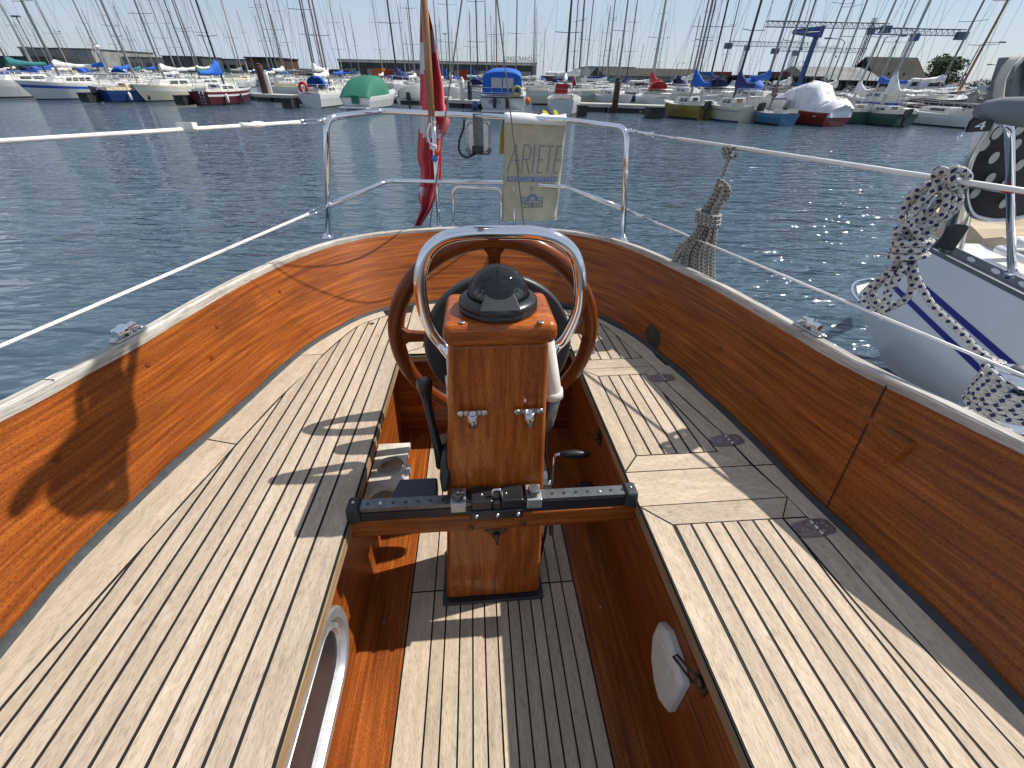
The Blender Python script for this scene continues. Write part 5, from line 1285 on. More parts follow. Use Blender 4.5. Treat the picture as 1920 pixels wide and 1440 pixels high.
m = MB(); m.tube([(-.06, .25 + .24 * math.cos(q), 1.15 + .24 * math.sin(q)) for q in np.linspace(-1.1, math.pi + 1.1, 18)], .085, 8); m.build('horseshoe_buoy', ['life_red'], t)
a, b = B2(1052, 30.9, 1060, 38.5); t, L, st = sailboat('white sailing boat with a red cockpit cloth and a rounded transom facing the camera', a, b, 2.3, .85, mast=9.5, mastmat='mast_black', mr=.06, cover='cloth_white', stripe='hull_white', mast_t=.45, boot='hull_red', tr=.62)
m = MB(); m.hexa([(.05, -.28, 1.12), (.08, -.28, 1.12), (.08, .5, 1.12), (.05, .5, 1.12), (.02, -.34, 1.62), (.05, -.34, 1.62), (.05, .46, 1.62), (.02, .46, 1.62)]); m.build('cockpit_cloth', ['cloth_red'], t)
m = MB(); m.tube([(.05, -.55, .9), (.0, -.62, 2.0)], .02, 6); m.tube([(0, -.62, 2.0), (-.02, -.66, 1.55)], [.05, .12], 6); m.build('furled_ensign', ['cloth_red'], t)
a, b = B2(1322, 29.8, 1240, 33.0); sailboat('small sailing boat with an olive yellow hull and bunched blue sail cover', a, b, 1.9, .72, 'hull_olive', stripe='hull_olive', mast=8.5, mast_t=.42, cover='cloth_blue', heap=.8, outboard=1, door='window_dark', mr=.055)
a, b = B2(1402, 28.2, 1322, 31.6); t, L, st = sailboat('sailing boat with a cream and grey hull, wooden cabin door and swimming ladder', a, b, 2.0, .74, 'hull_cream', stripe='hull_grey', mast=9.5, mastmat='mast_black', mr=.06, cover='cloth_navy', heap=.6, door='wood_plain', outboard=-1, mast_t=.45, boot='antifoul_blue', ladder=1)
a, b = B2(1476, 26.6, 1408, 29.2); sailboat('low open sailing dinghy with a pale blue hull next to the plastic-covered boat', a, b, 1.7, .55, 'hull_blue', stripe='hull_blue', mast=9, mast_t=.6, cover=None, cabin=False, rail=False, mr=.05)
a, b = B2(1622, 28.6, 1556, 31.6); sailboat('dark green sailing boat tucked behind the other green boat', a, b, 1.8, .6, 'hull_green', stripe='hull_green', mast=9.5, mastmat='mast_pale', cover='cloth_white', heap=.4, cabin_h=.35, door='wood_plain')
a, b = B2(1692, 27.2, 1600, 30.4); t, L, st = sailboat('dark green sailing boat with a white sail bundle and black outboard motor', a, b, 1.9, .6, 'hull_green', stripe='hull_green', mast=10, mastmat='mast_pale', cover='cloth_white', heap=1.2, outboard=1, cabin_h=.35, door='window_dark', mr=.06)
a, b = B2(1826, 26.8, 1676, 31.6); sailboat('long slim white sailing boat lying in front of the stony bank at the right', a, b, 1.9, .62, mast=0, cover=None, windows=1, cabin_h=.32, stripe='hull_white', tr=.55)
a, b = B2(1236, 37, 1196, 42); t, L, st = sailboat('white sailing boat with an arched red sprayhood behind the long pontoon', a, b, 2.1, .85, mast=10, mastmat='mast_pale', cover='cloth_red', heap=.5, dodger='cloth_red', stripe='hull_white')
a, b = B2(15, 41, -75, 45); t, L, st = sailboat('white boat under a navy blue canvas cover at the left edge', a, b, 2.6, .95, mast=0, cover=None, stripe='hull_white'); m = MB(); q = [[(x, 1.2 * math.cos(a_), .9 + h * max(0, math.sin(a_)) ** .7) for a_ in np.linspace(math.pi, 0, 9)] for x, h in ((-.2, .05), (0, .85), (1.5, 1.15), (3, 1.1), (4.2, .1))]; m.grid(q, 0); m.build('canvas_cover', ['cloth_navy'], t, solid=.02)

def motorboat(label, A, B_, beam, F, hull='hull_white', group=None):
    A = np.array(A); B_ = np.array(B_); d = B_ - A; L = float(np.hypot(d[0], d[1])); rz = math.atan2(d[1], d[0]); t = empty('motorboat', loc=(A[0], A[1], 0), rz=rz); tag(t, label, 'motorboat', group)
    hm, st = hull_mesh(L, beam, F, .94, .14, .35, .0); hm.build('hull', [hull, 'boot_dark', hull], t); deck_mesh(st).build('deck', ['deck_white'], t); return t, L, st
def tarp(t, sections, mat_, name='cover', n=9, pw=.55, solid=.015):
    m = MB(); q = [[(x, w * math.cos(a), z0 + h * max(0, math.sin(a)) ** pw) for a in np.linspace(math.pi, 0, n)] for x, w, z0, h in sections]; m.grid(q, 0); m.face(q[0]); m.face(q[-1][::-1]); return m.build(name, [mat_], t)
a, b = B2(668, 32.6, 742, 40); t, L, st = motorboat('white motorboat under a dark green tarpaulin, square transom towards the camera', a, b, 2.15, .72)
tarp(t, [(-.02, 1.06, .66, .03), (.5, 1.0, .70, .5), (1.6, .95, .72, 1.05), (3.2, .95, .75, 1.1), (4.2, .85, .8, .4)], 'cloth_green', 'tarpaulin', pw=.22)
m = MB(); m.box((-.03, -.05, .55), (.03, .5, .45)); m.build('tarpaulin_flap', ['cloth_green'], t); m = MB(); m.box((-.25, 0, .12), (.5, 1.9, .06)); m.build('bathing_platform', ['hull_white'], t)
a, b = B2(770, 33.6, 806, 40); t, L, st = motorboat('small white motorboat with grey cockpit cover and outboard, beside the ensign', a, b, 1.9, .62)
tarp(t, [(.1, .92, .55, .1), (.5, .93, .6, .7), (2.4, .9, .62, .72), (3.0, .8, .62, .1)], 'cloth_grey', 'cockpit_cover'); m = MB(); m.box((.05, 0, .45), (.03, 1.3, .35)); m.build('transom_well', ['blackmatt'], t)
m = MB(); m.hexa([(-.45, -.2, .55), (-.1, -.2, .55), (-.1, .14, .55), (-.45, .14, .55), (-.42, -.15, 1.0), (-.14, -.15, .98), (-.14, .1, .98), (-.42, .1, 1.0)]); m.box((-.28, -.03, .2), (.16, .12, .7)); m.build('outboard_motor', ['black'], t, bevel=.05)
# cruiser with the blue canopy
a, b = B2(941, 31.4, 952, 40.5); t, L, st = motorboat('white motor cruiser with tall bright blue canopy and yellow ring buoy', a, b, 3.0, .95)
can = tarp(t, [(.02, 1.22, 1.02, 1.12), (.1, 1.24, 1.02, 1.2), (2.6, 1.2, 1.1, 1.28), (3.4, 1.0, 1.2, .5)], 'cloth_blue', 'canopy', 17, .22)
for (y0, y1) in ((-.72, -.06), (.0, .66)):
    m = MB(); m.face([(-.0, y0, 1.35), (-.0, y1, 1.35), (.0, y1, 1.85), (.0, y0, 1.85)][::-1]); m.build('clear_panel', ['clear_vinyl'], can)
m = MB()
for z_ in (1.1, 1.35): m.tube([(.9, 1.42, z_), (-.05, 1.38, z_), (-.1, 1.2, z_), (-.1, -1.2, z_), (-.05, -1.38, z_), (.9, -1.42, z_)], .02, 5)
for y in (-1.3, -.65, 0, .65, 1.3): m.tube([(-.08, y, .9), (-.08, y, 1.35)], .018, 5)
m.build('guard_rail', ['rail'], t)
m = MB(); m.tube([(-.14, -.95 + .23 * math.cos(q), 1.2 + .23 * math.sin(q)) for q in np.linspace(0, 2 * math.pi, 20, endpoint=False)], .07, 8, closed=True); m.build('ring_buoy', ['yellow_ring'], t)
m = MB(); m.box((-.25, 0, .16), (.5, 2.5, .1)); m.build('bathing_platform', ['hull_white'], t)
m = MB(); m.box((-.012, 0, .86), (.03, 2.6, .05)); m.build('rubbing_strake', ['blackmatt'], t)
for y in (.45, -.35):
    m = MB(); m.tube([(-.12, y, .88), (-.14, y, .8), (-.13, y, .35), (-.1, y, .28)], [.03, .11, .11, .03], 8); m.build('fender', ['fender'], t)
m = MB(); m.sphere((-.2, -1.62, .72), .16, sc3=(1, 1, 1.3)); m.build('fender', ['orange'], t, label='orange ball fender')
m = MB(); m.sphere((-.1, 1.7, .4), .2, sc3=(1, 1, 1.4)); m.build('fender', ['antifoul_blue'], t, label='dark blue ball fender')
o = text_obj('boat_name', 'ANTA', .30, 'black', t, .004); o.location = (-.012, .45, .62); o.rotation_euler = (math.pi / 2, 0, -math.pi / 2)
# maroon boat wrapped in clear plastic
a, b = B2(1566, 26.7, 1440, 31.0); t, L, st = motorboat('dark red boat wrapped in crumpled clear plastic sheeting', a, b, 2.1, .62, 'hull_red')
rnd = random.Random(5); m = MB(); q = []
for k, (x, w, h) in enumerate(((-.1, .8, .55), (.25, .95, .85), (.7, .98, .62), (1.0, .95, .9), (1.5, .98, 1.45), (2.2, .98, 1.58), (3.0, .95, 1.35), (3.9, .85, .95), (4.8, .6, .7), (5.6, .3, .35))):
    q.append([(x + rnd.uniform(-.06, .06), w * math.cos(a_) + rnd.uniform(-.03, .03), .42 + (h + rnd.uniform(-.06, .06)) * max(0, math.sin(a_)) ** .6) for a_ in np.linspace(math.pi, 0, 13)])
m.grid(q, 0); m.face(q[0]); m.build('plastic_wrap', ['plastic_sheet'], t)

# ---- pontoons, piles
MAT['concrete'] = plain('pontoon_concrete', (.40, .39, .36), .8, var=.2, scale=2); MAT['deckboard'] = plain('grey_pontoon_planks', (.45, .43, .39), .8, var=.25, scale=6); MAT['pile'] = plain('rusty_brown_pile', (.075, .035, .02), .8, var=.4, scale=4); MAT['pile_white'] = plain('white_post', (.62, .61, .57), .7)
def pontoon(label, x0, D0, x1, D1, w=1.8, h=.48):
    a = GW(x0, D0); b = GW(x1, D1); d = nrm((b - a) * [1, 1, 0]); n_ = np.array([-d[1], d[0], 0]); L = np.hypot(*(b - a)[:2])
    M_ = Matrix.Translation([float(a[0]), float(a[1]), 0]) @ Matrix.Rotation(math.atan2(d[1], d[0]), 4, 'Z'); t = empty('pontoon', M_); tag(t, label, 'pontoon', 'concrete pontoons')
    m = MB(); k = int(L / 2.6) + 1
    for i in range(k): m.box(((i + .5) * L / k, w / 2, .13), (L / k - .25, w * .9, .34))
    o = m.build('floats', ['blackmatt'], t); m = MB(); m.box((L / 2, w / 2, h - .12), (L, w, .16)); m.build('beam', ['concrete'], t); m = MB(); m.box((L / 2, w / 2, h - .02), (L, w - .1, .04)); m.build('walkway', ['deckboard'], t); return t
pontoon('long pale pontoon across the middle of the harbour, seen right of the rescue bag', 1078, 35.5, 1400, 29.5 + 3.0)
pontoon('pontoon between the maroon boat and the white boat with the red buoy', 478, 40.5, 575, 38.5); pontoon('pontoon behind the ensign, left of the blue-canopied cruiser', 838, 37, 900, 36)
pontoon('pontoon lying behind the first row at the left', 60, 44, 480, 41.5); pontoon('pontoon behind the grey and green covered motorboats', 575, 42, 840, 41); pontoon('pontoon behind the boats of the right bank', 1400, 34, 1700, 33)
def stub(label, px, D, w=.9, l=1.6):
    w *= .72; l *= .72
    a = GW(px, D); M_ = Matrix.Translation([float(a[0]), float(a[1]), 0]); m = MB(); m.box((0, 0, .28), (w, l, .5)); m.box((0, 0, .55), (w + .06, l + .06, .05)); m.tube([(-w * .4, -l * .5, .55), (0, -l * .55, .35), (w * .4, -l * .5, .5)], .03, 6)
    o = m.build('mooring_float', ['blackmatt', 'blackmatt'], M=M_); tag(o, label, 'float', 'black mooring floats')
stub('black float at the stern of the small blue-hulled boat', 174, 35); stub('black float left of the maroon boat', 350, 33.8); stub('black float left of the white boat with the red buoy', 547, 33.0); stub('black float right of the red-clothed boat, with a yellow edge', 1090, 30.8, .8, 1.2); stub('black float at the bow of the olive boat', 1225, 30.4, 1.3, 1.5)
def pile(label, x0, D, ytop, x1=None, r=.16, mt='pile', cap=True):
    p = GW(x0, D); z = G(x0, ytop, D=D)[2]; m = MB(); m.tube([(0, 0, -.6), (0, 0, z - .25), (0, 0, z)], [r * 1.05, r, r * .95], 14)
    if cap: m.lathe([(r * 1.0, z), (r * .2, z + .12)], n=14)
    o = m.build('mooring_pile', [mt], M=Matrix.Translation([float(p[0]), float(p[1]), 0])); tag(o, label, 'pile', 'mooring piles')
pile('thick brown pile standing at the long pontoon', 1151, 34.3, 148, r=.20); pile('brown pile left of the plastic-wrapped boat', 1436, 30.5, 160, r=.17); pile('tall brown pile with a mossy side behind the left pontoon', 503, 41.5, 122, r=.3); pile('white leaning post on the left pontoon', 512, 40.8, 135, r=.16, mt='pile_white')
pile('white post behind the ensign', 868, 37, 148, r=.16, mt='pile_white'); pile('black post beside the white one behind the ensign', 882, 37, 155, r=.16, mt='blackmatt')
# ================================================================ land, buildings, cranes, trees
MAT['quay'] = plain('quay_ground', (.20, .19, .17), .9, var=.3, scale=.3); MAT['stone'] = plain('granite_blocks', (.30, .28, .26), .9, var=.45, scale=1.5, bump=.5)
ZQ = .55
far = [GW(-600, 172), GW(0, 172), GW(480, 170), GW(960, 168), GW(1250, 150), GW(1340, 100), GW(1440, 66), GW(1600, 50), GW(1760, 41), GW(1900, 36.5), GW(2300, 34)]
m = MB(); fr_ = [(p[0], p[1]) for p in far]; bk = [(p[0] * 4 + (40 if p[0] > 0 else -40), 1500) for p in far]
m.grid([[(x, y, ZQ) for x, y in bk], [(x, y, ZQ) for x, y in fr_]], 0, smooth=False); m.grid([[(x, y, ZQ) for x, y in fr_], [(x, y - .8, -.6) for x, y in fr_]], 1, smooth=False)
tag(m.build('quay', ['quay', 'stone']), kind='structure')
# stony bank on the right
m = MB(); rnd = random.Random(11)
for k in range(420):
    f = rnd.random(); i = min(int(f * 4), 3); f2 = f * 4 - i; p = np.array(far[6 + i]) * (1 - f2) + np.array(far[7 + i]) * f2; h = rnd.random(); c = np.array([p[0] + rnd.uniform(-.4, .4), p[1] - 1.5 * (1 - h), h * 1.4 - .1]); s_ = rnd.uniform(.18, .5)
    Rr = np.array(Matrix.Rotation(rnd.uniform(0, 6), 3, Vector((rnd.random() - .5, rnd.random() - .5, rnd.random())))); j = lambda: rnd.uniform(.7, 1.2)
    m.hexa([c + Rr @ (np.array(v) * s_ * np.array([j(), j(), j() * .8])) for v in ((-1, -1, -1), (1, -1, -1), (1, 1, -1), (-1, 1, -1), (-.8, -.8, 1), (.7, -.8, 1), (.8, .8, 1), (-.7, .8, 1))])
tag(m.build('stone_bank', ['stone']), 'bank of loose granite boulders along the right shore', kind='stuff')

def wallmat(name, c, c2, sx, rough=.7):
    m_, nt, b = new_mat(name); t = N(nt, 'ShaderNodeTexCoord'); s_ = N(nt, 'ShaderNodeSeparateXYZ'); nt.links.new(t.outputs['Object'], s_.inputs[0])
    f = N(nt, 'ShaderNodeMath', operation='MULTIPLY'); f.inputs[1].default_value = sx; nt.links.new(s_.outputs[0], f.inputs[0]); g = N(nt, 'ShaderNodeMath', operation='FRACT'); nt.links.new(f.outputs[0], g.inputs[0])
    h = N(nt, 'ShaderNodeMath', operation='GREATER_THAN'); h.inputs[1].default_value = .86; nt.links.new(g.outputs[0], h.inputs[0]); x = N(nt, 'ShaderNodeMix', data_type='RGBA'); nt.links.new(h.outputs[0], x.inputs[0]); x.inputs[6].default_value = tuple(c) + (1,); x.inputs[7].default_value = tuple(c2) + (1,)
    n = N(nt, 'ShaderNodeTexNoise', _Scale=.4, _Detail=4.0); nt.links.new(t.outputs['Object'], n.inputs['Vector']); r = ramp(nt, n.outputs[0], [(.3, (.75,) * 3), (.7, (1.15,) * 3)]); nt.links.new(mult(nt, x.outputs[2], r.outputs[0]), b.inputs['Base Color']); b.inputs['Roughness'].default_value = .95; b.inputs['Specular IOR Level'].default_value = .1; MAT[name] = m_
wallmat('clad_dark', (.055, .065, .07), (.03, .035, .04), .8); wallmat('clad_grey', (.24, .25, .24), (.15, .16, .16), .6); wallmat('clad_green', (.035, .085, .065), (.02, .05, .04), .7); wallmat('clad_pale', (.50, .48, .44), (.36, .34, .32), .5); wallmat('clad_brown', (.075, .045, .03), (.04, .025, .02), .9); wallmat('clad_tan', (.36, .31, .24), (.25, .22, .17), .4); wallmat('clad_black', (.014, .015, .017), (.03, .03, .03), 2.0)
wallmat('box_red', (.28, .045, .025), (.18, .03, .02), 3.3); wallmat('box_blue', (.03, .10, .30), (.02, .06, .2), 3.3); wallmat('box_rust', (.15, .06, .04), (.09, .04, .03), 3.3); wallmat('box_orange', (.5, .13, .03), (.3, .08, .03), 3.3); wallmat('roof_grey', (.060, .057, .050), (.045, .043, .038), 1.5); wallmat('roof_pale', (.26, .26, .25), (.2, .2, .2), 1.0)
def bldg(name, label, x0, x1, yt, D, depth, wm, rm, cat='building', pitch=0.0, windows=0, wz=(.35, .7), fascia=None, group=None, mb=None, doors=0, yt1=None):
    a = GW(x0, D, ZQ); b = GW(x1, D, ZQ); zt = G((x0 + x1) / 2, yt, D=D)[2]; L = b[0] - a[0]; h = zt - ZQ
    t = empty(name, loc=((a[0] + b[0]) / 2, D, ZQ)); tag(t, label, cat, group)
    m = MB(); m.box((0, depth / 2, h / 2 - .3), (L, depth, h + .6)); w = m.build('wall', [wm], t)
    if pitch:
        m = MB(); e = .4; m.hexa([(-L / 2 - e, -e, h), (L / 2 + e, -e, h), (L / 2 + e, depth + e, h), (-L / 2 - e, depth + e, h), (-L / 2 - e, depth * .45, h + pitch), (L / 2 + e, depth * .45, h + pitch), (L / 2 + e, depth * .55, h + pitch), (-L / 2 - e, depth * .55, h + pitch)]); m.build('roof', [rm], t)
    else:
        m = MB(); m.box((0, depth / 2, h + .15), (L + .5, depth + .5, .28)); m.build('roof', [rm], t)
    if fascia:
        m = MB(); m.box((0, -.12, h - fascia / 2), (L + .2, .22, fascia)); m.build('fascia', ['clad_pale'], t)
    for k in range(windows):
        c = -L / 2 + (k + .5) * L / windows; m = MB(); ww = L / windows * .62; m.box((c, -.02, h * (wz[0] + wz[1]) / 2), (ww, .1, h * (wz[1] - wz[0]))); wo_ = m.build('window', ['window_dark'], t)
    for k in range(doors):
        c = -L / 2 + (k + .5) * L / doors; m = MB(); m.box((c, -.03, h * .28), (min(4.0, L / doors * .5), .12, h * .56)); m.build('door', ['clad_grey' if wm != 'clad_grey' else 'clad_dark'], t)
    return t, L, h
bldg('warehouse', 'green banded hall with a flat grey top at the far left', 60, 190, 92, 178, 30, 'clad_grey', 'roof_grey', fascia=0, windows=0)
bldg('hall', 'low dark green hall at the left edge of the skyline', -60, 118, 107, 174, 14, 'clad_green', 'roof_grey', doors=3)
bldg('warehouse', 'long low grey building with window strips behind the blue-hulled boat', 192, 468, 110, 190, 25, 'clad_grey', 'roof_grey', windows=16)
bldg('office_block', 'small dark rounded block on stilts above the blue-hulled boat', 318, 388, 107, 176, 12, 'clad_dark', 'roof_grey', windows=6)
bldg('hut', 'dark brown two-storey clubhouse left of the ensign', 471, 526, 110, 120, 12, 'clad_brown', 'clad_black', windows=4, wz=(.55, .8))
bldg('shed', 'long low brown shed between the clubhouse and the warehouse', 528, 640, 131, 176, 15, 'clad_brown', 'roof_grey', doors=4)
t, L, h = bldg('warehouse', 'very long dark warehouse with a pale roof edge and a rooftop sign', 640, 1005, 116, 184, 60, 'clad_dark', 'roof_pale', fascia=.55, doors=9)
sg = empty('roof_sign', loc=(L / 2 - 6.6, .4, h + .3), parent=t)
o = text_obj('letters', 'UNISCRAND', 1.75, 'box_blue', sg, .12); o.rotation_euler = (math.pi / 2, 0, 0); o.location = (0, 0, .95); MAT['sign_navy'] = plain('navy_sign_letters', (.012, .035, .06), .5); o.data.materials.clear(); o.data.materials.append(MAT['sign_navy'])
m = MB(); m.box((0, .15, .3), (11, .08, .1))
for k in range(7): m.box((-5 + k * 1.66, .15, .1), (.08, .08, .5))
m.build('sign_frame', ['rail'], sg)
bldg('warehouse', 'pale concrete storage block right of the big warehouse', 1100, 1185, 127, 158, 20, 'clad_pale', 'roof_pale', doors=2)
bldg('warehouse', 'low pale wall of sheds beyond the middle of the marina', 1018, 1100, 145, 156, 15, 'clad_pale', 'roof_pale', doors=4)
bldg('shed', 'grey pitched-roof boat shed behind the long pontoon', 1132, 1318, 143, 118, 22, 'clad_grey', 'roof_grey', pitch=1.6, windows=7, wz=(.2, .55))
bldg('shed', 'tan windowed hall behind the bunched blue sail cover', 1300, 1385, 146, 88, 14, 'clad_tan', 'roof_pale', windows=5)
bldg('shed', 'dark timber hall with a row of openings above the parked cars', 1386, 1530, 146, 82, 14, 'clad_black', 'roof_grey', windows=8, wz=(.3, .6))
bldg('boathouse', 'low building with a pale grey roof left of the black shed', 1512, 1640, 150, 93, 14, 'clad_black', 'roof_pale', pitch=2.0, windows=6, wz=(.25, .65))
# containers
def container(label, x0, x1, yt, yb, D, mt):
    a = GW(x0, D); b = GW(x1, D); z1 = G((x0 + x1) / 2, yt, D=D)[2]; z0 = max(ZQ, G((x0 + x1) / 2, yb, D=D)[2]); L = b[0] - a[0]
    m = MB(); m.box((0, 1.2, (z1 - z0) / 2), (L, 2.4, z1 - z0 - .04));
    for s in (-1, 1): m.box((s * (L / 2 - .08), -.03, (z1 - z0) / 2), (.16, .1, z1 - z0))
    o = m.build('shipping_container', [mt], M=Matrix.Translation([float((a[0] + b[0]) / 2), D, float(z0)])); tag(o, label, 'container', 'stacked shipping containers')
for q in (('orange-red container in front of the long dark warehouse', 700, 722, 128, 160, 172, 'box_orange'), ('dark red container just right of the orange one', 724, 748, 131, 160, 172, 'box_red'), ('blue container right behind the ensign', 824, 838, 128, 160, 170, 'box_blue'),
          ('red container beside the white post behind the ensign', 860, 878, 131, 160, 171, 'box_red'), ('second blue container left of the blue canopy', 880, 890, 128, 160, 172, 'box_blue'), ('dark rust container at the right end of the dark warehouse', 1016, 1036, 142, 165, 152, 'box_rust'),
          ('grey container above the red-clothed boat', 1040, 1066, 136, 165, 154, 'clad_pale'), ('long dark blue and red container on top of the tan hall', 1300, 1334, 134, 146, 96, 'box_blue'), ('long red container on the tan hall, right of the blue one', 1334, 1362, 134, 146, 96, 'box_red'),
          ('rust-coloured container on the skyline behind the dark timber hall', 1420, 1466, 134, 150, 100, 'box_rust')): container(*q)
# black shed with a great grey roof
Ds = 95; e0, e1 = G(1642, 151, D=Ds), G(1738, 153, D=Ds); r0, r1 = G(1637, 107, D=Ds + 5), G(1733, 110, D=Ds + 5); zb = e0[2]
t = empty('boat_shed', loc=(e0[0], Ds, ZQ)); tag(t, 'black timber shed with a large plain grey roof slope at the right', 'building'); o0 = np.array([e0[0], Ds, ZQ])
zr_ = (r0[2] + r1[2]) / 2 - ZQ; ze = zb - ZQ; Lx = e1[0] - e0[0]
m = MB(); m.hexa([(.2, .5, -.2), (Lx - .1, .5, -.2), (Lx - .1, 10, -.2), (.2, 10, -.2), (.2, .5, ze), (Lx - .1, .5, ze), (Lx - .1, 10, ze), (.2, 10, ze)]); m.hexa([(.2, .6, ze), (Lx - .1, .6, ze), (Lx - .1, 9.9, ze), (.2, 9.9, ze), (.2, 5.1, zr_ - .1), (Lx - .1, 5.1, zr_ - .1), (Lx - .1, 5.3, zr_ - .1), (.2, 5.3, zr_ - .1)]); m.build('wall', ['clad_black'], t)
m = MB(); xr = r0[0] - e0[0]
for (ya, yb_) in ((0, 5.2), (10.4, 5.2)): m.hexa([(-.2, ya, ze - .15), (Lx + .2, ya, ze - .15), (Lx + .2, yb_, zr_ - .1), (-.2, yb_, zr_ - .1), (-.2, ya, ze + .05), (Lx + .2, ya, ze + .05), (Lx + .2, yb_, zr_ + .1), (-.2, yb_, zr_ + .1)])
rf_ = m.build('roof', ['roof_grey'], t)
for k in (.3, .6): m = MB(); m.box((Lx * k, 1.4, ze + (zr_ - ze) * .27 + .12), (.18, .5, .3)); m.build('roof_vent', ['blackmatt'], rf_)
for k in range(4): m = MB(); m.box((Lx * (.15 + .23 * k), .47, ze * .45), (.9, .08, ze * .4)); m.build('window', ['window_dark'], t)
m = MB(); m.hexa([(-6.5, .8, -.2), (.15, .8, -.2), (.15, 9.8, -.2), (-6.5, 9.8, -.2), (-6.5, .8, ze * .55), (.15, .8, ze * .8), (.15, 9.8, ze * .8), (-6.5, 9.8, ze * .55)]); m.build('lean_to', ['clad_black'], t)

# cranes
MAT['crane_blue'] = plain('faded_blue_crane_paint', (.06, .10, .22), .6, var=.2); MAT['crane_grey'] = plain('grey_crane_steel', (.10, .115, .15), .6, var=.2); MAT['crane_pale'] = plain('pale_crane_steel', (.20, .225, .27), .6); MAT['travel_blue'] = plain('strong_blue_paint', (.012, .055, .20), .45, var=.1)
def lattice(mb, a, b, w, n, r, tri=False):
    a = np.array(a, float); b = np.array(b, float); d = nrm(b - a); u = nrm(np.cross(d, [0, 1., 0.03])) ; v = np.cross(d, u)
    cs_ = [(-w, -w), (w, -w), (w, w), (-w, w)] if not tri else [(-w, 0), (w * .9, -w), (w * .9, w)]
    for cx_, cy_ in cs_: mb.tube([a + u * cx_ + v * cy_, b + u * cx_ + v * cy_], r, 4)
    k = len(cs_)
    for i in range(n):
        p = a + (b - a) * i / n; q = a + (b - a) * (i + .5) / n; s_ = a + (b - a) * (i + 1) / n
        for j in range(k):
            c0, c1 = cs_[j], cs_[(j + 1) % k]; mb.tube([p + u * c0[0] + v * c0[1], q + u * c1[0] + v * c1[1], s_ + u * c0[0] + v * c0[1]], r * .6, 3, caps=False)
def crane(label, D, base, head, jl, jr, cw, mt, w=1.1, r=.22, tip='l', head_up=0):
    hb = G(*head, D=D); bb = np.array([hb[0], D, ZQ]); t = empty('tower_crane', loc=(hb[0], D, ZQ)); tag(t, label, 'crane', 'tower cranes on the skyline'); o_ = np.array([hb[0], D, ZQ])
    m = MB(); lattice(m, bb - o_, hb - o_, w, 16, r); m.build('tower', [mt], t)
    pl_, pr_ = G(*jl, D=D), G(*jr, D=D); zj = hb[2]; pl_ = np.array([pl_[0], D, zj + .5]); pr_ = np.array([pr_[0], D, zj + .5])
    m = MB(); lattice(m, pl_ - o_, pr_ - o_, w * 1.15, int(abs(pr_[0] - pl_[0]) / (w * 2.6)), r, True); m.build('jib', [mt], t)
    m = MB(); m.box((0, -1.2, zj - ZQ - 1.6), (2.6, 2.4, 2.6)); m.build('cab', [mt], t)
    cpos = pr_ if cw == 'r' else pl_; m = MB(); m.box(cpos - o_ + np.array([0, 0, -1.2]), (4.2, 2.4, 2.8)); m.build('counterweight', ['crane_grey'], t)
    if head_up: m = MB(); lattice(m, hb - o_, hb - o_ + np.array([0, 0, head_up]), w * .7, 3, r * .8); m.build('tower_head', [mt], t)
    m = MB(); tx = (pl_ * .7 + pr_ * .3) - o_ if cw == 'r' else (pl_ * .3 + pr_ * .7) - o_; m.tube([tx, tx + np.array([0, 0, -3])], .07, 4); m.box(tx + np.array([0, 0, -3.4]), (.8, .5, .9)); m.build('hook_block', [mt], t); return t
crane('tower crane whose long jib reaches left above the blue boat hoist', 270, None, (1634, 51), (1436, 44), (1662, 52), 'r', 'crane_grey', 1.0, .20, head_up=3.5)
crane('right-hand tower crane with a heavy counterweight at its right tip', 250, None, (1716, 62), (1642, 52), (1806, 60), 'r', 'crane_blue', 1.0, .21)
crane('pale tower crane nearest the middle of the skyline', 330, None, (1401, 84), (1366, 84), (1536, 82), 'l', 'crane_pale', 1.0, .16)
crane('second pale tower crane, right behind the blue boat hoist', 345, None, (1491, 94), (1454, 93), (1622, 97), 'l', 'crane_pale', 1.0, .16)
Dt = 52; t0 = G(1498, 166, D=Dt); t1 = G(1532, 62, D=Dt); t = empty('boat_hoist', loc=(t1[0], Dt, ZQ)); tag(t, 'strong blue slewing boat hoist with a short arm pointing left', 'crane'); o_ = np.array([t1[0], Dt, ZQ])
zt_ = t1[2] - ZQ; m = MB(); m.hexa([(-.2, -.2, 0), (.2, -.2, 0), (.2, .2, 0), (-.2, .2, 0), (-.14, -.14, zt_), (.2, -.14, zt_), (.2, .14, zt_), (-.14, .14, zt_)]); m.build('column', ['travel_blue'], t)
la = G(1485, 66, D=Dt) - o_; m = MB(); m.hexa([(la[0], -.12, zt_ - .1), (.42, -.3, zt_ - .35), (.42, .3, zt_ - .35), (la[0], .12, zt_ - .1), (la[0], -.12, zt_ + .22), (.42, -.3, zt_ + .55), (.42, .3, zt_ + .55), (la[0], .12, zt_ + .22)]); m.build('arm', ['travel_blue'], t)
m = MB(); m.tube([(-1.0, 0, zt_ - .5), (-1.0, 0, zt_ - 1.1)], .03, 5); m.sphere((-1.0, 0, zt_ - 1.2), .14); m.build('hook', ['blackmatt'], t)

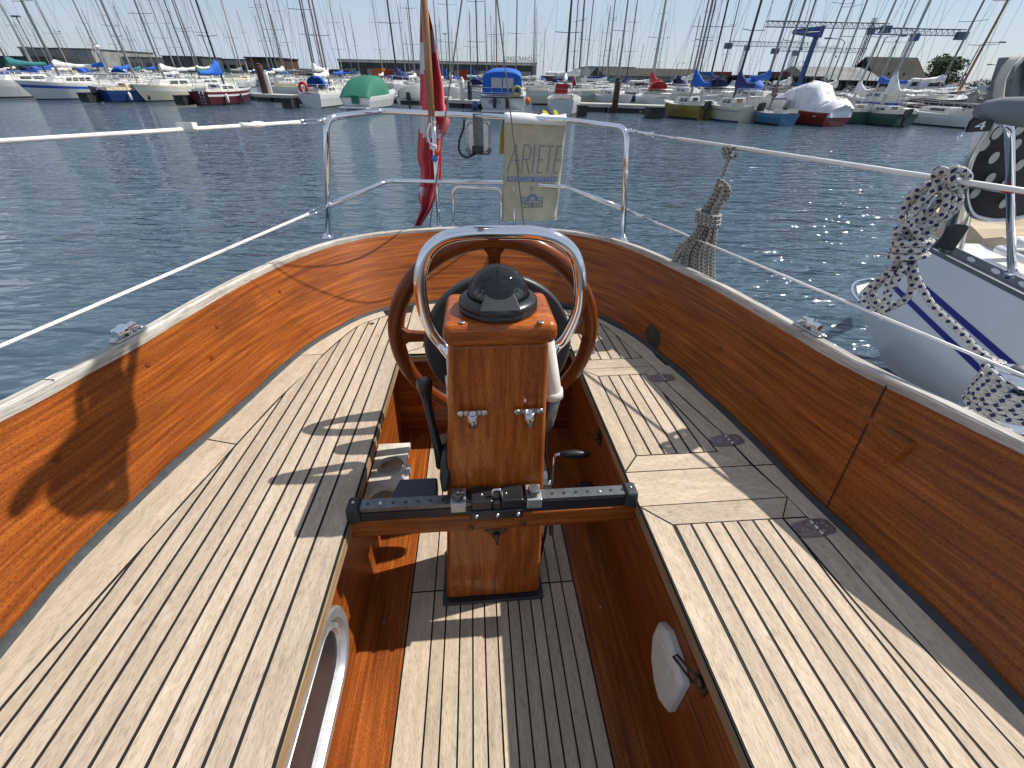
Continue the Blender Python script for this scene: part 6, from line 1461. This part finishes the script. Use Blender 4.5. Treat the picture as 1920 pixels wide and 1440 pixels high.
# lamp posts
def lamppost(label, x, D, ytop, arm=0, head='flat', r=.07):
    p = GW(x, D, ZQ); z = G(x, ytop, D=D)[2] if True else 0; t = empty('street_lamp', loc=(p[0], D, ZQ)); tag(t, label, 'street lamp', 'street lamps'); h = z - ZQ
    m = MB(); pts = [(0, 0, 0), (0, 0, h * .5), (0, 0, h)];
    if arm: pts += [(arm * .3, 0, h + .25), (arm, 0, h + .3)]
    m.tube(pts, [r * 1.3, r, r * .8] + ([r * .6, r * .5] if arm else []), 8); m.build('pole', ['crane_grey'], t)
    m = MB(); m.box((arm * 1.2, 0, h + (.3 if arm else .05)), (.9 if not arm else .7, .3, .14)); m.build('lamp_head', ['crane_grey'], t)
for q in (('tall mast-like lamp with a flat T head at the far left', 95, 60, 33), ('flat-headed lamp post right of the ensign', 840, 120, 64), ('lamp with its arm to the left, beside the blue hoist', 1545, 64, 78, -1.8), ('lamp with its arm to the right, left of the black shed', 1612, 62, 72, 1.6), ('lamp arching right beyond the parked cars', 1785, 70, 83, 2.2),
          ('small double lamp seen beyond the timber hall', 1480, 110, 118, 1.5), ('distant lamp behind the tan hall', 1292, 150, 110, 1.8), ('distant lamp above the grey sheds', 1262, 160, 120, 1.6), ('distant lamp near the bushes at the right', 1846, 90, 125, -1.8), ('distant lamp right of the big tree', 1860, 110, 118, 1.8), ('distant thin lamp above the green hall', 150, 160, 60)): lamppost(*q)

# trees and bushes
def leafmat(name, c):
    m_, nt, b = new_mat(name); oi = N(nt, 'ShaderNodeAttribute', attribute_name='tint'); v = N(nt, 'ShaderNodeVectorMath', operation='MULTIPLY'); v.inputs[1].default_value = c; nt.links.new(oi.outputs['Color'], v.inputs[0]); nt.links.new(v.outputs[0], b.inputs['Base Color']); b.inputs['Roughness'].default_value = .7; b.inputs['Subsurface Weight'].default_value = .0; MAT[name] = m_
leafmat('leaf_dark', (.035, .06, .018)); leafmat('leaf_mid', (.06, .09, .022)); leafmat('leaf_light', (.11, .15, .03)); leafmat('leaf_straw', (.17, .16, .06)); MAT['bark'] = plain('bark', (.09, .07, .05), .9)
def tree(label, x, D, ytop, wpx, mt='leaf_mid', name='tree', trunk=.35, group=None, n=900, z0=ZQ, cat='tree', lw=.16):
    p = GW(x, D, z0); h = G(x, ytop, D=D)[2] - z0; w = wpx * D / 770 * .5 * 1.25; t = empty(name, loc=(p[0], D, z0)); tag(t, label, cat, group); rn = random.Random(int(x)); cl = []
    for k in range(9): a = rn.uniform(0, 6.28); rr = rn.random() ** .5 * .6; cl.append((rr * math.cos(a) * w, rr * math.sin(a) * w, h * (trunk + (1 - trunk) * rn.uniform(.2, .85)), rn.uniform(.35, .6)))
    m = MB()
    for k in range(n):
        c = rn.choice(cl); v = nrm([rn.gauss(0, 1), rn.gauss(0, 1), rn.gauss(0, 1)]) * (rn.random() ** .4); q = np.array([c[0] + v[0] * c[3] * w, c[1] + v[1] * c[3] * w, min(h, max(.05 * h, c[2] + v[2] * c[3] * h * (1 - trunk) * .62))])
        s_ = lw * rn.uniform(.5, 1.3); u = nrm([rn.gauss(0, 1), rn.gauss(0, 1), rn.gauss(0, 1)]); w_ = nrm(np.cross(u, [rn.gauss(0, 1), rn.gauss(0, 1), 1.3])); m.face([q - u * s_, q + w_ * s_ * .6, q + u * s_, q - w_ * s_ * .6], tint=rn.uniform(.5, 1.5))
    m.build('crown' if name == 'tree' else 'foliage', [mt], t); m = MB(); m.tube([(0, 0, -.1), (.03 * h, 0, h * .3), (0, .02 * h, h * .7)], [.05 * h * .6, .03 * h, .01 * h], 6)
    for k in range(4): c = cl[k]; m.tube([(.02 * h, 0, h * .3), (c[0] * .8, c[1] * .8, c[2])], [.02 * h, .005 * h], 5)
    m.build('trunk' if name == 'tree' else 'stem', ['bark'], t)
tree('bushy green tree standing right behind the black shed', 1752, 108, 108, 50, 'leaf_mid', n=3000, trunk=.1, lw=.3); tree('thin upper tree rising behind the shed roof ridge', 1737, 112, 101, 22, 'leaf_light', n=900, trunk=.3, lw=.28)
tree('bright yellow-green tree between the grey shed and tan hall', 1288, 92, 146, 26, 'leaf_light', n=700, trunk=.1); tree('low dark hedge bush right of the lamp arching right', 1822, 96, 147, 46, 'leaf_dark', 'bush', .0, 'dark bushes at the right', 1500, cat='bush'); tree('dark round bush beside the polka-dotted cover', 1862, 92, 147, 44, 'leaf_dark', 'bush', .0, 'dark bushes at the right', 1500, cat='bush')
tree('straw-coloured shrub in front of the low pale-roofed building', 1545, 54, 146, 26, 'leaf_straw', 'bush', .0, None, 700, cat='bush'); tree('olive green shrub on the stony bank beside the cars', 1836, 40, 172, 40, 'leaf_straw', 'bush', .0, None, 900, cat='bush', lw=.1); tree('low green shrub near the plastic-wrapped boat', 1542, 50, 162, 30, 'leaf_mid', 'bush', 0, None, 700, cat='bush'); tree('grassy tuft on the bank under the white car', 1790, 40.5, 178, 40, 'leaf_straw', 'bush', 0, None, 800, cat='bush', lw=.1)
# parked cars
def car(label, x, D, mt, rz=0, van=False):
    p = GW(x, D, ZQ); t = empty('parked_car', loc=(p[0], D, ZQ), rz=rz); tag(t, label, 'van' if van else 'car', 'cars parked along the quay'); H_ = 1.9 if van else 1.45; m = MB()
    pf = [(-2.2, .3), (-2.2, .85), (-2.0, H_ * (.95 if van else .62)), (-1.7, H_), (.5 if van else .3, H_), (1.2, .95), (2.1, .8), (2.25, .3)]
    for s in (1, -1): m.face([(x_, s * .85, z) for x_, z in (pf if s < 0 else pf[::-1])])
    for (xa, za), (xb, zb_) in zip(pf, pf[1:] + pf[:1]): m.face([(xa, -.85, za), (xa, .85, za), (xb, .85, zb_), (xb, -.85, zb_)])
    m.build('body', [mt], t, bevel=.06)
    for s in (1, -1):
        m = MB(); q = [(-1.75, H_ * .62), (-1.55, H_ * .93), (.3 if van else .2, H_ * .93), (.95, H_ * .64)]; q3 = [(x_, s * .862, z) for x_, z in q]; m.face(q3 if s > 0 else q3[::-1]); m.build('window', ['window_dark'], t)
        for wx in (-1.35, 1.4): m = MB(); m.lathe([(.32, -.1), (.33, 0), (.33, .1), (.2, .12)], (wx, s * .78, .32), (0, s, 0), 16); m.build('wheel', ['blackmatt'], t)
glossy('car_white', (.62, .63, .64)); glossy('car_silver', (.35, .36, .37)); glossy('car_dark', (.04, .045, .055))
for q in (('white van parked in front of the black shed', 1708, 82, 'car_white', .1, True), ('second white van right of the first one', 1742, 80, 'car_white', 0, True), ('white estate car right of the two vans', 1792, 76, 'car_white', .1), ('silver car farthest right by the bushes', 1850, 74, 'car_silver', .1), ('dark car behind the blue sail cover', 1325, 96, 'car_dark', .2), ('silver car under the dark timber hall', 1392, 76, 'car_silver', .1), ('white car under the dark timber hall', 1426, 74, 'car_white', 0), ('dark car beside the foot of the blue hoist', 1470, 68, 'car_dark', 0)): car(*q)
a, b = B2(1712, 34.2, 1785, 37.5); t, L, st = sailboat('black-hulled boat with a red-brown stern moored against the stony bank', a, b, 2.2, 1.15, 'blackmatt', stripe='blackmatt', mast=9, mastmat='mast_wood', cover=None, cabin_h=.3, windows=1, mast_t=.8, mr=.07)
m = MB(); m.hexa([(-.5, -.05, .0), (-.1, -.05, 0), (-.1, .05, 0), (-.5, .05, 0), (-.25, -.05, 1.2), (0, -.05, 1.2), (0, .05, 1.2), (-.25, .05, 1.2)]); m.build('rudder', ['hull_red'], t)

# ---- the crowd of sailing boats behind the front row
def copy_tree(o, parent=None):
    c = o.copy(); col.objects.link(c)
    if parent is not None: c.parent = parent
    for ch in o.children: copy_tree(ch, c)
    return c
protos = []; GR = 'sailing boats crowded behind the first row'
specs = [dict(hull='hull_white', mastmat='mast_alu', cover='cloth_white', mast=10.5), dict(hull='hull_white', mastmat='mast_pale', cover='cloth_blue', mast=9.5, stripe='stripe_blue'), dict(hull='hull_cream', mastmat='mast_alu', cover='cloth_white', mast=12, cabin_h=.5), dict(hull='hull_white', mastmat='mast_black', cover='cloth_navy', mast=11, dodger='cloth_navy'),
         dict(hull='hull_white', mastmat='mast_alu', cover='cloth_teal', mast=9, spread=1), dict(hull='hull_navy', mastmat='mast_pale', cover='cloth_white', mast=11.5), dict(hull='hull_white', mastmat='mast_wood', cover='cloth_grey', mast=9.5, spread=1, deck='deck_cream'), dict(hull='hull_white', mastmat='mast_alu', cover='cloth_blue', mast=13, dodger='cloth_blue', cabin_h=.5)]
hn = ['white', 'white', 'cream', 'white', 'white', 'navy', 'white', 'white']; mn = ['aluminium', 'pale', 'aluminium', 'black', 'aluminium', 'pale', 'wooden', 'tall aluminium']; cv = ['white', 'blue', 'white', 'navy', 'teal', 'white', 'grey', 'blue']
rn = random.Random(21); spots = []
for D, step, x0, x1, off in ((46, 118, 20, 1330, 0), (53, 96, -20, 1300, 40), (62, 92, 10, 1330, 20), (74, 100, -30, 1300, 60), (90, 92, 0, 1290, 30), (110, 84, -10, 1250, 0), (135, 80, 10, 1240, 50)):
    x = x0 + off
    while x < x1: spots.append((x + rn.uniform(-26, 26), D + rn.uniform(-2.5, 2.5))); x += step * rn.uniform(.7, 1.3)
for x in (1345, 1372, 1420, 1455, 1500, 1560, 1648, 1700): spots.append((x, rn.uniform(36, 41)))
marks = [(0, 'the green hall'), (200, 'the grey building'), (470, 'the clubhouse'), (530, 'the brown shed'), (640, 'the dark warehouse'), (790, 'the ensign'), (880, 'the blue canopy'), (1000, 'the red cloth'), (1110, 'the storage block'), (1190, 'the grey boat shed'), (1300, 'the tan hall'), (1390, 'the timber hall'), (1530, 'the black shed')]
def where(x):
    r = marks[0][1]
    for a_, s_ in marks:
        if x >= a_: r = s_
    return r
used_proto = {}; seen_lab = {}
for i, (x, D) in enumerate(spots):
    k = rn.choice([0, 0, 1, 2, 2, 3, 4, 5, 6, 7, 0, 2]); p = GW(x, D); an = rn.choice([math.pi / 2, -math.pi / 2, math.pi / 2, 0.3]) + rn.uniform(-.12, .12)
    dist = 'second row' if D < 50 else ('middle rows' if D < 80 else 'far back')
    lab = f'{hn[k]} boat, {mn[k]} mast, {cv[k]} cover, {dist} near {where(x)}'
    c_ = seen_lab.get(lab, 0); seen_lab[lab] = c_ + 1
    if c_: lab = lab.replace(' boat, ', ' sailboat, ' if False else ' boat, ') + (', further right' if c_ == 1 else (', rightmost' if c_ == 2 else ', behind the others'))
    if k not in used_proto:
        sp_ = dict(specs[k]); sp_.setdefault('stripe', 'hull_white')
        t, L, st = sailboat(lab, (p[0], p[1]), (p[0] + 7.6 * math.cos(an), p[1] + 7.6 * math.sin(an)), 2.5, .92, rail=True, windows=2, group=GR, mr=.06, mast_t=.55, **sp_); used_proto[k] = t
    else:
        t = copy_tree(used_proto[k]); t.location = (p[0], p[1], 0); t.rotation_euler = (rn.uniform(-.02, .02), 0, an); t['label'] = lab; t['group'] = GR
    s_ = rn.uniform(.85, 1.12); t.scale = (s_, s_, s_ * rn.uniform(.92, 1.08))
# ================================================================ the neighbouring yacht at the right
glossy('nb_hull', (.76, .78, .80), r=.28, coat=.5); MAT['nb_stripe'] = plain('royal_blue_stripe', (.010, .012, .22), .35, coat=.4); MAT['nb_toe'] = plain('grey_alloy_toe_rail', (.22, .24, .26), .4, .6)
MAT['tan_cover'] = plain('tan_canvas', (.50, .40, .27), .85, var=.15); MAT['grey_cover'] = plain('grey_padded_cover', (.16, .18, .20), .8, var=.2, bump=.3); MAT['pale_cover'] = plain('pale_sailcloth', (.55, .53, .48), .8)
MAT['dot_black'] = plain('black_dotted_fabric', (.018, .016, .02), .7); MAT['dot_white'] = plain('cream_dots', (.42, .41, .38), .8)
nA, nB, nC = G(1722, 462, z=.98), G(1600, 556, z=.45), G(1664, 690, z=0.0)
nE = G(1920, 548, z=1.02); V = nrm((nE - nA) * [1, 1, 0]); Wd = np.array([V[1], -V[0], 0.])          # V runs forward along its side, Wd across it
if Wd[0] < 0: Wd = -Wd
nb = empty('neighbour_yacht', Matrix.Translation([float(nA[0]), float(nA[1]), 0])); tag(nb, 'pale grey yacht with twin royal blue stripes, moored close at the right', 'sailing boat'); n0_ = np.array([nA[0], nA[1], 0.])
a0, b0, c0_ = nA - n0_, nB - n0_, nC - n0_; LN = 7.5; BW = 2.6
prof = [c0_ + (c0_ - b0) * .45 * np.array([1, 1, 1.2]), c0_, b0 * .35 + c0_ * .65 + V * -.02, b0 * .8 + c0_ * .2, b0, a0 * .45 + b0 * .55, a0]
prof[0][2] = -.35
def side(s, z, t):            # bulge of the topside
    return np.array([0, 0, 0.])
# side surface: rows along the length, columns from keel to sheer
zlev = [-.35, 0, .12, .42, .52, .57, .65, .70, .85, .98]
def edge_at(z):
    p = prof; zz = [q[2] for q in p]
    return np.array([float(np.interp(z, zz, [q[i] for q in p])) for i in range(2)] + [z])
m = MB(); rows_ = []
for i in range(15):
    t_ = i / 14; r_ = []
    for z in zlev:
        e = edge_at(z); base = e + V * (LN * t_ + (a0 - e).dot(V) * 0)
        s_in = (1 - z / .98) * .28 * min(1, t_ * 3 + .25) + (0 if z > 0 else .25)
        q = np.array([e[0], e[1], z]) + V * LN * t_; off = Wd * (-.08 * math.sin(min(1, t_ * 1.25) * math.pi / 2) ** 1 * (1 if t_ < .8 else 1) * (t_ ** .8) + s_in * t_ ** .5)
        r_.append(q + off + np.array([0, 0, .05 * t_ * (z / .98 if z > 0 else 0)]))
    rows_.append(r_)
m.grid(rows_, 0); m.m = []
for i in range(14):
    for j in range(len(zlev) - 1): m.m.append(0)
m.build('hull', ['nb_hull'], nb)
stern = MB(); far_ = [edge_at(z) + Wd * BW * (.55 + .45 * max(z, 0)) for z in zlev]; cl_ = [rows_[0][j] for j in range(len(zlev))]
stern.grid([cl_, [(a_ + b__) / 2 - V * .05 for a_, b__ in zip(cl_, far_)], far_], 0); stern.build('transom', ['nb_hull'], nb)
def onside(t_, z, o=.004):
    i = min(13, max(0, int(t_ * 14))); f = t_ * 14 - i; j = max(0, min(len(zlev) - 2, sum(1 for q in zlev if q <= z) - 1)); g = (z - zlev[j]) / (zlev[j + 1] - zlev[j])
    p = lambda a, b: rows_[a][b]
    q = (p(i, j) * (1 - f) + p(i + 1, j) * f) * (1 - g) + (p(i, j + 1) * (1 - f) + p(i + 1, j + 1) * f) * g; return q - Wd * o
for (z0, z1, t0_, tp) in ((.665, .705, .022, .008), (.80, .838, .004, .006)):
    m = MB(); n_ = 40; m.grid([[onside(t0_ + tp * (1 - k_) + (.5 - t0_) * i / n_, z - .10 * min(2.4, 7.5 * .5 * i / n_)) for k_, z in ((0, z0), (1, z1))] for i in range(n_ + 1)], 0, smooth=False); m.build('stripe', ['nb_stripe'], nb)
# deck, coaming and toe rail
m = MB(); dk = []
for i in range(15): p = rows_[i][-1]; dk.append([p, p + Wd * .02 + np.array([0, 0, .03]), p + Wd * .5 + np.array([0, 0, .05]), p + Wd * BW])
m.grid(dk, 0, smooth=False); m.build('deck', ['white'], nb)
m = MB(); 
def tr(i, o, z): p = rows_[i][-1]; return p + Wd * o + np.array([0, 0, z])
m.grid([[tr(i, .0, .0), tr(i, -.008, .028), tr(i, .01, .030), tr(i, .035, .032)] for i in range(15)], 0, smooth=False); m.grid([[tr(i, .036, .032), tr(i, .040, .075), tr(i, .048, .075), tr(i, .050, .032)] for i in range(15)], 0, smooth=False)
tr_o = m.build('toe_rail', ['nb_toe'], nb)
Lr = [rows_[i][-1] for i in range(15)]
def alongdeck(s): # metres from stern
    d_ = np.r_[0, np.cumsum([np.linalg.norm(Lr[i + 1] - Lr[i]) for i in range(14)])]; return np.array([float(np.interp(s, d_, [q[k] for q in Lr])) for k in range(3)])
for k in range(10):
    s_ = .42 + k * .20; p = alongdeck(s_); m = MB(); q = [p + V * (.035 * math.cos(a_)) + np.array([0, 0, .054 + .013 * math.sin(a_)]) + Wd * .034 for a_ in np.linspace(0, 2 * math.pi, 12, endpoint=False)]; m.face(q); m.build('slot', ['white'], tr_o)
m = MB(); p = alongdeck(.16); m.tube([p + Wd * .03 + V * -.06 + np.array([0, 0, .03]), p + Wd * .03 + V * -.05 + np.array([0, 0, .10]), p + Wd * .03 + V * .05 + np.array([0, 0, .10]), p + Wd * .03 + V * .07 + np.array([0, 0, .03])], .011, 8); m.build('fairlead', ['nb_toe'], nb)
# rounded stern platform hoop
m = MB(); hp_ = [G(x, y, z=.48) - n0_ for x, y in ((1612, 566), (1598, 548), (1600, 533), (1614, 526), (1640, 525), (1668, 532))]; m.tube(cr_spline(hp_, 6), .012, 10); m.build('platform_hoop', ['chrome'], nb)
m = MB(); hq = [G(x, y, z=.47) - n0_ for x, y in ((1608, 556), (1606, 536), (1630, 530), (1660, 536), (1700, 520), (1690, 500))]; m.face(hq); m.face([q - np.array([0, 0, .03]) for q in hq[::-1]]); m.build('bathing_platform', ['white'], nb)
# cockpit coaming and cushions on deck
m = MB()
def rail_curve(o, z, s0, s1, n=14): return [alongdeck(s0 + (s1 - s0) * i / n) + Wd * o + np.array([0, 0, z]) for i in range(n + 1)]
for o_, z_ in ((.22, .10), (.27, .16)): m.tube([alongdeck(.25) + Wd * (o_ + .35) + np.array([0, 0, z_])] + rail_curve(o_, z_, .32, 2.6), .022, 10)
m.build('coaming_moulding', ['white'], nb)
m = MB(); q0_ = [alongdeck(s_) + Wd * .34 for s_ in (.35, 2.6)]; m.hexa([q0_[0] + (0, 0, .03), q0_[1] + (0, 0, .03), q0_[1] + Wd * .5 + (0, 0, .03), q0_[0] + Wd * .5 + (0, 0, .03), q0_[0] + Wd * .05 + V * .05 + (0, 0, .18), q0_[1] + Wd * .05 + (0, 0, .18), q0_[1] + Wd * .45 + (0, 0, .18), q0_[0] + Wd * .45 + V * .05 + (0, 0, .18)]); m.build('cockpit_seat', ['white'], nb, bevel=.04)
m = MB(); q = []
for i in range(9):
    s_ = -.62 + i * .12; p = alongdeck(0) + V * s_; q.append([p + Wd * w_ + np.array([0, 0, z_ + .03 * math.sin(i * 2 + k * 1.3)]) for k, (w_, z_) in enumerate(((.34, -.06), (.38, .10), (.7, .16), (1.2, .18), (1.7, .15), (2.0, .0)))])
m.grid(q, 0, smooth=False); m.build('cockpit_cover', ['tan_cover'], nb, solid=.01)
# stanchion and stern frame
def NP(x, y, D): return G(x, y, D=D) - n0_
sD = alongdeck(.98)[1] + nA[1]
p = alongdeck(.86) + Wd * .05; pd = p[1] + n0_[1]
m = MB(); m.tube(arc_corner([NP(1897, 512, pd), NP(1893, 235, pd), NP(1858, 222, pd + .3)], .06), .016, 12); m.build('stanchion', ['chrome'], nb)
m = MB(); m.tube([NP(1897, 516, pd), NP(1897, 508, pd)], [.03, .02], 12); m.build('stanchion_foot', ['chrome'], nb)
sd2 = pd + .55
m = MB(); m.tube([NP(1773, 470, sd2), NP(1800, 380, sd2), NP(1846, 236, sd2 - .1)], .034, 12); m.build('stern_strut', ['steel'], nb)
m = MB(); m.tube([NP(1800, 470, sd2 + .1), NP(1862, 236, sd2)], .014, 10); m.build('thin_strut', ['steel'], nb)
m = MB(); m.tube([NP(1822, 328, sd2 - .2), NP(1862, 236, sd2 - .2)], .006, 8); m.build('cord', ['line_white'], nb)
# dotted round cover in a frame
cD = pd + .25; oc = [(1822, 400), (1812, 372), (1812, 340), (1822, 300), (1845, 262), (1870, 232), (1925, 222), (2000, 240), (2010, 330), (1980, 380), (1930, 402), (1880, 412), (1846, 410)]
oc3 = cr_spline([NP(x, y, cD) for x, y in oc], 5, closed=True)
m = MB(); m.tube(oc3, .014, 8, closed=True); dc = m.build('dotted_cover', ['steel'], nb)
cen = np.mean(oc3, axis=0); m = MB(); n_ = len(oc3); ring_ = lambda f, d: [cen + (q - cen) * f + np.array([0, d, 0]) for q in oc3]
m.grid([ring_(.99, 0), ring_(.6, -.03), ring_(.2, -.045), ring_(.01, -.05)], 0, closed=True); m.grid([ring_(.99, .02), ring_(.5, .06), ring_(.01, .08)][::-1], 0, closed=True); m.build('fabric', ['dot_black'], dc)
m = MB(); rD = np.array([0, -.0, 0])
for x, y in ((1846, 272), (1864, 296), (1857, 335), (1829, 362), (1885, 345), (1883, 381), (1912, 310), (1913, 242), (1870, 250), (1905, 272)):
    c = NP(x, y, cD - .052); q = [c + np.array([.021 * math.cos(a_), 0, .026 * math.sin(a_)]) for a_ in np.linspace(0, 2 * math.pi, 16, endpoint=False)]; m.face(q)
for o in m.each('dot', ['dot_white'], dc): pass
m = MB(); m.tube([NP(1812, 348, cD - .07), NP(1895, 362, cD - .07)], .007, 8); m.build('batten', ['nb_toe'], dc)
m = MB(); m.tube([NP(1832, 209, pd), NP(1845, 206, pd - .0), NP(1866, 206, pd - .02), NP(1930, 210, pd - .1), NP(2050, 222, pd - .25)], [.022, .034, .044, .052, .055], 16); m.build('padded_tube', ['grey_cover'], nb)
m = MB(); m.tube([NP(1838, 214, pd + .05), NP(1828, 225, pd + .05), NP(1846, 229, pd + .05), NP(1866, 218, pd + .02)], .018, 10); m.build('loop_strap', ['blackmatt'], nb)
# folded grey canvas above it
m = MB(); q = []
for i in range(8):
    f = i / 7; q.append([NP(1842 + 60 * f + 18 * math.sin(j * .9) * (1 - f), 206 - 96 * min(1, j / 5) + 4 * math.sin(i * 2 + j), pd + .3 + .05 * math.sin(i * 1.9 + j * .8)) for j in range(6)] )
q = [[NP(1842 + (1875 - 1842) * (j / 5) + (1990 - 1842 - 33 * (j / 5)) * i / 7, (205 - 97 * j / 5) * (1 - i / 7) + (200 - 95 * j / 5) * i / 7, pd + .28 + .05 * math.sin(i * 2.1 + j * .5)) for j in range(6)] for i in range(8)]
m.grid(q, 0); m.build('folded_canvas', ['grey_cover'], nb, solid=.01)
m = MB(); q = [[NP(x + dx, y, pd + .18 - .02 * k) for k, dx in enumerate((-9, 0, 9))] for x, y in ((1908, 104), (1888, 125), (1876, 150), (1872, 180), (1878, 204))]; m.grid(q, 0); m.build('pale_strap', ['pale_cover'], nb, solid=.008)
# block hanging at the stern
m = MB(); bc_ = NP(1791, 441, pd + .15); m.hexa([bc_ + np.array(v) for v in ((-.04, -.02, -.07), (.035, -.02, -.085), (.035, .03, -.085), (-.04, .03, -.07), (-.055, -.025, .05), (.03, -.025, .055), (.03, .03, .055), (-.055, .03, .05))]); m.build('dark_block', ['blackmatt'], nb, bevel=.015)
m = MB(); m.tube([bc_ + (0, 0, .05), bc_ + (-.005, 0, .11)], .004, 6); m.build('block_cord', ['line_white'], nb)
m = MB(); m.tube([G(1880, 358, D=pd - .02) - n0_, G(1925, 362, D=pd) - n0_, G(1925, 380, D=pd) - n0_], .008, 6); m.build('red_lashing', ['cloth_red'], nb)

m = MB(); tg_ = [NP(x, y, pd - .05) for x, y in ((1822, 226), (1866, 224), (1856, 246), (1812, 248))]; m.face(tg_); m.face([q + np.array([0, .01, 0]) for q in tg_[::-1]]); tgo = m.build('number_tag', ['blackmatt'], nb)
me_ = text_mesh('4', 1.0, 0); me_.materials.clear(); me_.materials.append(MAT['white'])
for v in me_.vertices:
    a_ = tg_[3] * (1 - (v.co.x + .45)) + tg_[2] * (v.co.x + .45); b_ = tg_[0] * (1 - (v.co.x + .45)) + tg_[1] * (v.co.x + .45); p_ = a_ * (1 - (v.co.y + .5)) + b_ * (v.co.y + .5); v.co = Vector([float(q) for q in p_ + np.array([0, -.004, 0])])
o = bpy.data.objects.new('number', me_); col.objects.link(o); o.parent = tgo
